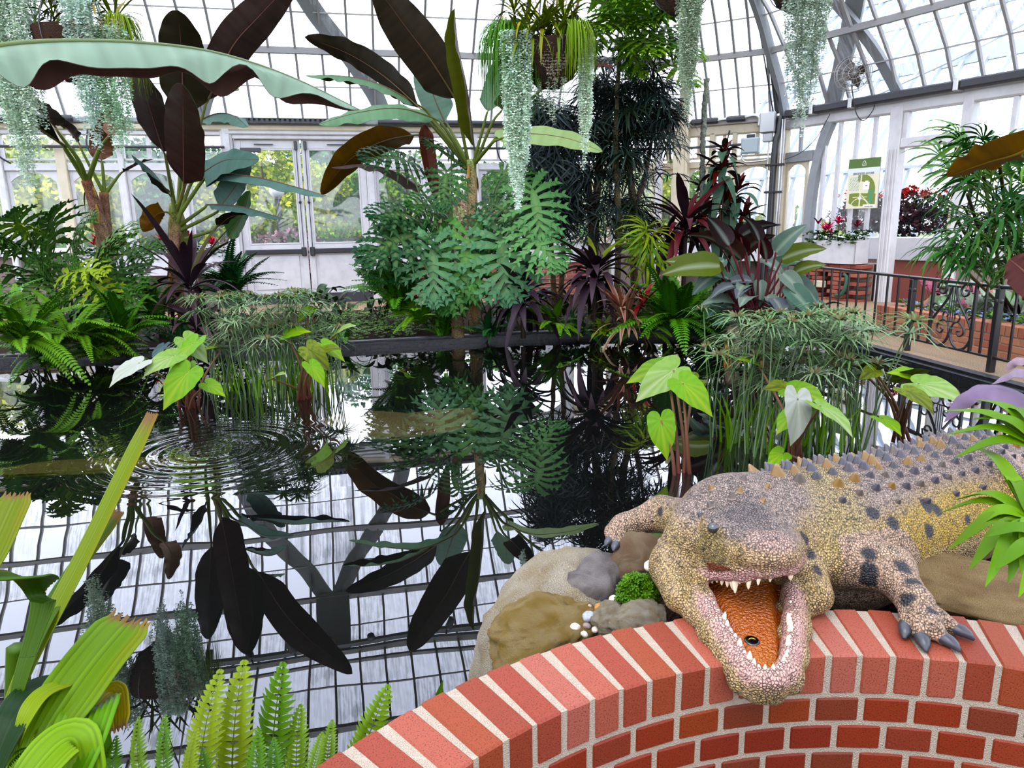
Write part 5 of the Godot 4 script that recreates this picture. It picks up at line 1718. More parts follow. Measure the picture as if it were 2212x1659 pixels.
func blade(mb: MB, pts: Array, w: float, kind: String, hint: Vector3, fold: float, ruffle: float, nseg: int, nac: int, top: Color, under: Color, stripe := 0.1, rib := Color(-1, 0, 0), curl := 0.0, twist := 0.0, near := 1.0, far := 1.0) -> void:
	# a leaf along a curve: upper and lower face a millimetre or two apart
	var c := smooth_path(pts, nseg)
	var thick := clampf(w * 0.02, 0.0006, 0.002)
	for side in 2:
		var f := mb.v.size()
		for i in nseg + 1:
			var t := float(i) / nseg
			var d := (c[mini(i + 1, nseg)] - c[maxi(i - 1, 0)]).normalized()
			var n := (hint - d * hint.dot(d)).normalized()
			if twist != 0.0: n = n.rotated(d, twist * t)
			var s := d.cross(n)
			var ww := maxf(width_at(kind, t) * w, 0.0005)
			var st := 1.0 + stripe * (sin(i * 2.4) * 0.6 + sin(i * 5.1 + 1.0) * 0.4)
			for j in nac + 1:
				var u := float(j) / nac * 2.0 - 1.0
				var au := absf(u)
				var wu := ww * (near if u > 0.0 else far)
				var fo := fold + curl * au
				var q := c[i] + s * (u * wu * cos(fo)) + n * (au * wu * sin(fo) + ruffle * au * au * sin(t * 31.0 + u * 4.0 + w * 50.0) * (0.5 + 0.5 * sin(t * 11.0)))
				if side == 1: q -= n * thick
				var col := top if side == 0 else under
				col = Color(col.r * st, col.g * st, col.b * st)
				if rib.r >= 0.0 and au < 0.12: col = rib
				mb.p(q, col, Vector2(u, t))
		for i in nseg:
			for j in nac:
				var k := f + i * (nac + 1) + j
				if side == 0: mb.quad(k, k + 1, k + nac + 2, k + nac + 1)
				else: mb.quad(k, k + nac + 1, k + nac + 2, k + 1)


func bent(length: float, rise: float, drop: float, n := 6) -> Array:       # a midrib along z that climbs and bows over
	var out := []
	for i in n + 1:
		var t := float(i) / n
		out.append(Vector3(0, (rise * t - drop * t * t) * length, (t - 0.25 * drop * drop * t * t * 0.3) * length))
	return out


func big_leaf(plant: Node3D, pts: Array, w: float, top: Color, under: Color, hint: Vector3, o := {}) -> MeshInstance3D:
	# a banana leaf: stalk, blade and midrib; the first point or points are the stalk
	var nst: int = o.get("stalk", 1)
	var mb := MB.new()
	var bl: Array = pts.slice(nst)
	blade(mb, bl, w, o.get("kind", "banana"), hint, o.get("fold", 0.25), o.get("ruffle", 0.012), o.get("seg", 40), o.get("nac", 6), top, under, o.get("stripe", 0.10), Color(-1, 0, 0), o.get("curl", 0.0), o.get("twist", 0.0), o.get("near", 1.0), o.get("far", 1.0))
	var l := part(plant, "leaf", mb.mesh(), M.leaf)
	var rb := MB.new()
	var all := smooth_path(pts, 30)
	tube(rb, all, o.get("ribr", [0.022, 0.014, 0.008, 0.004, 0.0015]), 7, o.get("ribc", [hx("8a9a5c"), hx("7d8a52"), hx("94685c"), hx("8c5f58")]))
	part(l, "midrib", rb.mesh(), M.leaf)
	return l


func lobed_leaf(seed_: int, top: Color, under: Color, lobes := 9, depth := 0.72, waves := 1.0) -> ArrayMesh:
	# a deeply cut split-leaf philodendron leaf of length 1 along z, with toothed lobes
	var r := RandomNumberGenerator.new()
	r.seed = seed_
	var mb := MB.new()
	var tip := 0.88
	var mid := func(t: float) -> Vector3: return Vector3(0, 0.10 * t - 0.30 * t * t, t * tip)
	blade(mb, [mid.call(-0.02), mid.call(0.3), mid.call(0.6), mid.call(1.0)], 0.080, "lance", Vector3.UP, 0.2, 0.0, 10, 2, top, under, 0.05, top.lerp(hx("b9cf8e"), 0.45))
	for sd in [-1, 1]:
		for k in lobes:
			var t := float(k) / (lobes - 1)
			var b: Vector3 = mid.call(t * 0.92 - 0.02)
			var ang := lerpf(2.35, 0.28, pow(t, 0.8)) + r.randf_range(-0.07, 0.07)
			var ln := (0.58 * sin(PI * clampf(t * 0.72 + 0.26, 0, 1)) + 0.06) * depth / 0.72 * r.randf_range(0.9, 1.08)
			var d := Vector3(sin(ang) * sd, 0, cos(ang))
			var e := Vector3(cos(ang) * sd, 0, -sin(ang))
			var pts := []
			for q in 5:
				var a := q / 4.0
				pts.append(b + d * ln * a + e * -0.05 * ln * a * a * sd + Vector3(0, 0.10 * ln * sin(a * 3.0) - 0.34 * ln * a * a - 0.03 * sin(a * 9.0 + k) * waves * 0.3, 0))
			var w := 0.056 * r.randf_range(0.85, 1.15) * 9.0 / lobes
			var c := top.lerp(Color(top.r * 1.3, top.g * 1.2, top.b * 1.1), r.randf() * 0.5)
			blade(mb, pts, w, "strap" if k < lobes - 1 else "lance", Vector3.UP, 0.12, 0.010 * waves, 7, 2, c, under, 0.08, c.lerp(hx("a8c284"), 0.3))
			# two or three teeth along each lobe
			for z in 3:
				var a := 0.35 + z * 0.2
				var f := b + d * ln * a + Vector3(0, 0.10 * ln * sin(a * 3.0) - 0.34 * ln * a * a, 0)
				for y in [-1, 1]:
					var g: Vector3 = (d * 0.75 + e * y * 0.75).normalized()
					blade(mb, [f, f + g * 0.05 + Vector3(0, 0.006, 0), f + g * 0.105 + Vector3(0, -0.012, 0)], 0.028, "strap", Vector3.UP, 0.1, 0.0, 3, 1, c, under, 0.0)
	return mb.mesh()


func fern_frond(seed_: int, pairs: int, top: Color, under: Color, droop: float, fine := false, wide := 0.13) -> ArrayMesh:
	var r := RandomNumberGenerator.new()
	r.seed = seed_
	var mb := MB.new()
	var mid := smooth_path(bent(1.0, 0.55, droop, 8), 40)
	tube(mb, mid, [0.008, 0.006, 0.004, 0.002], 5, [under.lerp(hx("6a5a35"), 0.5), top])
	for k in pairs:
		var t := lerpf(0.06, 0.985, float(k) / (pairs - 1))
		var i := mini(int(t * 40), 39)
		var p := mid[i].lerp(mid[i + 1], t * 40 - i)
		var d := (mid[i + 1] - mid[i]).normalized()
		var ln := wide * pow(sin(PI * clampf(0.12 + t * 0.86, 0, 1)), 0.7) * r.randf_range(0.9, 1.1)
		var w := (0.56 if fine else 0.62) / pairs
		for s in [-1, 1]:
			var e: Vector3 = Vector3(s, 0, 0) * 0.95 + d * 0.30
			var up := d.cross(Vector3.RIGHT) * -1.0
			up = Vector3.RIGHT.cross(d) * -1.0
			if up.y < 0: up = -up
			var q: float = r.randf_range(-0.15, 0.25)
			var pts := [p, p + e * ln * 0.5 + up * ln * 0.10, p + e * ln + up * ln * (-0.10 - q * 0.5) + d * ln * 0.12]
			var c := top.lerp(Color(top.r * 1.5, top.g * 1.3, top.b), r.randf() * 0.45)
			blade(mb, pts, w, "strap", up, 0.15, 0.003 if fine else 0.0, 6 if fine else 3, 2 if fine else 1, c, under, 0.12 if fine else 0.0)
	return mb.mesh()


func umbel(seed_: int, height: float, rays: int, reach: float, top: Color, straw: float) -> ArrayMesh:
	# one papyrus stem with its parasol of narrow leaves
	var r := RandomNumberGenerator.new()
	r.seed = seed_
	var mb := MB.new()
	var lean := Vector3(r.randf_range(-0.14, 0.14), 0, r.randf_range(-0.14, 0.14)) * height
	var st := smooth_path([Vector3.ZERO, lean * 0.3 + Vector3(0, height * 0.55, 0), lean + Vector3(0, height, 0)], 8)
	tube(mb, st, [0.0055, 0.0045, 0.0035], 5, [top * 0.75, top * 0.8])
	for k in rays:
		var a := TAU * k / rays + r.randf_range(-0.15, 0.15)
		var ln := reach * r.randf_range(0.75, 1.1)
		var d := Vector3(cos(a), 0, sin(a))
		var up := r.randf_range(0.1, 0.55)
		var pts := [st[8], st[8] + d * ln * 0.45 + Vector3(0, up * ln * 0.4, 0), st[8] + d * ln + Vector3(0, (up - 0.45) * ln * 0.7, 0)]
		blade(mb, pts, 0.0062 * reach / 0.16, "grass", Vector3.UP, 0.25, 0.0, 4, 1, vary(top, 0.25), top * 0.8)
	if r.randf() < straw:
		for k in 14:
			var d := Vector3(r.randf_range(-1, 1), r.randf_range(0.4, 1.4), r.randf_range(-1, 1)).normalized()
			blade(mb, [st[8], st[8] + d * 0.03, st[8] + d * 0.055], 0.006, "lance", Vector3.UP.cross(d) + Vector3(0.1, 0, 0), 0.0, 0.0, 2, 1, hx("c4ba98"), hx("a89c78"))
	return mb.mesh()


func fan_leaf(seed_: int, fingers: int, top: Color, under: Color, droop: float, spread_ := 2.2, w := 0.045) -> ArrayMesh:
	# a lady-palm or schefflera leaf: fingers fanned from one point, length 1
	var r := RandomNumberGenerator.new()
	r.seed = seed_
	var mb := MB.new()
	for k in fingers:
		var a := lerpf(-spread_, spread_, float(k) / (fingers - 1)) + r.randf_range(-0.06, 0.06)
		var ln := (0.75 + 0.25 * cos(a * 0.7)) * r.randf_range(0.88, 1.05)
		var d := Vector3(sin(a), 0, cos(a))
		var dr := droop * r.randf_range(0.7, 1.3)
		blade(mb, [Vector3.ZERO, d * ln * 0.4 + Vector3(0, 0.10 * ln, 0), d * ln * 0.78 + Vector3(0, (0.06 - dr * 0.4) * ln, 0), d * ln * (1.0 - dr * 0.15) + Vector3(0, -dr * ln, 0)], w * r.randf_range(0.85, 1.15), "lance" if w < 0.03 else "strap", Vector3.UP, 0.28, 0.0, 7, 2, vary(top, 0.16), under, 0.04)
	return mb.mesh()


func heart_leaf(seed_: int, top: Color, under: Color, vein: Color, cup := 0.25, droop := 0.5, blotch := 0.0, wid := 0.36) -> ArrayMesh:
	# an elephant-ear leaf: pointed, with two round lobes behind the stalk; length 1 from the stalk to the tip along z
	var r := RandomNumberGenerator.new()
	r.seed = seed_
	var mb := MB.new()
	var ns := FastNoiseLite.new()
	ns.seed = seed_
	ns.frequency = 3.5
	var nr := 9
	var na := 44
	for side in 2:
		var f := mb.v.size()
		for i in nr + 1:
			for k in na + 1:
				var a := lerpf(-PI, PI, float(k) / na)            # 0 points to the tip
				var b := absf(a)
				var edge := 0.0
				if b < 1.9: edge = lerpf(1.0, wid, pow(sin(minf(b, PI / 2)), 0.62)) if b < PI / 2 else wid * (1.0 + 0.12 * (b - PI / 2))
				else: edge = wid * 1.04 * (1.0 - 0.78 * pow((b - 1.9) / (PI - 1.9), 3.0))
				edge *= 1.0 + 0.018 * sin(a * 13.0 + seed_)
				var rad := edge * float(i) / nr
				var x := sin(a) * rad
				var z := cos(a) * rad
				var y := cup * absf(x) * 0.8 - droop * z * absf(z) * 0.5 + 0.025 * sin(a * 9.0 + seed_) * rad - cup * 0.5 * x * x * 2.0
				var col := top if side == 0 else under
				# side veins sweep from the midrib
				var line := absf(fposmod((b * 3.6) - 0.5, 1.0) - 0.5)
				if absf(x) < 0.012 and z > -0.05: col = vein
				elif line < 0.07 and i > 1: col = col.lerp(vein, 0.55)
				elif blotch > 0.0:
					var m := ns.get_noise_2d(x * 1.5 + side * 3.0, z * 1.5)
					col = col.lerp(Color(col.r * 0.35, col.g * 0.5, col.b * 0.5), clampf((m - 0.12) * 5.0, 0, 1) * blotch)
				mb.p(Vector3(x, y - side * 0.004, z), col)
		for i in nr:
			for k in na:
				var q := f + i * (na + 1) + k
				if side == 0: mb.quad(q, q + 1, q + na + 2, q + na + 1)
				else: mb.quad(q, q + na + 1, q + na + 2, q + 1)
	return mb.mesh()


func stalk(plant: Node, called: String, a: Vector3, b: Vector3, ra: float, rb: float, ca: Color, cb: Color, sag := Vector3.ZERO) -> MeshInstance3D:
	var mb := MB.new()
	tube(mb, smooth_path([a, a.lerp(b, 0.5) + sag, b], 10), [ra, rb], 7, [ca, cb])
	return part(plant, called, mb.mesh(), M.leaf)


func trunk(plant: Node, pts: Array, rad: Array, cols: Array, seed_: int, flaky := true) -> void:
	var mb := MB.new()
	tube(mb, smooth_path(pts, 28), rad, 12, cols)
	var n := FastNoiseLite.new()
	n.seed = seed_
	n.frequency = 6.0
	for k in mb.v.size():
		var m := n.get_noise_3d(mb.v[k].x * 4, mb.v[k].y * 0.8, mb.v[k].z * 4)
		mb.v[k] += Vector3(m, 0, n.get_noise_3d(mb.v[k].z * 4, mb.v[k].y, 3)) * 0.012
		mb.c[k] = mb.c[k] * (0.8 + 0.7 * absf(m) + 0.25 * sin(mb.v[k].y * 46.0 + m * 5.0))
	var t := part(plant, "trunk", mb.mesh(), M.bark)
	if not flaky: return
	var sh := MB.new()                     # dry sheaths peeling off
	var c := smooth_path(pts, 28)
	var r := RandomNumberGenerator.new()
	r.seed = seed_
	for k in 9:
		var i := r.randi_range(2, 26)
		var a := r.randf() * TAU
		var d := Vector3(cos(a), 0, sin(a))
		var rr: float = spread(rad, i / 28.0)
		blade(sh, [c[i] + d * rr, c[i] + d * rr * 1.25 - Vector3(0, 0.10, 0), c[i] + d * rr * 1.5 - Vector3(0, 0.22, 0)], 0.022, "strap", d, 0.4, 0.004, 6, 2, vary(hx("b08a58"), 0.3), hx("7a5a38"))
	part(t, "dry_sheath", sh.mesh(), M.matt)


func rosette(plant: Node, at: Vector3, n: int, len_: float, w: float, top: Color, under: Color, o := {}) -> void:
	# strap leaves round a crown, from upright in the middle to drooping outside; a few shared shapes
	var kinds := []
	var nk: int = o.get("kinds", 5)
	for k in nk:
		var f := float(k) / maxi(nk - 1, 1)
		var mb := MB.new()
		blade(mb, bent(1.0, lerpf(o.get("rise", 1.5), 0.45, f), lerpf(0.35, o.get("droop", 1.1), f), 6), w / len_, o.get("kind", "strap"), Vector3.UP, o.get("fold", 0.3), 0.0, 10, 2, vary(top, 0.15).lerp(o.get("young", top), 0.8 if f < 0.15 else 0.0), under, o.get("stripe", 0.06), o.get("rib", Color(-1, 0, 0)))
		kinds.append(mb.mesh())
	for i in n:
		var f := float(i) / n
		var yaw := i * 2.39996 + rng.randf_range(-0.3, 0.3)
		var k := clampi(int(f * nk + rng.randf_range(-0.4, 0.4)), 0, nk - 1)
		part(plant, "leaf", kinds[k], M.leaf, turn(at + Vector3(0, (1.0 - f) * o.get("stack", 0.0), 0), yaw, rng.randf_range(-0.12, 0.12), rng.randf_range(-0.15, 0.15), len_ * rng.randf_range(0.8, 1.1) * (0.75 if f < 0.12 else 1.0)))


var fern_sets := {}


func fern(called: String, at: Vector3, n: int, len_: float, tone: String, label: String, o := {}) -> Node3D:
	var p := thing(called, label, "fern", at, o.get("group", ""))
	if not fern_sets.has(tone):
		var cs: Array = {"bright": ["86b85a", "5a8a3c"], "mid": ["68a04a", "427034"], "deep": ["3f7442", "2a5430"], "yellow": ["8fae2c", "5f7d22"], "front": ["7fa82a", "58801f"]}[tone]
		var set_ := []
		for k in 4: set_.append(fern_frond(k + tone.length() * 7, 30 if tone != "front" else 22, hx(cs[0], 0.9 + 0.1 * k), hx(cs[1]), 0.35 + 0.28 * k, tone == "front", 0.13 if tone != "front" else 0.17))
		fern_sets[tone] = set_
	var lo: float = o.get("from", 0.0)
	var hi: float = o.get("to", TAU)
	for i in n:
		var yaw := lerpf(lo, hi, (i + rng.randf()) / n)
		part(p, "frond", fern_sets[tone][rng.randi() % 4], M.leaf, turn(Vector3(rng.randf_range(-0.06, 0.06), 0, rng.randf_range(-0.06, 0.06)), yaw, -rng.randf_range(o.get("lift", 0.0), o.get("lift", 0.0) + 0.9), rng.randf_range(-0.3, 0.3), len_ * rng.randf_range(0.7, 1.1)))
	return p


# ---------- the beds behind the pond ----------
func leaf_to(plant: Node3D, called: String, mesh: Mesh, base: Vector3, tip: Vector3, nrm: Vector3, k := 1.12) -> MeshInstance3D:
	return part(plant, called, mesh, M.leaf, aim(base, tip - base, nrm, base.distance_to(tip) * k))


func left_bed() -> void:
	var mar := hx("6a4644", 0.62)
	var dark := hx("4a3a36", 0.55)
	var sage := hx("7f9f92", 0.85)
	var pink := [hx("8a9a5c"), hx("8d8a60"), hx("a06c68"), hx("8c5f58")]
	# the red banana in front
	var b := thing("banana_plant", "tall red-leaved banana plant left of the doors, broad maroon leaves standing upright", "banana plant", V(-3.512,0.507,-7.52), "")
	b.position.y = 0.05
	var o := -b.position
	var mv := func(a: Array) -> Array: return a.map(func(q): return q + o)
	trunk(b, mv.call([V(-3.515,0.473,-7.519),V(-3.489,0.82,-7.531),V(-3.463,1.199,-7.543),V(-3.426,1.571,-7.56)]), [0.075, 0.07, 0.065, 0.055], [hx("9c8468"), hx("85685a"), hx("8f7464"), hx("7d8a4a")], 3)
	big_leaf(b, mv.call([V(-3.43,1.455,-7.558),V(-3.256,1.708,-7.417),V(-3.21,1.756,-7.328),V(-2.855,2.088,-6.61),V(-2.423,2.369,-5.707)]), 0.20, sage, mar, V(0.1, 0.4, -1), {"stalk": 2, "fold": 0.12, "ribc": [hx("9aa860"), hx("a07a6a"), hx("b07a74"), hx("a87a72")], "stripe": 0.22})
	big_leaf(b, mv.call([V(-3.431,1.525,-7.558),V(-3.332,1.977,-7.273),V(-3.301,2.041,-7.177),V(-3.194,2.351,-6.786),V(-3.026,2.62,-6.312)]), 0.23, sage, hx("57403f", 0.6), V(0.35, 0.4, -1), {"stalk": 2, "fold": 0.1, "ribc": pink, "stripe": 0.2})
	big_leaf(b, mv.call([V(-3.439,1.574,-7.664),V(-3.314,2.391,-7.719),V(-3.271,2.454,-7.628),V(-3.112,2.897,-7.37),V(-2.943,3.236,-7.007)]), 0.24, sage, hx("4a4230", 0.6), V(0, 0.4, -1), {"stalk": 2, "fold": 0.15, "ribc": pink})
	big_leaf(b, mv.call([V(-3.427,1.574,-7.669),V(-3.052,2.469,-7.611),V(-3.001,2.581,-7.631),V(-2.619,2.986,-7.347),V(-2.265,3.213,-7.15),V(-1.805,3.516,-6.97)]), 0.19, sage, hx("6b5550", 0.55), V(-0.3, 0.5, -1), {"stalk": 2, "ribc": pink, "stripe": 0.2})
	big_leaf(b, mv.call([V(-3.468,1.577,-7.76),V(-3.182,2.549,-7.774),V(-3.147,2.623,-7.788),V(-2.939,2.695,-7.762),V(-2.718,2.682,-7.736)]), 0.11, hx("7d9b6c"), hx("8a8a3a"), V(0, 0.8, 0.6), {"stalk": 2})
	big_leaf(b, mv.call([V(-3.468,1.577,-7.76),V(-3.243,2.335,-7.857),V(-3.215,2.41,-7.869),V(-3.004,2.48,-7.844),V(-2.824,2.449,-7.805),V(-2.674,2.331,-7.752)]), 0.14, hx("86a596"), dark, V(0, 0.9, 0.35), {"stalk": 2, "fold": -0.4})
	big_leaf(b, mv.call([V(-3.38,1.384,-7.471),V(-3.202,1.735,-7.44),V(-3.067,1.837,-7.389),V(-3.024,1.873,-7.406),V(-2.751,1.969,-7.299),V(-2.404,1.956,-7.21)]), 0.19, hx("5f8276"), dark, V(0, 0.7, 0.8), {"stalk": 2, "fold": -0.15})
	big_leaf(b, mv.call([V(-3.375,1.43,-7.473),V(-3.04,1.793,-7.4),V(-2.871,1.84,-7.36),V(-2.83,1.845,-7.376),V(-2.387,1.781,-7.11),V(-1.985,1.679,-6.921),V(-1.651,1.585,-6.7)]), 0.10, hx("6a8a80"), dark, V(0, 1, 0.15), {"stalk": 2, "fold": -0.6})
	big_leaf(b, mv.call([V(-3.43,1.292,-7.558),V(-3.021,1.461,-7.516),V(-2.967,1.516,-7.537),V(-2.762,1.74,-7.508),V(-2.576,1.959,-7.468)]), 0.16, hx("6c8c80"), dark, V(-0.3, 0.3, 1), {"stalk": 2})
	big_leaf(b, mv.call([V(-3.484,1.006,-7.644),V(-3.086,1.138,-7.812),V(-3.019,1.209,-7.839),V(-2.852,1.424,-7.795),V(-2.708,1.695,-7.74)]), 0.13, hx("46703a"), hx("3d5a2a"), V(-0.5, 0.2, 1), {"stalk": 2})
	big_leaf(b, mv.call([V(-3.425,1.339,-7.56),V(-3.104,1.517,-7.481),V(-3.053,1.554,-7.503),V(-2.671,1.524,-7.329),V(-2.17,1.397,-7.075)]), 0.09, hx("688880"), dark, V(0, 1, 0.2), {"stalk": 2, "fold": -0.5})
	big_leaf(b, mv.call([V(-3.439,1.198,-7.554),V(-3.104,1.286,-7.59),V(-3.037,1.332,-7.617),V(-2.81,1.439,-7.49),V(-2.438,1.436,-7.409)]), 0.08, hx("42564a"), hx("2d2622"), V(0, 1, -0.2), {"stalk": 2})
	big_leaf(b, mv.call([V(-3.402,1.476,-7.461),V(-3.404,1.604,-7.46),V(-3.422,1.658,-7.452),V(-3.45,1.858,-7.218),V(-3.553,2.008,-7.056)]), 0.11, hx("4c7468"), hx("2f2a26"), V(0.2, 0.9, 0.4), {"stalk": 2, "fold": -0.3})
	big_leaf(b, mv.call([V(-3.406,1.431,-7.459),V(-3.434,1.468,-7.447),V(-3.482,1.486,-7.424),V(-3.561,1.451,-7.386),V(-3.678,1.299,-7.329)]), 0.12, dark, hx("8a6430"), V(-0.2, 0.8, -0.7), {"stalk": 2})
	# the double-stemmed banana behind it
	var b2 := thing("banana_plant", "two-stemmed banana plant at far left with brown peeling trunks and dark leaves", "banana plant", V(-3.972,0.475,-7.74), "")
	b2.position.y = 0.05
	o = -b2.position
	trunk(b2, mv.call([V(-3.968,0.434,-7.742),V(-3.964,1.009,-7.744),V(-4.001,1.538,-7.725),V(-4.045,1.842,-7.703)]), [0.085, 0.075, 0.06, 0.05], [hx("9c8468"), hx("a58e72"), hx("735a4e"), hx("6e4c40")], 13)
	trunk(b2, mv.call([V(-4.022,0.425,-7.827),V(-3.99,1.005,-7.844),V(-3.977,1.396,-7.85),V(-3.962,1.722,-7.858)]), [0.06, 0.055, 0.05, 0.045], [hx("9c8468"), hx("9a806a"), hx("806a5c"), hx("7a5a48")], 17)
	big_leaf(b2, mv.call([V(-4.046,1.828,-7.702),V(-3.988,2.031,-7.506),V(-4.054,2.27,-7.357),V(-4.086,2.354,-7.339),V(-4.042,2.5,-7.019),V(-3.991,2.59,-6.701)]), 0.20, sage, dark, V(0.4, 0.6, -0.8), {"stalk": 3, "ribr": [0.03, 0.02, 0.012, 0.006, 0.002]})
	big_leaf(b2, mv.call([V(-4.046,1.828,-7.702),V(-4.068,2.116,-7.463),V(-4.063,2.192,-7.352),V(-4.129,2.429,-6.735),V(-4.153,2.449,-6.245),V(-4.18,2.4,-5.862)]), 0.15, sage, hx("3a2f2c", 0.6), V(0.1, 0.7, -0.6), {"stalk": 2, "ribr": [0.03, 0.02, 0.012, 0.006, 0.002]})
	big_leaf(b2, mv.call([V(-4.039,1.828,-7.706),V(-3.813,2.125,-7.597),V(-3.689,2.234,-7.547),V(-3.665,2.279,-7.558),V(-3.612,2.431,-7.584),V(-3.565,2.657,-7.385)]), 0.13, sage, hx("8a6a52"), V(0.3, 0.4, -1), {"stalk": 3, "ribr": [0.03, 0.02, 0.012, 0.006, 0.002]})
	big_leaf(b2, mv.call([V(-3.964,1.708,-7.857),V(-4.052,2.003,-7.812),V(-4.099,2.159,-7.787),V(-4.116,2.24,-7.778),V(-4.187,2.373,-7.74),V(-4.306,2.433,-7.675)]), 0.12, sage, dark, V(0.2, 0.8, -0.4), {"stalk": 3})
	big_leaf(b2, mv.call([V(-3.956,1.708,-7.861),V(-3.943,2.015,-7.867),V(-3.946,2.062,-7.866),V(-3.934,2.248,-7.872),V(-3.788,2.543,-7.721)]), 0.12, sage, hx("7a5440"), V(-0.2, 0.3, -1), {"stalk": 2})
	big_leaf(b2, mv.call([V(-3.952,1.708,-7.863),V(-3.85,1.852,-7.913),V(-3.786,1.933,-7.944),V(-3.73,1.963,-7.97),V(-3.613,2.032,-8.024),V(-3.483,2.082,-8.082)]), 0.08, sage, dark, V(0, 1, 0), {"stalk": 2})
	# split-leaf philodendron filling the left corner
	var sel := []
	for k in 4: sel.append(lobed_leaf(60 + k, hx(["6a9a54", "5a8a4a", "7aa85e", "4d7c40"][k]), hx("4c743f"), 8 + k % 2))
	var yl := lobed_leaf(66, hx("b5d03a"), hx("8aa82e"), 7)
	var ph := thing("philodendron", "wide mass of split-leaf philodendron at far left under the bananas", "philodendron", V(-6.738,0.05,-10.534))
	for q in [[60, 520, 20, 455], [120, 520, 95, 452], [160, 520, 190, 462], [215, 540, 270, 492], [250, 560, 325, 520], [70, 560, 15, 510], [110, 570, 90, 500], [165, 570, 160, 505], [210, 580, 235, 520], [255, 590, 310, 560], [50, 600, -30, 560], [100, 600, 70, 555], [150, 610, 150, 560], [200, 610, 215, 570], [240, 620, 290, 605], [180, 590, 120, 640], [210, 600, 200, 665], [90, 610, 30, 640], [250, 600, 265, 660], [140, 560, 60, 590], [20, 540, -50, 500]]:
		var d: float = 8.9 - (q[1] - 500) * 0.006 + rng.randf_range(-0.2, 0.2)
		var p0: Vector3 = spot(q[0], q[1], d)
		var p1: Vector3 = spot(q[2], q[3], d - rng.randf_range(0.0, 0.5))
		var dist := p0.distance_to(p1)
		if dist > 0.5: p1 = p0 + (p1 - p0) * 0.5 / dist
		leaf_to(ph, "leaf", sel[rng.randi() % 4], p0 - ph.position, p1 - ph.position, V(rng.randf_range(-0.3, 0.3), 0.8, 0.6), 1.25)
		stalk(ph, "stalk", V(rng.randf_range(-0.5, 0.3), 0, rng.randf_range(-0.6, 0.0)), p0 - ph.position, 0.014, 0.008, hx("4f7a3a"), hx("5d8a44"), V(0, 0.12, 0))
	for q in [[150, 590, 215, 575], [60, 500, 25, 480], [190, 610, 250, 640]]:
		var p0: Vector3 = spot(q[0], q[1], 8.0) - ph.position
		leaf_to(ph, "leaf", yl, p0, spot(q[2], q[3], 7.8) - ph.position, V(0, 0.8, 0.6), 1.3)
		stalk(ph, "stalk", V(0, 0, 0), p0, 0.012, 0.008, hx("8fae3c"), hx("a5c04a"), V(0, 0.1, 0))
	# crinum with pale strap leaves
	var cr := thing("crinum_lily", "pale yellow-green strap-leaved lily in front of the left philodendron", "lily", V(-6.774,0.06,-10.462))
	rosette(cr, Vector3.ZERO, 16, 0.75, 0.04, hx("94b83c"), hx("7da032"), {"droop": 1.5, "young": hx("b6cc5a")})
	# dark cordylines
	var cd := thing("cordyline", "dark purple strap-leaved cordyline at the foot of the red banana", "cordyline", V(-3.197,0.652,-7.224))
	cd.position.y = 0.05
	stalk(cd, "stem", V(0, 0, 0), V(-0.03, 0.8, 0), 0.022, 0.02, hx("5a4a40"), hx("5a4a48"))
	rosette(cd, V(-0.03, 0.62, 0), 30, 0.62, 0.05, hx("5d4650"), hx("40323a"), {"stack": 0.14, "young": hx("6a6a38")})
	rosette(cd, V(0.06, 0.26, 0.12), 22, 0.42, 0.05, hx("7d5a66"), hx("54404a"), {"droop": 1.5, "stack": 0.05})
	# ferns along the rim
	fern("boston_fern", V(-4.152,0.366,-6.065), 26, 0.62, "bright", "bright green fern hanging over the pond rim at far left", {"lift": -0.1})
	fern("boston_fern", V(-3.996,0.339,-6.464), 24, 0.55, "bright", "second fern from the left on the pond rim, beside the pale strap leaves", {"lift": 0.0})
	fern("boston_fern", V(-3.743,0.283,-6.786), 26, 0.58, "mid", "fern on the pond rim directly below the peeling banana trunks", {"lift": 0.2})
	fern("boston_fern", V(-3.602,0.388,-7.143), 16, 0.5, "mid", "fern rising between the banana trunk and the dark cordyline", {"lift": 0.4})
	fern("boston_fern", V(-4.438,0.474,-6.046), 22, 0.6, "mid", "dark fern cut by the left picture edge on the pond rim", {"lift": 0.2})
	fern("arching_fern", V(-3.238,0.468,-8.29), 26, 0.75, "deep", "deep green arching fern in front of the left door leaf", {"lift": 0.45})
	# ground cover by the doors
	var gl := MB.new()
	for k in 5:
		var a := k * 1.3
		blade(gl, [Vector3.ZERO, V(cos(a) * 0.5, 0.3, sin(a) * 0.5), V(cos(a), 0.15, sin(a))], 0.32, "paddle", Vector3.UP, 0.1, 0.0, 3, 1, hx("7fa85a"), hx("4f7a3a"))
	var places := []
	var tints := []
	for k in 1500:
		var p := spot(rng.randf_range(690, 860), rng.randf_range(665, 712), 8.0)
		p = ground(rng.randf_range(-2.6, -1.1), rng.randf_range(-10.3, -8.0))
		var hump := 0.10 + 0.05 * sin(p.x * 9.0) * sin(p.z * 7.0)
		places.append(turn(p + V(0, rng.randf_range(0.0, hump), 0), rng.randf() * TAU, rng.randf_range(-0.4, 0.4), 0, rng.randf_range(0.02, 0.038)))
		var u := rng.randf_range(0.65, 1.25)
		tints.append(Color(u, u, u) if k % 23 else Color(2.2, 1.6, 3.0))
	var gc := stuff(self, "ground_cover", gl.mesh(), M.leaf, places, tints)
	tag(gc, "low leafy ground cover with tiny pale flowers in front of the doors", "ground cover", "", "stuff")


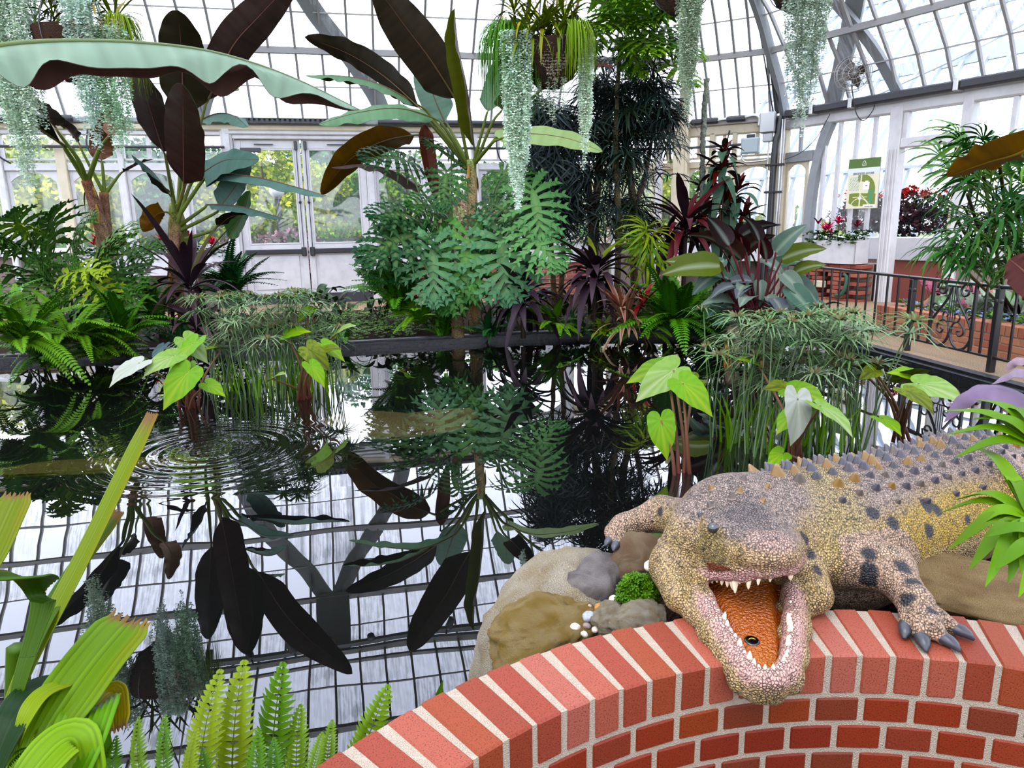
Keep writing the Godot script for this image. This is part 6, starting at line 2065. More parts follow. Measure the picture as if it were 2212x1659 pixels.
func spot(x: float, y: float, d: float) -> Vector3:       # a place seen at that bearing, d metres away over the ground
	var b := Basis(Vector3(0.999838,-0.017560,0.003924),Vector3(0.017993,0.975773,-0.218046),Vector3(-0.000000,0.218081,0.975931))
	var r := (b.x * (x - 1106.0) - b.y * (y - 829.5)) / 1540.0 - b.z
	return V(0, 1.3, 0) + r * d / Vector2(r.x, r.z).length()


func ground(x: float, z: float) -> Vector3:
	return V(x, 0.05, z)


func back_bed() -> void:
	var sage := hx("8aa88e", 0.9)
	var dark := hx("4c4030", 0.55)
	var rusty := [hx("93a064"), hx("93905c"), hx("8a6a58"), hx("7a5a50")]
	var b := thing("banana_plant", "tall banana plant in the middle of the back bed, long arching leaves and tan trunk", "banana plant", V(-0.425,0.085,-8.339))
	b.position.y = 0.05
	var o := -b.position
	var mv := func(a: Array) -> Array: return a.map(func(q): return q + o)
	trunk(b, mv.call([V(-0.42,0.079,-8.339),V(-0.418,0.707,-8.34),V(-0.421,1.335,-8.339),V(-0.407,1.793,-8.34),V(-0.421,2.018,-8.339)]), [0.075, 0.07, 0.06, 0.055, 0.05], [hx("a58e70"), hx("ad927a"), hx("b8a082"), hx("a89a78"), hx("8c9a68")], 23)
	trunk(b, mv.call([V(-0.72,0.354,-8.67),V(-0.75,0.909,-8.668),V(-0.748,1.396,-8.668),V(-0.737,1.844,-8.669)]), [0.06, 0.055, 0.05, 0.045], [hx("86705c"), hx("8a7460"), hx("947f68"), hx("6a6a50")], 29)
	big_leaf(b, mv.call([V(-0.446,1.987,-8.388),V(-0.537,2.548,-8.182),V(-0.564,2.643,-8.181),V(-0.785,2.982,-7.961),V(-1.025,3.281,-7.732),V(-1.258,3.592,-7.495)]), 0.24, sage, hx("55493a", 0.6), V(-0.45, 0.5, -1), {"stalk": 2, "ribc": rusty, "ruffle": 0.02, "stripe": 0.2})
	big_leaf(b, mv.call([V(-0.466,1.988,-8.387),V(-0.768,2.358,-8.264),V(-0.912,2.517,-8.25),V(-0.96,2.565,-8.244),V(-1.36,2.935,-8.492),V(-1.781,3.208,-8.618),V(-2.243,3.383,-8.613)]), 0.17, sage, hx("463c30", 0.6), V(-0.1, 0.8, -0.8), {"stalk": 3, "ribc": rusty, "ruffle": 0.02, "stripe": 0.2})
	big_leaf(b, mv.call([V(-0.486,2.023,-8.386),V(-0.849,2.493,-8.357),V(-0.97,2.599,-8.344),V(-1.398,2.834,-8.384),V(-1.804,2.931,-8.409),V(-2.213,2.944,-8.414)]), 0.13, hx("86a888"), hx("5a5a2c"), V(0, 1, 0.1), {"stalk": 2, "fold": -0.5, "ruffle": 0.02})
	big_leaf(b, mv.call([V(-0.454,1.969,-8.338),V(-0.675,2.331,-8.172),V(-0.79,2.436,-8.162),V(-1.154,2.525,-8.017),V(-1.584,2.475,-7.944),V(-1.994,2.373,-7.954)]), 0.14, hx("86ad88"), hx("5a5420"), V(0, 0.8, 0.75), {"stalk": 2, "fold": -0.3, "ruffle": 0.02})
	big_leaf(b, mv.call([V(-0.468,1.923,-8.387),V(-0.932,2.262,-8.549),V(-1.088,2.324,-8.632),V(-1.55,2.298,-9.068),V(-2.026,2.107,-9.384),V(-2.461,1.72,-9.692)]), 0.20, sage, hx("8a6428", 0.8), V(-0.2, 0.7, -0.9), {"stalk": 2, "ruffle": 0.02})
	big_leaf(b, mv.call([V(-0.51,1.285,-8.385),V(-0.838,1.512,-8.358),V(-1.007,1.717,-8.44),V(-1.067,1.769,-8.433),V(-1.328,1.927,-8.598),V(-1.653,2.013,-8.643),V(-2.057,1.986,-8.659)]), 0.11, hx("4a3a34"), hx("3a2e2a"), V(0, 1, 0.3), {"stalk": 2, "fold": -0.4, "ruffle": 0.02})
	big_leaf(b, mv.call([V(-0.392,1.694,-8.391),V(-0.366,2.062,-8.292),V(-0.374,2.146,-8.292),V(-0.412,2.664,-7.989),V(-0.482,3.07,-7.785),V(-0.494,3.368,-7.584)]), 0.15, hx("7a8040"), hx("5a3a34"), V(-0.6, 0.2, 0.8), {"stalk": 2, "fold": 0.9})
	big_leaf(b, mv.call([V(-0.451,1.996,-8.488),V(-0.683,2.424,-8.673),V(-0.723,2.475,-8.67),V(-0.876,2.852,-8.756),V(-0.978,3.195,-8.846)]), 0.18, hx("8aa898"), hx("6a8a78"), V(0, 0.3, 1), {"stalk": 2, "fold": 0.1})
	big_leaf(b, mv.call([V(-0.473,1.955,-8.487),V(-0.887,2.448,-8.454),V(-0.951,2.432,-8.547),V(-0.914,2.07,-8.551),V(-0.834,1.592,-8.459)]), 0.10, hx("7a4436"), hx("9a5a44"), V(0.3, 0.1, 1), {"stalk": 2, "fold": 0.5})
	big_leaf(b, mv.call([V(-0.381,1.968,-8.341),V(-0.182,2.141,-7.998),V(-0.09,2.18,-7.899),V(-0.022,2.198,-7.9),V(0.255,2.206,-7.696),V(0.625,2.136,-7.574),V(0.946,1.993,-7.44)]), 0.145, hx("b3cc94"), hx("7a9a5a"), V(0, 0.75, 0.85), {"stalk": 2, "fold": -0.1})
	big_leaf(b, mv.call([V(-0.362,1.986,-8.392),V(-0.173,2.386,-8.298),V(-0.053,2.529,-8.3),V(-0.016,2.577,-8.3),V(0.086,2.654,-8.2),V(0.231,2.709,-7.997)]), 0.13, sage, dark, V(0.3, 0.5, -0.8), {"stalk": 2})
	big_leaf(b, mv.call([V(-0.387,2.005,-8.491),V(-0.238,2.493,-8.497),V(-0.218,2.566,-8.597),V(-0.119,2.829,-8.699),V(-0.103,3.146,-8.799)]), 0.15, hx("7f9f86"), hx("6a8a70"), V(-0.3, 0.3, 1), {"stalk": 2})
	big_leaf(b, mv.call([V(-0.36,1.992,-8.342),V(0.279,2.657,-8.295),V(0.741,2.923,-8.367),V(0.801,2.954,-8.362),V(0.98,2.95,-8.242),V(1.128,2.91,-8.122)]), 0.085, hx("c98f84"), hx("4a5a34"), V(0, 0.9, 0.5), {"stalk": 3})
	# the big split-leaf philodendron at its foot
	var pale := []
	var deep := []
	for k in 3:
		pale.append(lobed_leaf(70 + k, hx(["6f9f78", "66a058", "74a870"][k]), hx("4f7a4a"), 9))
		deep.append(lobed_leaf(80 + k, hx(["3f6e42", "2f5a36", "46783e"][k]), hx("2f5230"), 9))
	var ph := thing("philodendron", "split-leaf philodendron in the middle of the back bed around the tan banana trunk", "philodendron", V(-0.599,0.206,-8.078))
	ph.position.y = 0.05
	for q in [[1010, 510, 1000, 632, 8.0, 0], [1082, 505, 1092, 640, 7.9, 0], [1150, 408, 1172, 512, 7.9, 0], [1130, 500, 1212, 562, 7.8, 0], [935, 530, 938, 645, 7.9, 0], [905, 505, 785, 540, 8.0, 1], [895, 470, 808, 452, 8.2, 1], [880, 348, 792, 328, 8.5, 1], [965, 372, 952, 440, 8.3, 1], [975, 330, 925, 300, 8.5, 1], [1065, 440, 1130, 478, 8.1, 1], [1085, 370, 1150, 400, 8.3, 1], [960, 460, 890, 430, 8.4, 1], [1050, 470, 1050, 540, 8.2, 1], [920, 560, 850, 590, 8.1, 1], [1000, 560, 955, 660, 8.0, 1], [870, 500, 800, 590, 8.2, 1], [1110, 450, 1190, 460, 8.2, 1], [940, 480, 850, 480, 8.4, 1], [1060, 520, 1140, 580, 8.1, 1]]:
		var p0: Vector3 = spot(q[0], q[1], q[4]) - ph.position
		var p1: Vector3 = spot(q[2], q[3], q[4] - 0.25) - ph.position
		leaf_to(ph, "leaf", (deep if q[5] else pale)[rng.randi() % 3], p0, p1, V(rng.randf_range(-0.2, 0.2), 0.75, 0.7), 1.2)
		stalk(ph, "stalk", V(rng.randf_range(-0.1, 0.1), 0.25, rng.randf_range(-0.1, 0.1)), p0, 0.016, 0.008, hx("7a8a58"), hx("9aae7a"), V(0, 0.10, 0))
	var scale_ := MB.new()
	var tp := smooth_path([V(0, 0, 0.05), V(-0.01, 0.18, 0.05), V(0.0, 0.36, 0.02)], 20)
	tube(scale_, tp, [0.07, 0.075, 0.06], 14, [hx("7d6e58"), hx("584c3c"), hx("72644c")])
	for k in scale_.v.size(): scale_.v[k] += Vector3(scale_.v[k].x, 0, scale_.v[k].z - 0.04).normalized() * 0.012 * sin(scale_.v[k].y * 150.0 + (k % 14) * PI)
	part(ph, "trunk", scale_.mesh(), M.bark, Transform3D.IDENTITY, "scaly trunk with diamond leaf scars")
	# ferns and dark foliage along the rim
	fern("boston_fern", V(-1.264,0.327,-8.051), 46, 0.72, "mid", "lush fern right of the doors beside the banana trunk", {"lift": 0.5})
	fern("boston_fern", V(-1.029,0.233,-7.934), 24, 0.5, "bright", "smaller fern drooping to the soil left of the scaly trunk", {"lift": 0.1})
	fern("leather_fern", V(0.473,0.128,-7.936), 30, 0.45, "bright", "pale bright fern spilling over the rim between the dark cordylines", {"lift": 0.2})
	fern("maidenhair_fern", V(1.027,0.119,-7.682), 26, 0.26, "yellow", "small yellow-green fern at the waterline below the purple cordyline", {"lift": 0.0})
	fern("boston_fern", V(1.737,0.136,-7.553), 60, 0.75, "mid", "large fern right of the striped bromeliad, fronds falling to the water", {"lift": 0.35})
	fern("boston_fern", V(1.467,0.115,-7.559), 20, 0.4, "bright", "low fern touching the water under the striped bromeliad", {"lift": 0.0})
	for q in [[V(0.137,0.21,-7.949), 40, 0.52, "near-black cordyline sprawling left of the pale bright fern", hx("433640"), 0.1, 0.30], [V(0.929,0.262,-7.845), 54, 0.54, "purple-black cordyline with a yellow-green young shoot in the middle of the back bed", hx("584552"), 0.55, 0.55], [V(1.972,0.884,-8.165), 34, 0.58, "tall dark red cordyline beside the cream column", hx("6a2a30"), 0.75, 1.05], [V(1.852,0.655,-8.501), 20, 0.55, "grey-purple cordyline half hidden left of the red one", hx("564654"), 0.56, 0.85]]:
		var c := thing("cordyline", q[3], "cordyline", q[0])
		c.position.y = 0.05
		if q[5] > 0.0: stalk(c, "stem", Vector3.ZERO, V(0, q[6] + 0.2, 0), 0.03, 0.025, hx("4a3e36"), hx("4a3a3a"))
		rosette(c, V(0, q[6], 0), q[1], q[2], 0.062, q[4], hx("3a2a34"), {"stack": 0.24, "droop": 1.3, "rise": 1.1, "young": hx("9cae4a") if q[5] == 0.55 and q[1] == 54 else q[4], "stripe": 0.12})
	# striped bromeliad
	var br := thing("bromeliad", "cream and pink striped bromeliad with a red flower at the waterline", "bromeliad", V(1.22,0.113,-7.502))
	rosette(br, V(0, 0.05, 0), 34, 0.40, 0.034, hx("d8c8ac"), hx("a98a70"), {"rib": hx("8f5a50"), "droop": 1.2, "stack": 0.12})
	rosette(br, V(-0.06, 0.30, 0.05), 18, 0.34, 0.034, hx("d8b8a0"), hx("a07a60"), {"rib": hx("9a4a48")})
	rosette(br, V(0.15, 0.34, 0.08), 8, 0.2, 0.035, hx("b02038"), hx("8a1a2c"), {"kinds": 2})
	stalk(br, "stem", V(0, 0, 0), V(0.13, 0.32, 0.03), 0.012, 0.009, hx("a98a6a"), hx("b08a70"))
	# small lady palm with yellow fingers
	var fans := []
	for k in 3: fans.append(fan_leaf(90 + k, 9, hx(["a2b83c", "86a63a", "6f9a3a"][k]), hx("6a8a32"), 0.35, 1.7, 0.05))
	var rp := thing("lady_palm", "small yellow-green lady palm left of the big red-leaved philodendron", "palm", V(1.552,0.485,-8.052))
	rp.position.y = 0.05
	for q in [[1395, 500, 1340, 480], [1400, 505, 1420, 470], [1390, 520, 1350, 560], [1400, 530, 1390, 590], [1405, 530, 1440, 580], [1390, 500, 1375, 465], [1410, 510, 1450, 500], [1380, 540, 1330, 520], [1400, 560, 1370, 620]]:
		var p0: Vector3 = spot(q[0], q[1], 8.2) - rp.position
		leaf_to(rp, "leaf", fans[rng.randi() % 3], p0, spot(q[2], q[3], 8.0) - rp.position, V(0, 0.7, 0.7), 1.0)
		stalk(rp, "stalk", V(0, 0.2, 0), p0, 0.01, 0.006, hx("5a6a34"), hx("8a9a44"))
	# false aralias: fine drooping dark leaves on thin trunks
	var fine_ := []
	for k in 4: fine_.append(fan_leaf(190 + k, 13, hx(["33443c", "2c3a38", "41544a", "3a4a34"][k]), hx("2a3432"), 0.28, 2.5, 0.029))
	var ar := []
	for k in 4: ar.append(fan_leaf(100 + k, 9, hx(["3a4448", "444e54", "4e5a5e", "3d4a42"][k]), hx("262b2c"), 0.75, 1.9, 0.034))
	var a1 := thing("aralia_tree", "dark narrow-leaved aralia hanging in a column behind the centre basket", "aralia", V(0.553,0.146,-8.783))
	a1.position.y = 0.05
	for q in [[V(0.553,0.146,-8.783),V(0.522,0.77,-8.785),V(0.502,1.321,-8.786),V(0.519,2.274,-8.785)], [V(0.584,0.153,-8.731),V(0.642,0.882,-8.726),V(0.632,1.426,-8.727),V(0.585,2.163,-8.73)]]:
		trunk(a1, q.map(func(p): return p - a1.position), [0.035, 0.03, 0.022, 0.012], [hx("7d6c4c"), hx("6f6052"), hx("63564e")], 7, false)
	for k in 260:
		var y := rng.randf_range(215, 485)
		var p := spot(1196 + rng.randfn(0.0, 26.0) + (y - 350) * 0.05, y, 8.7 + rng.randf_range(-0.35, 0.35))
		var yaw := rng.randf() * TAU
		part(a1, "leaf", ar[rng.randi() % 4], M.leaf, aim(p - a1.position, V(sin(yaw) * 0.8, -0.9, cos(yaw) * 0.8), V(sin(yaw), 0.6, cos(yaw)), rng.randf_range(0.24, 0.38)))
	var a2 := thing("aralia_tree", "dark fine-leaved aralia tree with several bare pinkish trunks left of the column", "aralia", V(1.087,0.117,-8.934))
	a2.position.y = 0.05
	for q in [[V(1.058,0.117,-8.938),V(1.06,1.311,-8.937),V(1.124,2.174,-8.929),V(1.257,2.843,-8.912)], [V(1.041,0.117,-8.94),V(1.039,1.201,-8.94),V(1.098,2.122,-8.933),V(1.182,2.821,-8.922)], [V(1.099,0.104,-9.033),V(1.004,1.424,-9.044),V(0.96,2.135,-9.049),V(0.969,2.56,-9.048)], [V(1.573,0.269,-9.065),V(1.562,1.415,-9.066),V(1.664,1.798,-9.048),V(1.758,2.412,-9.03)], [V(1.564,1.303,-9.066),V(1.498,1.858,-9.077),V(1.435,2.292,-9.087),V(1.418,2.663,-9.09)]]:
		trunk(a2, q.map(func(p): return p - a2.position), [0.05, 0.042, 0.034, 0.018], [hx("6a6048"), hx("7d6a60"), hx("857068")], 9, false)
	for k in 298:
		var x := rng.randf_range(1262, 1448)
		var y := 225 + rng.randfn(0.0, 62.0)
		if k % 3 == 0:
			x = rng.randf_range(1265, 1390)
			y = rng.randf_range(300, 520)
		var p := spot(x, y, 9.0 + rng.randf_range(-0.6, 0.6))
		var yaw := rng.randf() * TAU
		part(a2, "leaf", fine_[rng.randi() % 4], M.leaf, aim(p - a2.position, V(sin(yaw), rng.randf_range(-0.8, 0.1), cos(yaw)), V(0, 1, 0.3), rng.randf_range(0.28, 0.44)))
	# bright split leaves at the top
	var top := thing("philodendron", "bright green split-leaf philodendron climbing above the dark aralia near the top edge", "philodendron", V(1.257,0.169,-8.508))
	top.position.y = 0.05
	trunk(top, [V(1.257,0.169,-8.508),V(1.275,1.201,-8.505),V(1.229,2.231,-8.512),V(1.264,3.299,-8.507)].map(func(p): return p - top.position), [0.04, 0.035, 0.03, 0.02], [hx("625846"), hx("64604c")], 31, false)
	var bright := []
	for k in 3: bright.append(lobed_leaf(110 + k, hx(["7ab02e", "5a9030", "96c43a"][k]), hx("6a9a34"), 7, 0.62))
	for k in 40:
		var x := rng.randf_range(1235, 1450)
		var y := rng.randf_range(-30, 120) + maxf(0.0, x - 1380) * 0.7
		var p := spot(x, y, 8.4 + rng.randf_range(-0.4, 0.4)) - top.position
		var c := spot(1335, 60, 8.5) - top.position
		var d := (p - c).normalized()
		leaf_to(top, "leaf", bright[rng.randi() % 3], p, p + (d + V(0, 0.1, 0.35)) * 0.36, V(0, 1, 0.5), 1.25)
		stalk(top, "stalk", c, p, 0.008, 0.006, hx("5a7a2a"), hx("6a8a34"), V(0, 0.08, 0))
	# shrub with dark red shoots
	var sh := thing("dracaena", "tall shrub with dark red young tips and grey-green leaves right of the column", "shrub", V(2.521,0.64,-8.536))
	sh.position.y = 0.05
	for q in [[1555, 375, 0.34], [1530, 420, 0.34], [1590, 415, 0.34], [1522, 465, 0.32], [1605, 470, 0.32], [1560, 440, 0.34], [1562, 335, 0.24], [1590, 520, 0.3], [1540, 500, 0.3]]:
		var p: Vector3 = spot(q[0], q[1] + 30, 8.9 + rng.randf_range(-0.2, 0.2)) - sh.position
		stalk(sh, "stem", V(0, 0, 0), p, 0.014, 0.01, hx("5a4a40"), hx("6a5a48"))
		rosette(sh, p, 14, q[2], 0.055, hx("5f7f68"), hx("4a3a38"), {"kind": "lance", "droop": 1.9, "rise": 0.9, "stack": 0.22, "young": hx("6a2a2c")})
		rosette(sh, p + V(0, 0.16, 0), 6, q[2] * 0.7, 0.035, hx("7a2c28"), hx("5a2024"), {"kind": "lance", "kinds": 3})
	# moss pole
	var mp := MB.new()
	var mpp := smooth_path([V(2.303,0.419,-8.597),V(2.26,1.71,-8.608),V(2.25,2.224,-8.611),V(2.264,2.871,-8.607)], 60)
	tube(mp, mpp, [0.028, 0.028, 0.030, 0.03], 9, [hx("7d8078"), hx("8a8f84")])
	for k in mp.v.size(): mp.v[k] += V(rng.randf_range(-1, 1), 0, rng.randf_range(-1, 1)) * 0.012
	var mpo := part(self, "moss_pole", mp.mesh(), M.bark)
	tag(mpo, "thin grey mossy pole standing right of the cream column", "plant pole")
	# big philodendron with red backs
	var pd := thing("philodendron", "large philodendron with broad grey-green and maroon paddle leaves by the railing's end", "philodendron", V(2.463,0.34,-7.031))
	pd.position.y = 0.05
	var pads := []
	for q in [["8ba596", "6a4a48"], ["a4b8a8", "54403c"], ["6f9482", "4f5a40"], ["7a8a3a", "5a6a2c"], ["5c3034", "4a2428"], ["4a2a28", "5c3a34"], ["848c94", "4a3a3c"]]:
		var mb := MB.new()
		blade(mb, [V(0, 0, 0), V(0, 0.05, 0.3), V(0, 0.03, 0.65), V(0, -0.12, 1.0)], 0.27, "paddle", Vector3.UP, 0.32, 0.016, 16, 6, hx(q[0], 0.75), hx(q[1], 0.8), 0.05, hx(q[0]).lerp(hx("d0d8c8"), 0.5))
		pads.append(mb.mesh())
	for q in [[1600, 560, 1490, 495, 5], [1612, 545, 1545, 490, 4], [1590, 560, 1672, 500, 5], [1575, 530, 1528, 465, 6], [1600, 512, 1680, 478, 6], [1640, 520, 1608, 462, 6], [1676, 545, 1738, 484, 0], [1640, 560, 1700, 600, 1], [1552, 590, 1494, 634, 0], [1560, 600, 1442, 556, 3], [1555, 575, 1430, 586, 3], [1640, 605, 1642, 662, 0], [1690, 590, 1742, 645, 1], [1700, 600, 1775, 655, 0], [1660, 580, 1730, 560, 2], [1690, 560, 1782, 532, 3], [1715, 590, 1782, 568, 3], [1590, 640, 1625, 695, 2], [1655, 640, 1700, 690, 1], [1700, 640, 1735, 712, 0], [1565, 560, 1530, 605, 0], [1620, 590, 1600, 640, 2], [1655, 560, 1640, 500, 4], [1700, 620, 1765, 690, 2], [1610, 620, 1560, 600, 1]]:
		var d := 7.45 + rng.randf_range(-0.35, 0.35)
		var p0: Vector3 = spot(q[0], q[1], d) - pd.position
		var p1: Vector3 = spot(q[2], q[3], d - 0.1) - pd.position
		leaf_to(pd, "leaf", pads[q[4]], p0, p1, V(rng.randf_range(-0.5, 0.5), 0.6, 0.85 if q[4] < 4 else -0.3), 1.0)
		stalk(pd, "stalk", V(rng.randf_range(-0.15, 0.15), 0.12, rng.randf_range(-0.1, 0.1)), p0, 0.013, 0.009, hx("6a3038"), hx("8a4a50"))
	for k in 22:
		var a := rng.randf_range(-0.2, PI + 0.2)
		var p0 := V(rng.randf_range(-0.15, 0.15), rng.randf_range(0.25, 0.75), rng.randf_range(-0.1, 0.1)) + V(cos(a) * 0.25, 0, sin(a) * 0.2)
		part(pd, "leaf", pads[[0, 2, 2, 1, 6, 5][rng.randi() % 6]], M.leaf, aim(p0, V(cos(a), rng.randf_range(-0.5, 0.2), sin(a) * 0.7), V(cos(a) * 0.3, 0.8, 0.5), rng.randf_range(0.26, 0.36)))
		stalk(pd, "stalk", V(rng.randf_range(-0.12, 0.12), 0.1, 0), p0, 0.011, 0.008, hx("6a3038"), hx("8a4a50"))
	trunk(pd, [V(-0.25, -0.02, 0.1), V(-0.28, 0.14, 0.08), V(-0.2, 0.28, 0.0), V(-0.05, 0.35, 0.0)], [0.06, 0.065, 0.06, 0.05], [hx("8f8070"), hx("786858")], 41)
	trunk(pd, [V(0.1, -0.02, 0.1), V(0.08, 0.14, 0.06), V(0.0, 0.3, 0.0)], [0.07, 0.065, 0.055], [hx("6f6050"), hx("5f5046")], 43)
	# window boxes with flowers along the back wall, and one by the map
	flower_box(FA, 2.25, 4.1, 0.63, 0.97, 0.12, 0.5, "white flower box on brick behind the philodendron in the back bed")
	flower_box(FA, -4.3, -2.1, 0.60, 0.93, 0.10, 0.4, "white flower box left of the doors behind the bananas")
	flower_box(FA, 0.46, 1.3, 0.67, 0.98, 0.02, 0.3, "short white flower box just right of the doors")
	flower_box(FB, 0.1, 1.6, 0.60, 0.92, 0.08, 0.4, "white flower box in the corner bay behind the shrub")


func flower_box(fr: Transform3D, x0: float, x1: float, y0: float, y1: float, z0: float, z1: float, label: String, dense := 60) -> void:
	var w := thing("flower_box", label, "planter")
	w.transform = fr
	var mb := MB.new()
	box(mb, V(x0, y0, z0), V(x1, y1, z0 + 0.02), 0.003)
	box(mb, V(x0, y0, z1 - 0.02), V(x1, y1, z1), 0.003)
	box(mb, V(x0, y0, z0), V(x0 + 0.02, y1, z1), 0.003)
	box(mb, V(x1 - 0.02, y0, z0), V(x1, y1, z1), 0.003)
	box(mb, V(x0 + 0.02, y0, z0 + 0.02), V(x1 - 0.02, y0 + 0.02, z1 - 0.02), 0.0)
	part(w, "box", mb.mesh(), M.white)
	bx(w, "soil", x0 + 0.02, x1 - 0.02, y1 - 0.08, y1 - 0.04, z0 + 0.02, z1 - 0.02, M.soil, 0.0)
	var lf := MB.new()
	for k in 4: blade(lf, [Vector3.ZERO, V(cos(k * 1.6) * 0.5, 0.4, sin(k * 1.6) * 0.5), V(cos(k * 1.6), 0.2, sin(k * 1.6))], 0.28, "paddle", Vector3.UP, 0.1, 0.0, 3, 1, hx("5f8a48"), hx("3f6a34"))
	var pl := []
	var tn := []
	for k in int(dense * (x1 - x0) * 3.0):
		pl.append(turn(V(rng.randf_range(x0, x1), y1 + rng.randf_range(-0.08, 0.13), rng.randf_range(z0, z1 + 0.04)), rng.randf() * TAU, rng.randf_range(-0.5, 0.5), 0, rng.randf_range(0.03, 0.07)))
		var u := rng.randf_range(0.5, 1.3)
		tn.append(Color(u, u, u) if k % 4 else Color(0.9, 0.95, 1.6) * u)
	stuff(w, "foliage", lf.mesh(), M.leaf, pl, tn)
	var fl := []
	for c in ["c02a50", "c8385a", "7a2638", "b82a34"]:
		var m := MB.new()
		for k in 9: blade(m, [Vector3.ZERO, V(cos(k * 0.7) * 0.6, 0.5 + 0.3 * (k % 2), sin(k * 0.7) * 0.6), V(cos(k * 0.7), 0.4 + 0.6 * (k % 2), sin(k * 0.7))], 0.16, "lance", Vector3.UP, 0.2, 0.0, 3, 1, hx(c), hx(c) * 0.8)
		fl.append(m.mesh())
	for k in int((x1 - x0) * 7.0):
		var p := V(rng.randf_range(x0 + 0.05, x1 - 0.05), y1 + rng.randf_range(0.10, 0.28), rng.randf_range(z0 + 0.05, z1 - 0.05))
		var f := part(w, "flower", fl[rng.randi() % 4], M.matt, turn(p, rng.randf() * TAU, 0, 0, rng.randf_range(0.07, 0.13)))
		stalk(w, "stem", V(p.x, y1 - 0.05, p.z), p, 0.005, 0.004, hx("5a7a3a"), hx("6a8a44"))


func understory() -> void:
	# the dark broad leaves that fill the bed between the named plants, plant by plant
	var lf := []
	for q in [["3a5a34", "2c4428"], ["2e4a30", "263c28"], ["4a6a3a", "34502c"], ["3f3a3a", "302828"]]:
		var mb := MB.new()
		blade(mb, bent(1.0, 0.9, 0.9, 5), 0.17, "lance", Vector3.UP, 0.25, 0.01, 9, 2, hx(q[0]), hx(q[1]), 0.06, hx(q[0]).lerp(hx("a5b890"), 0.3))
		lf.append(mb.mesh())
	var spots_ := [[700, 640, 9.6, "left of the lush fern by the doors"], [820, 640, 9.4, "behind the lush fern"], [930, 660, 8.8, "left of the scaly trunk"], [1060, 665, 8.6, "right of the tan banana trunk"], [1130, 630, 9.0, "in front of the brick under the white flower box"], [1230, 640, 8.7, "between the two dark cordylines"], [1340, 620, 8.7, "behind the striped bromeliad"], [1400, 600, 8.9, "under the small lady palm"], [1490, 620, 8.4, "left of the big red-leaved philodendron"], [1540, 590, 8.9, "at the foot of the red-tipped shrub"], [1720, 640, 8.0, "between the big philodendron and the railing"], [1600, 680, 7.7, "under the big red-leaved philodendron"], [480, 640, 9.2, "left of the left door leaf"], [330, 600, 9.4, "behind the peeling banana trunks"], [200, 640, 8.6, "under the left philodendron"], [60, 650, 8.6, "at the far left end of the bed"], [250, 690, 8.2, "behind the rim ferns at left"]]
	for q in spots_:
		var p := spot(q[0], q[1], q[2])
		p.y = 0.05
		var s := thing("broadleaf_plant", "dark green broad-leaved bedding plant " + q[3], "plant", p)
		for k in 34:
			var c := V(rng.randf_range(-0.32, 0.32), rng.randf_range(0.0, 0.42), rng.randf_range(-0.25, 0.25))
			part(s, "leaf", lf[rng.randi() % 4 if k % 5 == 0 else rng.randi() % 3], M.leaf, turn(c, rng.randf() * TAU, rng.randf_range(-0.6, 0.2), rng.randf_range(-0.3, 0.3), rng.randf_range(0.18, 0.34)))
		for k in 5: stalk(s, "stem", V(rng.randf_range(-0.1, 0.1), 0, 0), V(rng.randf_range(-0.3, 0.3), 0.4, rng.randf_range(-0.2, 0.2)), 0.008, 0.005, hx("4a4a34"), hx("4a5a34"))
	for q in [[1060, 705, 8.05, 22, 0.36, "deep", "low dark fern between the tan banana trunk and the near-black cordyline"], [1250, 715, 7.95, 20, 0.34, "deep", "low dark fern at the water right of the pale bright fern"], [1520, 725, 7.7, 26, 0.45, "deep", "dark fern falling to the water left of the big philodendron's trunk"], [960, 700, 8.1, 18, 0.42, "mid", "fern in front of the scaly philodendron trunk"], [735, 712, 8.0, 16, 0.3, "mid", "small fern at the left end of the ground cover"], [1690, 715, 7.5, 18, 0.4, "deep", "dark fern at the pond's right corner"], [400, 715, 7.8, 20, 0.42, "deep", "dark fern below the purple cordyline at left"], [90, 700, 7.9, 26, 0.6, "mid", "tall fern behind the far left rim fern"], [210, 700, 8.0, 26, 0.55, "bright", "upright fern right of the pale strap-leaved lily"]]:
		fern("fern", gspot(q[0], q[1], q[2]), q[3], q[4], q[5], q[6], {"lift": 0.25})


func gspot(x: float, y: float, d: float) -> Vector3:
	var p := spot(x, y, d)
	return V(p.x, 0.06, p.z)


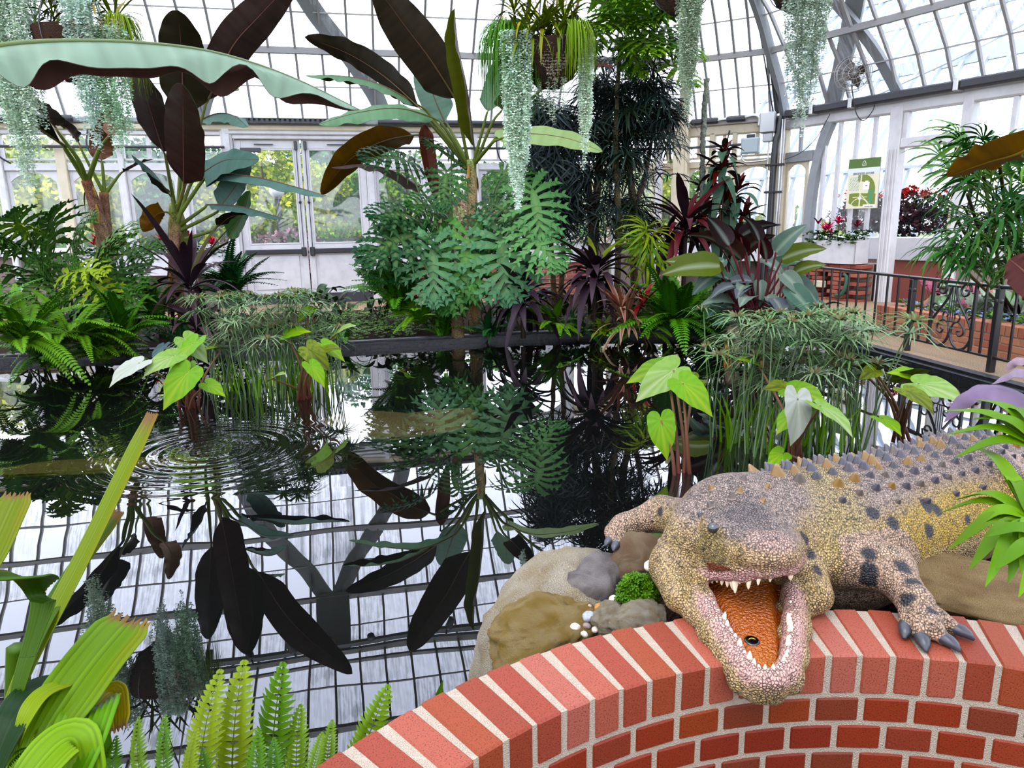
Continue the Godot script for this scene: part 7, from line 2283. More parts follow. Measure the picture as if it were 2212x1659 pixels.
# ---------- plants standing in the water ----------
func water_plants() -> void:
	var sets := []
	for k in 8: sets.append(umbel(120 + k, 0.42 + 0.06 * k, 18, 0.20, hx(["b0cba0", "9dbb8c", "bcd4ac", "8fb37c"][k % 4]), 0.35))
	for q in [[V(-1.95, 0, -5.75), 0.62, 0.36, 95, "dense umbrella papyrus clump standing in the pond at left"], [V(1.62, 0, -4.05), 0.52, 0.32, 100, "dense umbrella papyrus clump standing in the pond at right behind the crocodile"]]:
		var c := thing("papyrus", q[4], "papyrus", q[0])
		for k in q[3]:
			var a := rng.randf() * TAU
			var r := sqrt(rng.randf())
			var lean := rng.randf_range(-0.25, 0.25)
			part(c, "stem", sets[rng.randi() % 8], M.leaf, turn(V(cos(a) * r * q[1], -0.02, sin(a) * r * q[2]), rng.randf() * TAU, lean * 0.5, -cos(a) * r * 0.22, 0.95))
		var sh := MB.new()
		for k in 60:
			var a := rng.randf() * TAU
			var r := sqrt(rng.randf()) * 0.8
			var p := V(cos(a) * r * q[1], -0.02, sin(a) * r * q[2])
			blade(sh, [p, p + V(rng.randf_range(-0.03, 0.03), 0.16, 0.02), p + V(rng.randf_range(-0.1, 0.1), 0.32, rng.randf_range(-0.05, 0.08))], 0.008, "grass", Vector3.BACK, 0.2, 0.0, 4, 1, vary(hx("8fbf3a"), 0.2), hx("6a9a34"))
		var s := part(c, "young_shoots", sh.mesh(), M.leaf)
		s.set_meta("kind", "stuff")
	var hl := []
	for q in [["8fbf3e", "b9cf6a", 0.2], ["7fa83a", "a8c060", 0.5], ["8a9a2a", "5a5a1e", 0.9], ["a5c878", "d0dcae", 0.25], ["e2e6dc", "c9d2b8", 0.0], ["3f5a5a", "6a8a84", 0.2]]:
		hl.append(heart_leaf(140 + hl.size(), hx(q[0]), hx(q[0], 0.8), hx(q[1]), 0.22, 0.55, q[2]))
	for q in [["elephant_ear", "group of elephant ear leaves with reddish stalks at the left edge of the left papyrus", V(-2.449,0,-5.24), [[418, 742, 340, 812, 5.5, 0], [402, 735, 455, 780, 5.6, 3], [405, 805, 343, 882, 5.2, 0], [448, 830, 488, 850, 5.3, 0], [352, 748, 322, 778, 5.7, 5], [300, 785, 222, 822, 5.3, 4], [408, 790, 402, 825, 5.3, 1], [480, 752, 440, 742, 5.9, 1], [375, 770, 300, 800, 5.3, 3]]],
			["elephant_ear", "blotched elephant ear group standing right of the left papyrus", V(-1.632,0,-5.413), [[655, 775, 648, 745, 5.4, 2], [668, 755, 715, 800, 5.3, 2], [672, 790, 708, 832, 5.2, 0], [620, 722, 668, 705, 5.7, 0], [700, 745, 750, 772, 5.6, 0], [728, 718, 762, 690, 5.8, 3], [690, 760, 735, 740, 5.5, 2], [588, 818, 612, 795, 5.4, 3], [668, 668, 640, 690, 6.0, 0]]],
			["elephant_ear", "elephant ear group left of the right papyrus, one big pale leaf hanging", V(0.883,0,-3.594), [[1428, 908, 1438, 996, 3.75, 0], [1455, 800, 1362, 858, 4.0, 3], [1475, 828, 1548, 892, 3.8, 0], [1440, 795, 1350, 812, 4.1, 1], [1500, 820, 1440, 828, 4.1, 2]]],
			["elephant_ear", "elephant ear group in front of the right papyrus, one leaf upright and nearly white", V(1.523,0,-3.633), [[1722, 862, 1728, 968, 3.5, 4], [1712, 895, 1675, 930, 3.6, 0], [1772, 878, 1862, 925, 3.5, 3], [1712, 842, 1792, 858, 3.7, 1], [1700, 838, 1655, 828, 3.8, 2], [1755, 872, 1740, 850, 3.7, 0], [1690, 980, 1660, 1000, 3.5, 0], [1640, 790, 1600, 760, 4.1, 1]]],
			["elephant_ear", "yellow-green veined elephant ear group at the right end of the right papyrus", V(2.299,0,-4.046), [[1985, 830, 2095, 850, 3.9, 3], [1955, 820, 2012, 775, 4.1, 2], [1960, 845, 2030, 880, 3.8, 2], [1880, 795, 1912, 775, 4.3, 2], [1905, 905, 1955, 928, 3.8, 0], [1850, 790, 1830, 775, 4.3, 2], [1890, 800, 1860, 812, 4.2, 2], [1985, 815, 1925, 790, 4.1, 0]]]]:
		var e := thing(q[0], q[1], "elephant ear", q[2])
		for l in q[3]:
			var p0: Vector3 = spot(l[0], l[1], l[4]) - e.position
			var p1: Vector3 = spot(l[2], l[3], l[4] - 0.12) - e.position
			leaf_to(e, "leaf", hl[l[5]], p0, p1, V(rng.randf_range(-0.45, 0.45), 0.9, 0.45), 0.92)
			stalk(e, "stalk", V(rng.randf_range(-0.06, 0.06), -0.03, rng.randf_range(-0.06, 0.06)), p0, 0.012, 0.006, hx("7a4a44"), hx("a58a6a"), (p0 * V(1, 0, 1)) * -0.18)
	# stones just under the surface
	stone("sunken_stone", V(-0.712,-0.06,-4.861), V(0.52, 0.04, 0.30), V(0, 0.5, 0), 71, [hx("e0c890"), hx("f0e0b0")], "golden flat stone just under the water in the middle of the pond", "stone", "", 0.2, M.pebble, 0.6)
	stone("sunken_stone", V(-1.068,-0.06,-5.009), V(0.30, 0.04, 0.2), V(0, 0.2, 0), 72, [hx("d9c088"), hx("e5d0a0")], "smaller golden stone under the water left of the flat one", "stone", "", 0.2, M.pebble, 0.6)
	stone("sunken_stone", V(-2.606,-0.06,-4.028), V(0.75, 0.035, 0.12), V(0, 0.15, 0), 73, [hx("b0a060"), hx("c9b878")], "long mossy stone under the water at far left", "stone", "", 0.2, M.pebble, 0.6)


# ---------- beyond the railing ----------
func right_side() -> void:
	# brick planter
	var a: Vector3 = V(4.174,0.03,-8.107)
	var b: Vector3 = V(4.493,0.03,-6.123)
	var u := (b - a).normalized()
	var fr := Transform3D(Basis(u, Vector3.UP, u.cross(Vector3.UP)), a)
	var pl := thing("brick_planter", "long low brick planter of pink caladiums beyond the railing", "planter", a)
	pl.transform = fr
	var L := a.distance_to(b) + 1.6
	var kinds := []
	for k in 4:
		var mb := MB.new()
		box(mb, V(-0.096, -0.030, -0.10), V(0.096, 0.030, 0), 0.005, hx(["8f6350", "855446", "976c58", "7d5044"][k]))
		kinds.append(mb.mesh())
	var caps := []
	for k in 4:
		var mb := MB.new()
		box(mb, V(-0.030, -0.048, -0.20), V(0.030, 0.048, 0.004), 0.005, hx(["8f6350", "855446", "976c58", "7d5044"][k]))
		caps.append(mb.mesh())
	bx(pl, "mortar_bed", 0.0, L, -0.1, 0.285, -0.12, -0.008, M.mortar, 0.0)
	bx(pl, "mortar_bed", 0.0, 0.12, -0.1, 0.285, -1.4, -0.008, M.mortar, 0.0)
	for r in 3:
		var x := 0.1 + (0.0 if r % 2 else 0.1)
		while x < L:
			part(pl, "brick", kinds[rng.randi() % 4], M.far_brick, Transform3D(Basis.IDENTITY, V(x, 0.035 + r * 0.068, 0)))
			x += 0.204
		for k in 6: part(pl, "brick", kinds[rng.randi() % 4], M.far_brick, Transform3D(Basis(Vector3.UP, -PI / 2), V(0, 0.035 + r * 0.068, -0.1 - k * 0.204 - (0.1 if r % 2 else 0.0))))
	var xx := 0.034
	while xx < L:
		part(pl, "coping_brick", caps[rng.randi() % 4], M.far_brick, Transform3D(Basis.IDENTITY, V(xx, 0.26, 0)))
		xx += 0.068
	for k in 16: part(pl, "coping_brick", caps[rng.randi() % 4], M.far_brick, Transform3D(Basis(Vector3.UP, -PI / 2), V(0, 0.26, -0.04 - k * 0.068)))
	bx(pl, "soil", 0.1, L, 0.1, 0.26, -1.6, -0.1, M.soil, 0.0)
	# caladiums and small blue flowers
	var cal := []
	for q in [["e08aa0", "c04a6a"], ["e8b0a0", "d06a5a"], ["dfe6d8", "6a9a5a"], ["d96a86", "8a2a4a"], ["a8c8a0", "e0e6d8"], ["e5c49a", "c98a6a"]]: cal.append(heart_leaf(160 + cal.size(), hx(q[0]), hx(q[0], 0.8), hx(q[1]), 0.15, 0.4, 0.0, 0.46))
	for k in 15:
		var x := 0.25 + k * 0.17 + rng.randf_range(-0.03, 0.03)
		var z := rng.randf_range(-0.75, -0.35)
		var c := thing("caladium", CAL[k], "caladium", fr * V(x, 0.26, z))
		for j in 9:
			var d := V(rng.randf_range(-1, 1), rng.randf_range(-0.5, 0.2), rng.randf_range(-0.2, 1)).normalized()
			var p := V(rng.randf_range(-0.13, 0.13), rng.randf_range(0.12, 0.34), rng.randf_range(-0.12, 0.12))
			part(c, "leaf", cal[(k * 2 + (j if j % 3 == 0 else 0)) % 6], M.leaf, aim(p, d, V(0, 0.8, 0.7), rng.randf_range(0.11, 0.17)))
			stalk(c, "stalk", Vector3.ZERO, p, 0.004, 0.003, hx("7a8a5a"), hx("9aa87a"))
	var tiny := MB.new()
	for k in 5: tiny.face([Vector3.ZERO, V(cos(k * 1.256 - 0.5), 0.3, sin(k * 1.256 - 0.5)), V(cos(k * 1.256) * 1.2, 0.35, sin(k * 1.256) * 1.2), V(cos(k * 1.256 + 0.5), 0.3, sin(k * 1.256 + 0.5))])
	var places := []
	var tints := []
	for k in 1300:
		var q := fr * V(rng.randf_range(0.12, L), 0.27 + rng.randf_range(0.0, 0.11), rng.randf_range(-0.45, -0.10))
		places.append(turn(q, rng.randf() * TAU, rng.randf_range(-0.6, 0.6), 0, rng.randf_range(0.014, 0.026)))
		var h := rng.randf()
		tints.append(hx("9aa4dc") if h < 0.22 else (hx("d5d8f0") if h < 0.3 else vary(hx("6f9a4a"), 0.3)))
	tag(stuff(self, "bedding_flowers", tiny.mesh(), M.matt, places, tints), "small pale blue flowers edging the brick planter", "flowers", "", "stuff")
	# tall lady palm
	var fans := []
	for k in 4: fans.append(fan_leaf(180 + k, 9, hx(["5f8a4a", "4a7a3e", "7aa85a", "3a6a34"][k]), hx("3a6a34"), 0.3 + 0.15 * k, 2.0, 0.055))
	var rh := thing("lady_palm", "tall lady palm with fanned leaves in front of the pale open door", "palm", fr * V(1.1, 0.26, -0.75))
	for q in [[2075, 700, 2070, 480], [2095, 700, 2090, 420], [2120, 700, 2125, 380], [2150, 700, 2160, 360], [2180, 700, 2195, 420], [2060, 700, 2040, 540]]:
		var p: Vector3 = spot(q[2], q[3], 6.0) - rh.position
		stalk(rh, "cane", V(rng.randf_range(-0.15, 0.15), -0.02, 0), p, 0.014, 0.012, hx("4a3a2c"), hx("5a5a38"))
	for k in 74:
		var y := rng.randf_range(300, 590)
		var x := rng.randf_range(2035, 2270) - absf(y - 400) * 0.05
		var p: Vector3 = spot(x, y, 6.0 + rng.randf_range(-0.45, 0.45)) - rh.position
		var c: Vector3 = spot(2140, y + 40, 6.0) - rh.position
		var d := (p - c).normalized() + V(0, 0.35 if y < 400 else -0.25, 0.3)
		part(rh, "leaf", fans[rng.randi() % 4], M.leaf, aim(p, d, V(0, 0.9, 0.5), rng.randf_range(0.20, 0.30)))
		stalk(rh, "stalk", c, p, 0.006, 0.004, hx("5a7a3a"), hx("6a8a44"))
	# big brown-backed leaf reaching in from the right
	var bl := thing("banana_plant", "large leaf with an orange-brown underside reaching in from the right edge", "banana plant", V(2.9, 0.03, -2.3))
	var o := -bl.position
	var mv := func(q: Array) -> Array: return q.map(func(z): return z + o)
	trunk(bl, [V(0, 0, 0), V(0.02, 0.8, 0), V(0.0, 1.5, 0)], [0.07, 0.06, 0.05], [hx("a9814f"), hx("8f9a5a")], 51)
	var tip := mv.call([V(1.719,1.584,-2.335),V(1.595,1.496,-2.301),V(1.543,1.468,-2.396),V(1.48,1.432,-2.494)])
	big_leaf(bl, [V(0, 1.45, 0), V(0.0, 1.7, -0.1)] + tip, 0.085, hx("6a7a4a"), hx("96702c"), V(0.2, 1, -0.5), {"stalk": 2, "fold": 0.3, "ribc": [hx("8a8a4a"), hx("a5803a")]})
	# red-brown leaf at the edge beside the palm
	big_leaf(bl, mv.call([V(2.004,0.922,-2.495),V(1.923,1.016,-2.558),V(1.866,1.096,-2.6),V(1.822,1.145,-2.631)]), 0.09, hx("5a2c26"), hx("5a2620"), V(-0.2, 0.5, 0.9), {"stalk": 1})


var CAL := ["caladium at the left end of the brick planter, beside the pale door", "orange-pink caladium second from the planter's left end", "white-leaved caladium third from the planter's left end", "caladium just left of the lyre ornament", "caladium behind the left scroll of the lyre", "pink caladium behind the strings of the lyre", "pale caladium behind the right scroll of the lyre", "caladium right of the lyre ornament", "caladium left of the right-hand railing post", "caladium behind the right-hand railing post", "caladium just right of the right-hand railing post", "caladium below the red-brown leaf at the right edge", "caladium at the right picture edge", "caladium past the right edge, nearest the frame", "caladium at the far right end of the planter"]


# ---------- hanging baskets ----------
func cascade(w: Node3D, at: Vector3, wide: float, deep: float, long: float, strands: int, tone: String, every := 0.018, k := 0.016) -> void:
	var lf := MB.new()
	for j in 3:
		var a := j * 2.2
		lf.face([Vector3.ZERO, V(cos(a - 0.6) * 0.8, -0.1, sin(a - 0.6) * 0.8), V(cos(a) * 1.1, -0.25, sin(a) * 1.1), V(cos(a + 0.6) * 0.8, -0.1, sin(a + 0.6) * 0.8)])
	var pl := []
	var tn := []
	var st := MB.new()
	for s in strands:
		var x := rng.randf_range(-1, 1)
		var z := rng.randf_range(-1, 1)
		var ln := long * (0.45 + 0.55 * pow(rng.randf(), 0.6)) * (1.0 - 0.35 * absf(x))
		var p := at + V(x * wide, 0.02, z * deep)
		var pts := PackedVector3Array()
		var n := int(ln / every)
		for i in n:
			var t := float(i) / n
			var q := p + V(sin(i * 0.33 + s) * 0.008 - x * wide * 0.35 * t, -i * every, cos(i * 0.29 + s * 2.0) * 0.008)
			if i % 6 == 0: pts.append(q)
			pl.append(turn(q + V(rng.randf_range(-1, 1), 0, rng.randf_range(-1, 1)) * 0.011, rng.randf() * TAU, rng.randf_range(-0.7, 0.7), rng.randf_range(-0.5, 0.5), k * rng.randf_range(0.7, 1.3)))
			tn.append(vary(hx(tone), 0.22))
		if pts.size() > 1: tube(st, pts, [0.0012], 3, [hx("8a9a80")])
	var ms := part(w, "trailing_stems", st.mesh(), M.matt)
	ms.set_meta("kind", "stuff")
	stuff(ms, "trailing_leaves", lf.mesh(), M.silver_leaf, pl, tn)


func weeping(w: Node3D, at: Vector3, wide: float, long: float, n: int, col: Color) -> void:
	# thin hanging green stems
	var mb := MB.new()
	for s in n:
		var a := rng.randf() * TAU
		var r := wide * sqrt(rng.randf())
		var ln := long * rng.randf_range(0.4, 1.0)
		var p := at + V(cos(a) * r * 0.4, 0, sin(a) * r * 0.4)
		var q := at + V(cos(a) * r, -ln * 0.35, sin(a) * r)
		blade(mb, [p, p.lerp(q, 0.5) + V(0, 0.05, 0), q, q + V(cos(a) * 0.02, -ln * 0.65, sin(a) * 0.02)], 0.0032, "strap", V(cos(a), 0.2, sin(a)), 0.0, 0.0, 9, 1, vary(col, 0.25), col * 0.7)
	var o := part(w, "weeping_stems", mb.mesh(), M.matt)
	o.set_meta("kind", "stuff")


func basket(at: Vector3, r: float, label: String) -> Node3D:
	var w := thing("hanging_basket", label, "hanging basket", at)
	var mb := MB.new()
	lathe(mb, [Vector2(0, -r * 1.25), Vector2(r * 0.35, -r * 1.2), Vector2(r * 0.7, -r * 0.9), Vector2(r * 0.95, -r * 0.4), Vector2(r * 1.02, 0), Vector2(r * 0.93, 0.01), Vector2(r * 0.85, -0.05), Vector2(0, -0.04)], 28, [Color.WHITE])
	for k in mb.v.size(): mb.v[k] *= 1.0 + 0.03 * sin(mb.v[k].x * 61.0 + mb.v[k].y * 40.0) * cos(mb.v[k].z * 57.0)
	part(w, "coir_liner", mb.mesh(), M.coir)
	var wi := MB.new()
	for k in 10:
		var a := TAU * k / 10
		tube(wi, smooth_path([V(0.02, -r * 1.28, 0), V(cos(a) * r * 0.74, -r * 0.92, sin(a) * r * 0.74), V(cos(a) * r * 1.0, -r * 0.4, sin(a) * r * 1.0), V(cos(a) * r * 1.05, 0.01, sin(a) * r * 1.05)], 10), [0.005], 5, [Color.WHITE])
	part(w, "wire_frame", wi.mesh(), M.iron)
	for k in 4:
		var a := TAU * k / 4 + 0.4
		var ch := MB.new()
		tube(ch, PackedVector3Array([V(cos(a) * r, 0, sin(a) * r), V(0, 0.95, 0)]), [0.006], 5, [Color.WHITE])
		part(w, "chain", ch.mesh(), M.iron)
	var up := MB.new()
	tube(up, PackedVector3Array([V(0, 0.93, 0), V(0, 5.9 - at.y, 0)]), [0.006], 5, [Color.WHITE])
	part(w, "chain", up.mesh(), M.iron)
	return w


func baskets() -> void:
	var c := basket(V(0.325,2.607,-5.741), 0.25, "coir hanging basket in the centre with silver trailing plants and yellow-green tops")
	for q in [[-0.05, 0.12, 0.16, 26, "a5aa40"], [0.1, 0.2, 0.1, 26, "8a9a34"], [-0.15, 0.05, 0.2, 24, "8aa040"], [-0.26, 0.26, 0.05, 20, "b9b844"], [-0.16, 0.16, 0.1, 18, "c0b848"], [0.0, 0.1, 0.12, 16, "a2a83c"], [0.12, 0.18, 0.05, 16, "b8a83c"], [0.18, 0.05, 0.1, 14, "8a9a34"], [-0.22, 0.02, 0.16, 16, "8fa03a"], [-0.05, 0.2, -0.1, 16, "6f9a34"], [0.05, 0.06, 0.2, 14, "7a9a3a"]]:
		rosette(c, V(q[0], q[1] - 0.08, q[2]), q[3], 0.26, 0.016, hx(q[4]), hx("7a8a2e"), {"droop": 1.4, "rise": 1.2, "stack": 0.05})
	for k in 5: stalk(c, "flower_spike", V(0.02 * k, 0, 0), V(-0.12 + k * 0.09, 0.34 + 0.05 * (k % 2), 0.05), 0.004, 0.003, hx("b5803c"), hx("c98a3a"))
	weeping(c, V(-0.30, 0.15, 0.0), 0.26, 0.72, 620, hx("4f7a34"))
	weeping(c, V(0.17, 0.1, 0.14), 0.18, 0.42, 300, hx("7f9a4a"))
	cascade(c, V(-0.25, 0.02, 0.16), 0.125, 0.10, 1.32, 130, "d5e2d2", 0.018, 0.018)
	cascade(c, V(0.26, 0.0, 0.08), 0.055, 0.05, 1.05, 48, "dbe6d4")
	cascade(c, V(0.02, -0.04, 0.20), 0.14, 0.03, 0.30, 60, "b5a89c", 0.02, 0.012)
	cascade(c, V(0.02, -0.28, 0.10), 0.16, 0.08, 0.36, 16, "c4cdbc")
	var l := basket(V(-3.297,2.8,-5.947), 0.30, "coir hanging basket at the upper left with thick silver cascades")
	for q in [[-0.1, 0.1, 0.1, 18, "5a7a3a"], [0.15, 0.12, 0.08, 20, "b8a83c"], [0.3, 0.08, 0.0, 18, "a8a03a"], [0.0, 0.2, 0.0, 18, "6f8a34"], [-0.3, 0.1, 0.0, 14, "5a7a3a"]]:
		rosette(l, V(q[0], q[1] - 0.05, q[2]), q[3], 0.34, 0.016, hx(q[4]), hx("6a7a2e"), {"droop": 1.2, "stack": 0.06})
	weeping(l, V(0.36, 0.1, 0.05), 0.2, 0.6, 260, hx("7a8f34"))
	cascade(l, V(-0.42, 0.30, 0.16), 0.22, 0.10, 1.65, 90, "c5d2c0", 0.02, 0.020)
	cascade(l, V(0.17, 0.14, 0.26), 0.14, 0.08, 1.15, 62, "c6d5ca", 0.02, 0.019)
	cascade(l, V(0.34, -0.05, 0.22), 0.13, 0.08, 1.05, 58, "b5cbb2", 0.02, 0.018)
	cascade(l, V(0.30, -0.02, 0.30), 0.2, 0.05, 0.4, 30, "a5988c", 0.022, 0.012)
	var r := basket(V(1.363,3.175,-6.048), 0.24, "hanging basket whose grey-green cascade falls in front of the cream column")
	rosette(r, V(0, 0, 0), 30, 0.3, 0.016, hx("8a9a44"), hx("6a7a2e"), {"droop": 1.2})
	cascade(r, V(0.02, -0.02, 0.22), 0.11, 0.08, 1.22, 62, "a9b5a0")
	var s := basket(V(2.537,3.373,-6.738), 0.26, "hanging basket whose silver cascade falls beside the black pipe at upper right")
	rosette(s, V(0, 0, 0), 30, 0.3, 0.016, hx("8a9a44"), hx("6a7a2e"), {"droop": 1.2})
	cascade(s, V(0.02, -0.02, 0.20), 0.20, 0.10, 1.45, 78, "b5c0b2", 0.02, 0.020)


# ---------- nearest the camera ----------
func foreground() -> void:
	# the great leaf crossing the upper left
	var b := thing("banana_plant", "pale green banana leaf with a maroon underside crossing the upper left foreground", "banana plant", V(-3.1, -0.2, -1.6))
	var o := -b.position
	var mv := func(q: Array) -> Array: return q.map(func(z): return z + o)
	trunk(b, [V(0, 0, 0), V(0.02, 0.8, 0), V(0.0, 1.6, -0.05)], [0.09, 0.08, 0.06], [hx("a9814f"), hx("8f9a5a")], 61)
	big_leaf(b, [V(0, 1.55, -0.05), V(0.15, 1.85, -0.25)] + mv.call([V(-1.524,1.719,-1.982),V(-1.424,1.777,-2.055),V(-1.316,1.813,-2.126),V(-1.179,1.833,-2.204),V(-1.061,1.85,-2.319),V(-0.938,1.851,-2.425),V(-0.804,1.822,-2.494),V(-0.678,1.778,-2.572),V(-0.529,1.711,-2.699)]), 0.14, hx("b5cdb8"), hx("6a4c46"), V(0.05, 1, 0.05), {"stalk": 2, "fold": -0.66, "ruffle": 0.045, "seg": 60, "nac": 10, "curl": -0.25, "near": 0.68, "far": 0.80, "ribr": [0.018, 0.009, 0.006, 0.004, 0.002], "ribc": [hx("93a064"), hx("a5b89c")], "stripe": 0.14})
	# pleated palm-grass leaves at the lower left
	var g := thing("palm_grass", "pleated green palm-grass leaves with torn brown tips at the lower left corner", "palm grass", V(-0.86, 0.12, -1.0))
	o = -g.position
	for q in [[[V(-0.692,0.588,-0.789),V(-0.681,0.698,-0.863),V(-0.65,0.833,-1.009),V(-0.6,1.003,-1.153)], 0.014, "94a83c", "7a8a30"], [[V(-0.686,0.582,-0.795),V(-0.669,0.734,-0.873),V(-0.675,0.789,-0.992),V(-0.635,0.861,-1.077)], 0.014, "5f7f34", "4f6a2c"], [[V(-0.639,0.76,-0.833),V(-0.645,0.814,-0.891),V(-0.627,0.867,-0.842),V(-0.638,0.905,-0.77)], 0.022, "5a7a34", "44602a"], [[V(-0.603,0.65,-0.734),V(-0.6,0.681,-0.8),V(-0.583,0.718,-0.873),V(-0.563,0.745,-0.945)], 0.043, "86a83a", "6a8a30"], [[V(-0.612,0.536,-0.914),V(-0.58,0.649,-0.863),V(-0.564,0.684,-0.826),V(-0.558,0.668,-0.781),V(-0.571,0.623,-0.734)], 0.036, "7fb03c", "6a9a34"], [[V(-0.641,0.877,-0.767),V(-0.648,0.92,-0.826),V(-0.652,0.965,-0.886)], 0.022, "8a9a3a", "6a7a30"], [[V(-0.635,0.65,-0.773),V(-0.621,0.701,-0.783),V(-0.615,0.718,-0.814),V(-0.607,0.705,-0.857)], 0.012, "a8c050", "8aa83c"], [[V(-0.605,0.686,-0.859),V(-0.573,0.674,-0.844),V(-0.569,0.668,-0.882),V(-0.544,0.642,-0.839)], 0.02, "b5a83a", "a8983a"], [[V(-0.645,0.647,-0.738),V(-0.636,0.704,-0.797),V(-0.653,0.682,-0.885),V(-0.643,0.617,-0.953)], 0.03, "2f4a2a", "2f4a2a"], [[V(-0.582,0.643,-0.686),V(-0.577,0.671,-0.717),V(-0.557,0.685,-0.769),V(-0.541,0.628,-0.757)], 0.03, "9ac04a", "7aa03a"]]:
		var mb := MB.new()
		var c := smooth_path(q[0].map(func(z): return z + o), 46)
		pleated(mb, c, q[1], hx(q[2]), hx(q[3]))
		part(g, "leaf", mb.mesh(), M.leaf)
	stalk(g, "stem", V(-0.02, -0.15, 0.05), V(-0.713,0.721,-0.916) + o, 0.022, 0.016, hx("6a8a34"), hx("5f7f34"))
	# ferns at the lower edge
	var f := thing("sword_fern", "bright yellow-green sword fern at the bottom edge left of the brick wall", "fern", V(-0.42, 0.05, -1.05))
	if not fern_sets.has("front"):
		var s := []
		for k in 4: s.append(fern_frond(k + 200, 21, hx(["6f9a28", "86a82a", "5f8a26", "9ab02e"][k]), hx("587f22"), 0.22 + 0.1 * k, true, 0.155))
		fern_sets["front"] = s
	for q in [[430, 1730, 478, 1455, 1.35], [505, 1740, 530, 1435, 1.38], [585, 1740, 655, 1438, 1.4], [640, 1740, 662, 1530, 1.35], [745, 1720, 838, 1488, 1.4], [320, 1740, 330, 1558, 1.2], [250, 1760, 262, 1600, 1.1], [700, 1720, 722, 1570, 1.35], [420, 1760, 430, 1580, 1.2], [545, 1760, 560, 1590, 1.25], [360, 1720, 385, 1565, 1.25], [610, 1760, 600, 1600, 1.25], [760, 1640, 775, 1580, 1.4], [60, 1700, 110, 1590, 1.0], [20, 1690, 60, 1620, 0.98], [150, 1740, 150, 1630, 1.0], [660, 1720, 690, 1600, 1.3], [480, 1760, 450, 1620, 1.2]]:
		var p0: Vector3 = spot(q[0], q[1], q[4] * 0.93) - f.position
		var p1: Vector3 = spot(q[2], q[3], q[4]) - f.position
		part(f, "frond", fern_sets["front"][rng.randi() % 4], M.leaf, aim(p0, p1 - p0, V(rng.randf_range(-0.3, 0.3), 0.3, 1.0), p0.distance_to(p1) * 1.05))
	var sp := thing("leaf_blade", "single green leaf tip poking over the back of the brick coping", "leaf", V(-0.205,0.118,-1.607))
	var sm := MB.new()
	blade(sm, [V(-0.02, -0.06, 0), V(0, 0, 0), V(0.016, 0.055, 0)], 0.009, "lance", V(0, 0.2, 1), 0.2, 0.0, 8, 2, hx("6a9a3a"), hx("5a8a34"))
	part(sp, "blade", sm.mesh(), M.leaf)
	# lady palm and purple leaves at the right edge
	var rp := thing("lady_palm", "glossy lady palm fans coming in from the right edge over the crocodile's flank", "palm", V(1.75, 0.33, -1.45))
	o = -rp.position
	for q in [[[2260, 975, 1.75], [[2038, 886, 1.85], [2046, 938, 1.8], [2062, 988, 1.75], [2105, 862, 1.9], [2170, 880, 1.85], [2100, 905, 1.8]]], [[2225, 1120, 1.62], [[2030, 1108, 1.7], [2050, 1186, 1.6], [2092, 1232, 1.55], [2128, 1268, 1.5], [2178, 1262, 1.5], [2105, 962, 1.8], [2060, 1080, 1.72], [2170, 1040, 1.7], [2085, 1150, 1.62], [2205, 1240, 1.5], [2140, 1010, 1.75]]], [[2280, 1190, 1.55], [[2130, 1160, 1.55], [2150, 1230, 1.5], [2200, 1290, 1.45]]]]:
		var c0: Vector3 = spot(q[0][0], q[0][1], q[0][2]) + o
		var w := Node3D.new()
		named(w, "fan", rp)
		for t in q[1]:
			var tip: Vector3 = spot(t[0], t[1], t[2]) + o
			var mb := MB.new()
			blade(mb, [c0, c0.lerp(tip, 0.5) + V(0, 0.03, 0), tip], 0.0165, "lance", V(0, 1, 0.4), 0.3, 0.0, 12, 2, vary(hx("86b03e"), 0.25), hx("5a8a34"), 0.03)
			part(w, "finger", mb.mesh(), M.leaf)
		stalk(rp, "stalk", V(0.1, 0, 0), c0, 0.006, 0.004, hx("5a7a3a"), hx("6a8a44"))
	var pu := thing("purple_leaf_plant", "greyish purple arching leaves at the right edge above the lady palm", "plant", V(2.15, 0.33, -2.2))
	o = -pu.position
	for q in [[[V(1.534,0.691,-1.846),V(1.454,0.78,-1.909),V(1.373,0.818,-1.968),V(1.32,0.791,-2.004),V(1.278,0.707,-2.031)], 0.055, "a08ca8", "6a4a6a"], [[V(1.527,0.768,-1.852),V(1.463,0.867,-1.903),V(1.412,0.875,-1.941),V(1.365,0.833,-1.974)], 0.03, "b5a2b5", "7a5a78"], [[V(1.654,0.723,-2.006),V(1.59,0.866,-2.057),V(1.526,0.875,-2.105),V(1.504,0.834,-2.121)], 0.03, "c0a8b4", "8a6a80"]]:
		var mb := MB.new()
		blade(mb, q[0].map(func(z): return z + o), q[1], "strap", V(0, 1, 0.5), -0.25, 0.004, 22, 4, hx(q[2]), hx(q[3]), 0.1)
		part(pu, "leaf", mb.mesh(), M.leaf)
	stalk(pu, "stem", Vector3.ZERO, spot(2330, 940, 2.4) + o, 0.015, 0.012, hx("6a4a5a"), hx("7a5a6a"))
	# moss beside the crocodile
	var mo := thing("moss_clump", "vivid green curly moss clump between the rocks and the crocodile's jaw", "moss", V(0.314,0.382,-1.671))
	var cu := MB.new()
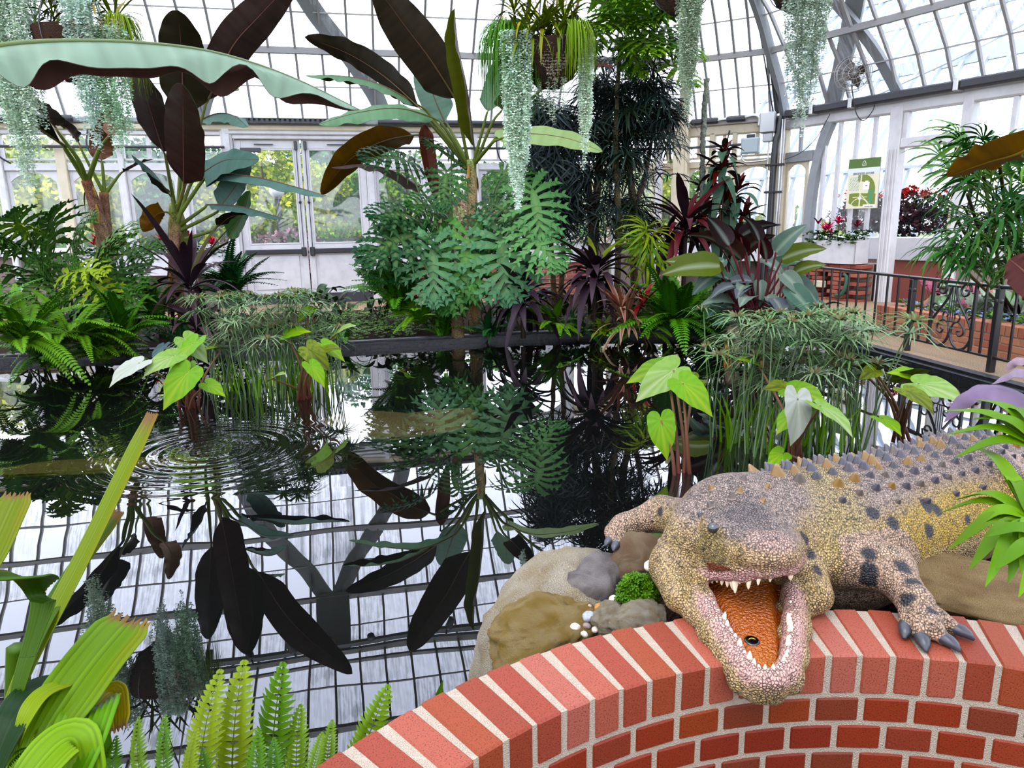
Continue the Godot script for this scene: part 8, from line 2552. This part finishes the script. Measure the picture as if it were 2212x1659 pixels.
	for k in 6:
		var a := k * 1.05
		blade(cu, [Vector3.ZERO, V(cos(a) * 0.5, 0.6, sin(a) * 0.5), V(cos(a) * 1.0, 0.55, sin(a) * 1.0), V(cos(a) * 0.9, 0.3, sin(a) * 0.9)], 0.22, "lance", Vector3.UP, 0.2, 0.0, 4, 1, hx("6f9a2c"), hx("557f24"))
	var pl := []
	var tn := []
	for k in 900:
		var d := V(rng.randfn(), absf(rng.randfn()), rng.randfn()).normalized()
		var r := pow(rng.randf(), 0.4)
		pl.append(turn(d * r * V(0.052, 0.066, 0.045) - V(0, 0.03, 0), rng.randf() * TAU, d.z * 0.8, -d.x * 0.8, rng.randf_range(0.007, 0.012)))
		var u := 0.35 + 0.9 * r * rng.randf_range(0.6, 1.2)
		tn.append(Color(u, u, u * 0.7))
	stuff(mo, "fronds", cu.mesh(), M.leaf, pl, tn)


func pleated(mb: MB, c: PackedVector3Array, w: float, top: Color, under: Color) -> void:
	# a ribbed blade, folded like a fan along its length, torn and brown at the end
	var n := c.size() - 1
	var m := 20
	for side in 2:
		var f := mb.v.size()
		for i in n + 1:
			var t := float(i) / n
			var d := (c[mini(i + 1, n)] - c[maxi(i - 1, 0)]).normalized()
			var view := (V(0.1, 1.6, 0.6) - c[i] * 0.0).normalized()
			var s := d.cross(view).normalized()
			var nr := s.cross(d)
			var ww := w * (0.45 + 0.55 * smoothstep(0.0, 0.55, t)) * (1.0 - 0.25 * smoothstep(0.9, 1.0, t))
			for j in m + 1:
				var u := float(j) / m * 2.0 - 1.0
				var p := c[i] + s * u * ww + nr * ((0.055 if j % 2 else -0.055) * ww + 0.22 * ww * absf(u)) - nr * side * 0.0012
				if i == n: p += d * ww * 0.25 * sin(j * 1.9)
				var col := top if side == 0 else under
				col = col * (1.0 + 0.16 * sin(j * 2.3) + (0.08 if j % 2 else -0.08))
				col = col.lerp(hx("9a7a58"), smoothstep(0.93 + 0.03 * sin(j * 1.3), 0.985, t))
				if u > 0.5: col = col.lerp(hx("b09a3a"), 0.35 * smoothstep(0.4, 0.9, t))
				mb.p(p, col)
		for i in n:
			for j in m:
				var k := f + i * (m + 1) + j
				if side == 0: mb.quad(k, k + 1, k + m + 2, k + m + 1)
				else: mb.quad(k, k + m + 1, k + m + 2, k + 1)
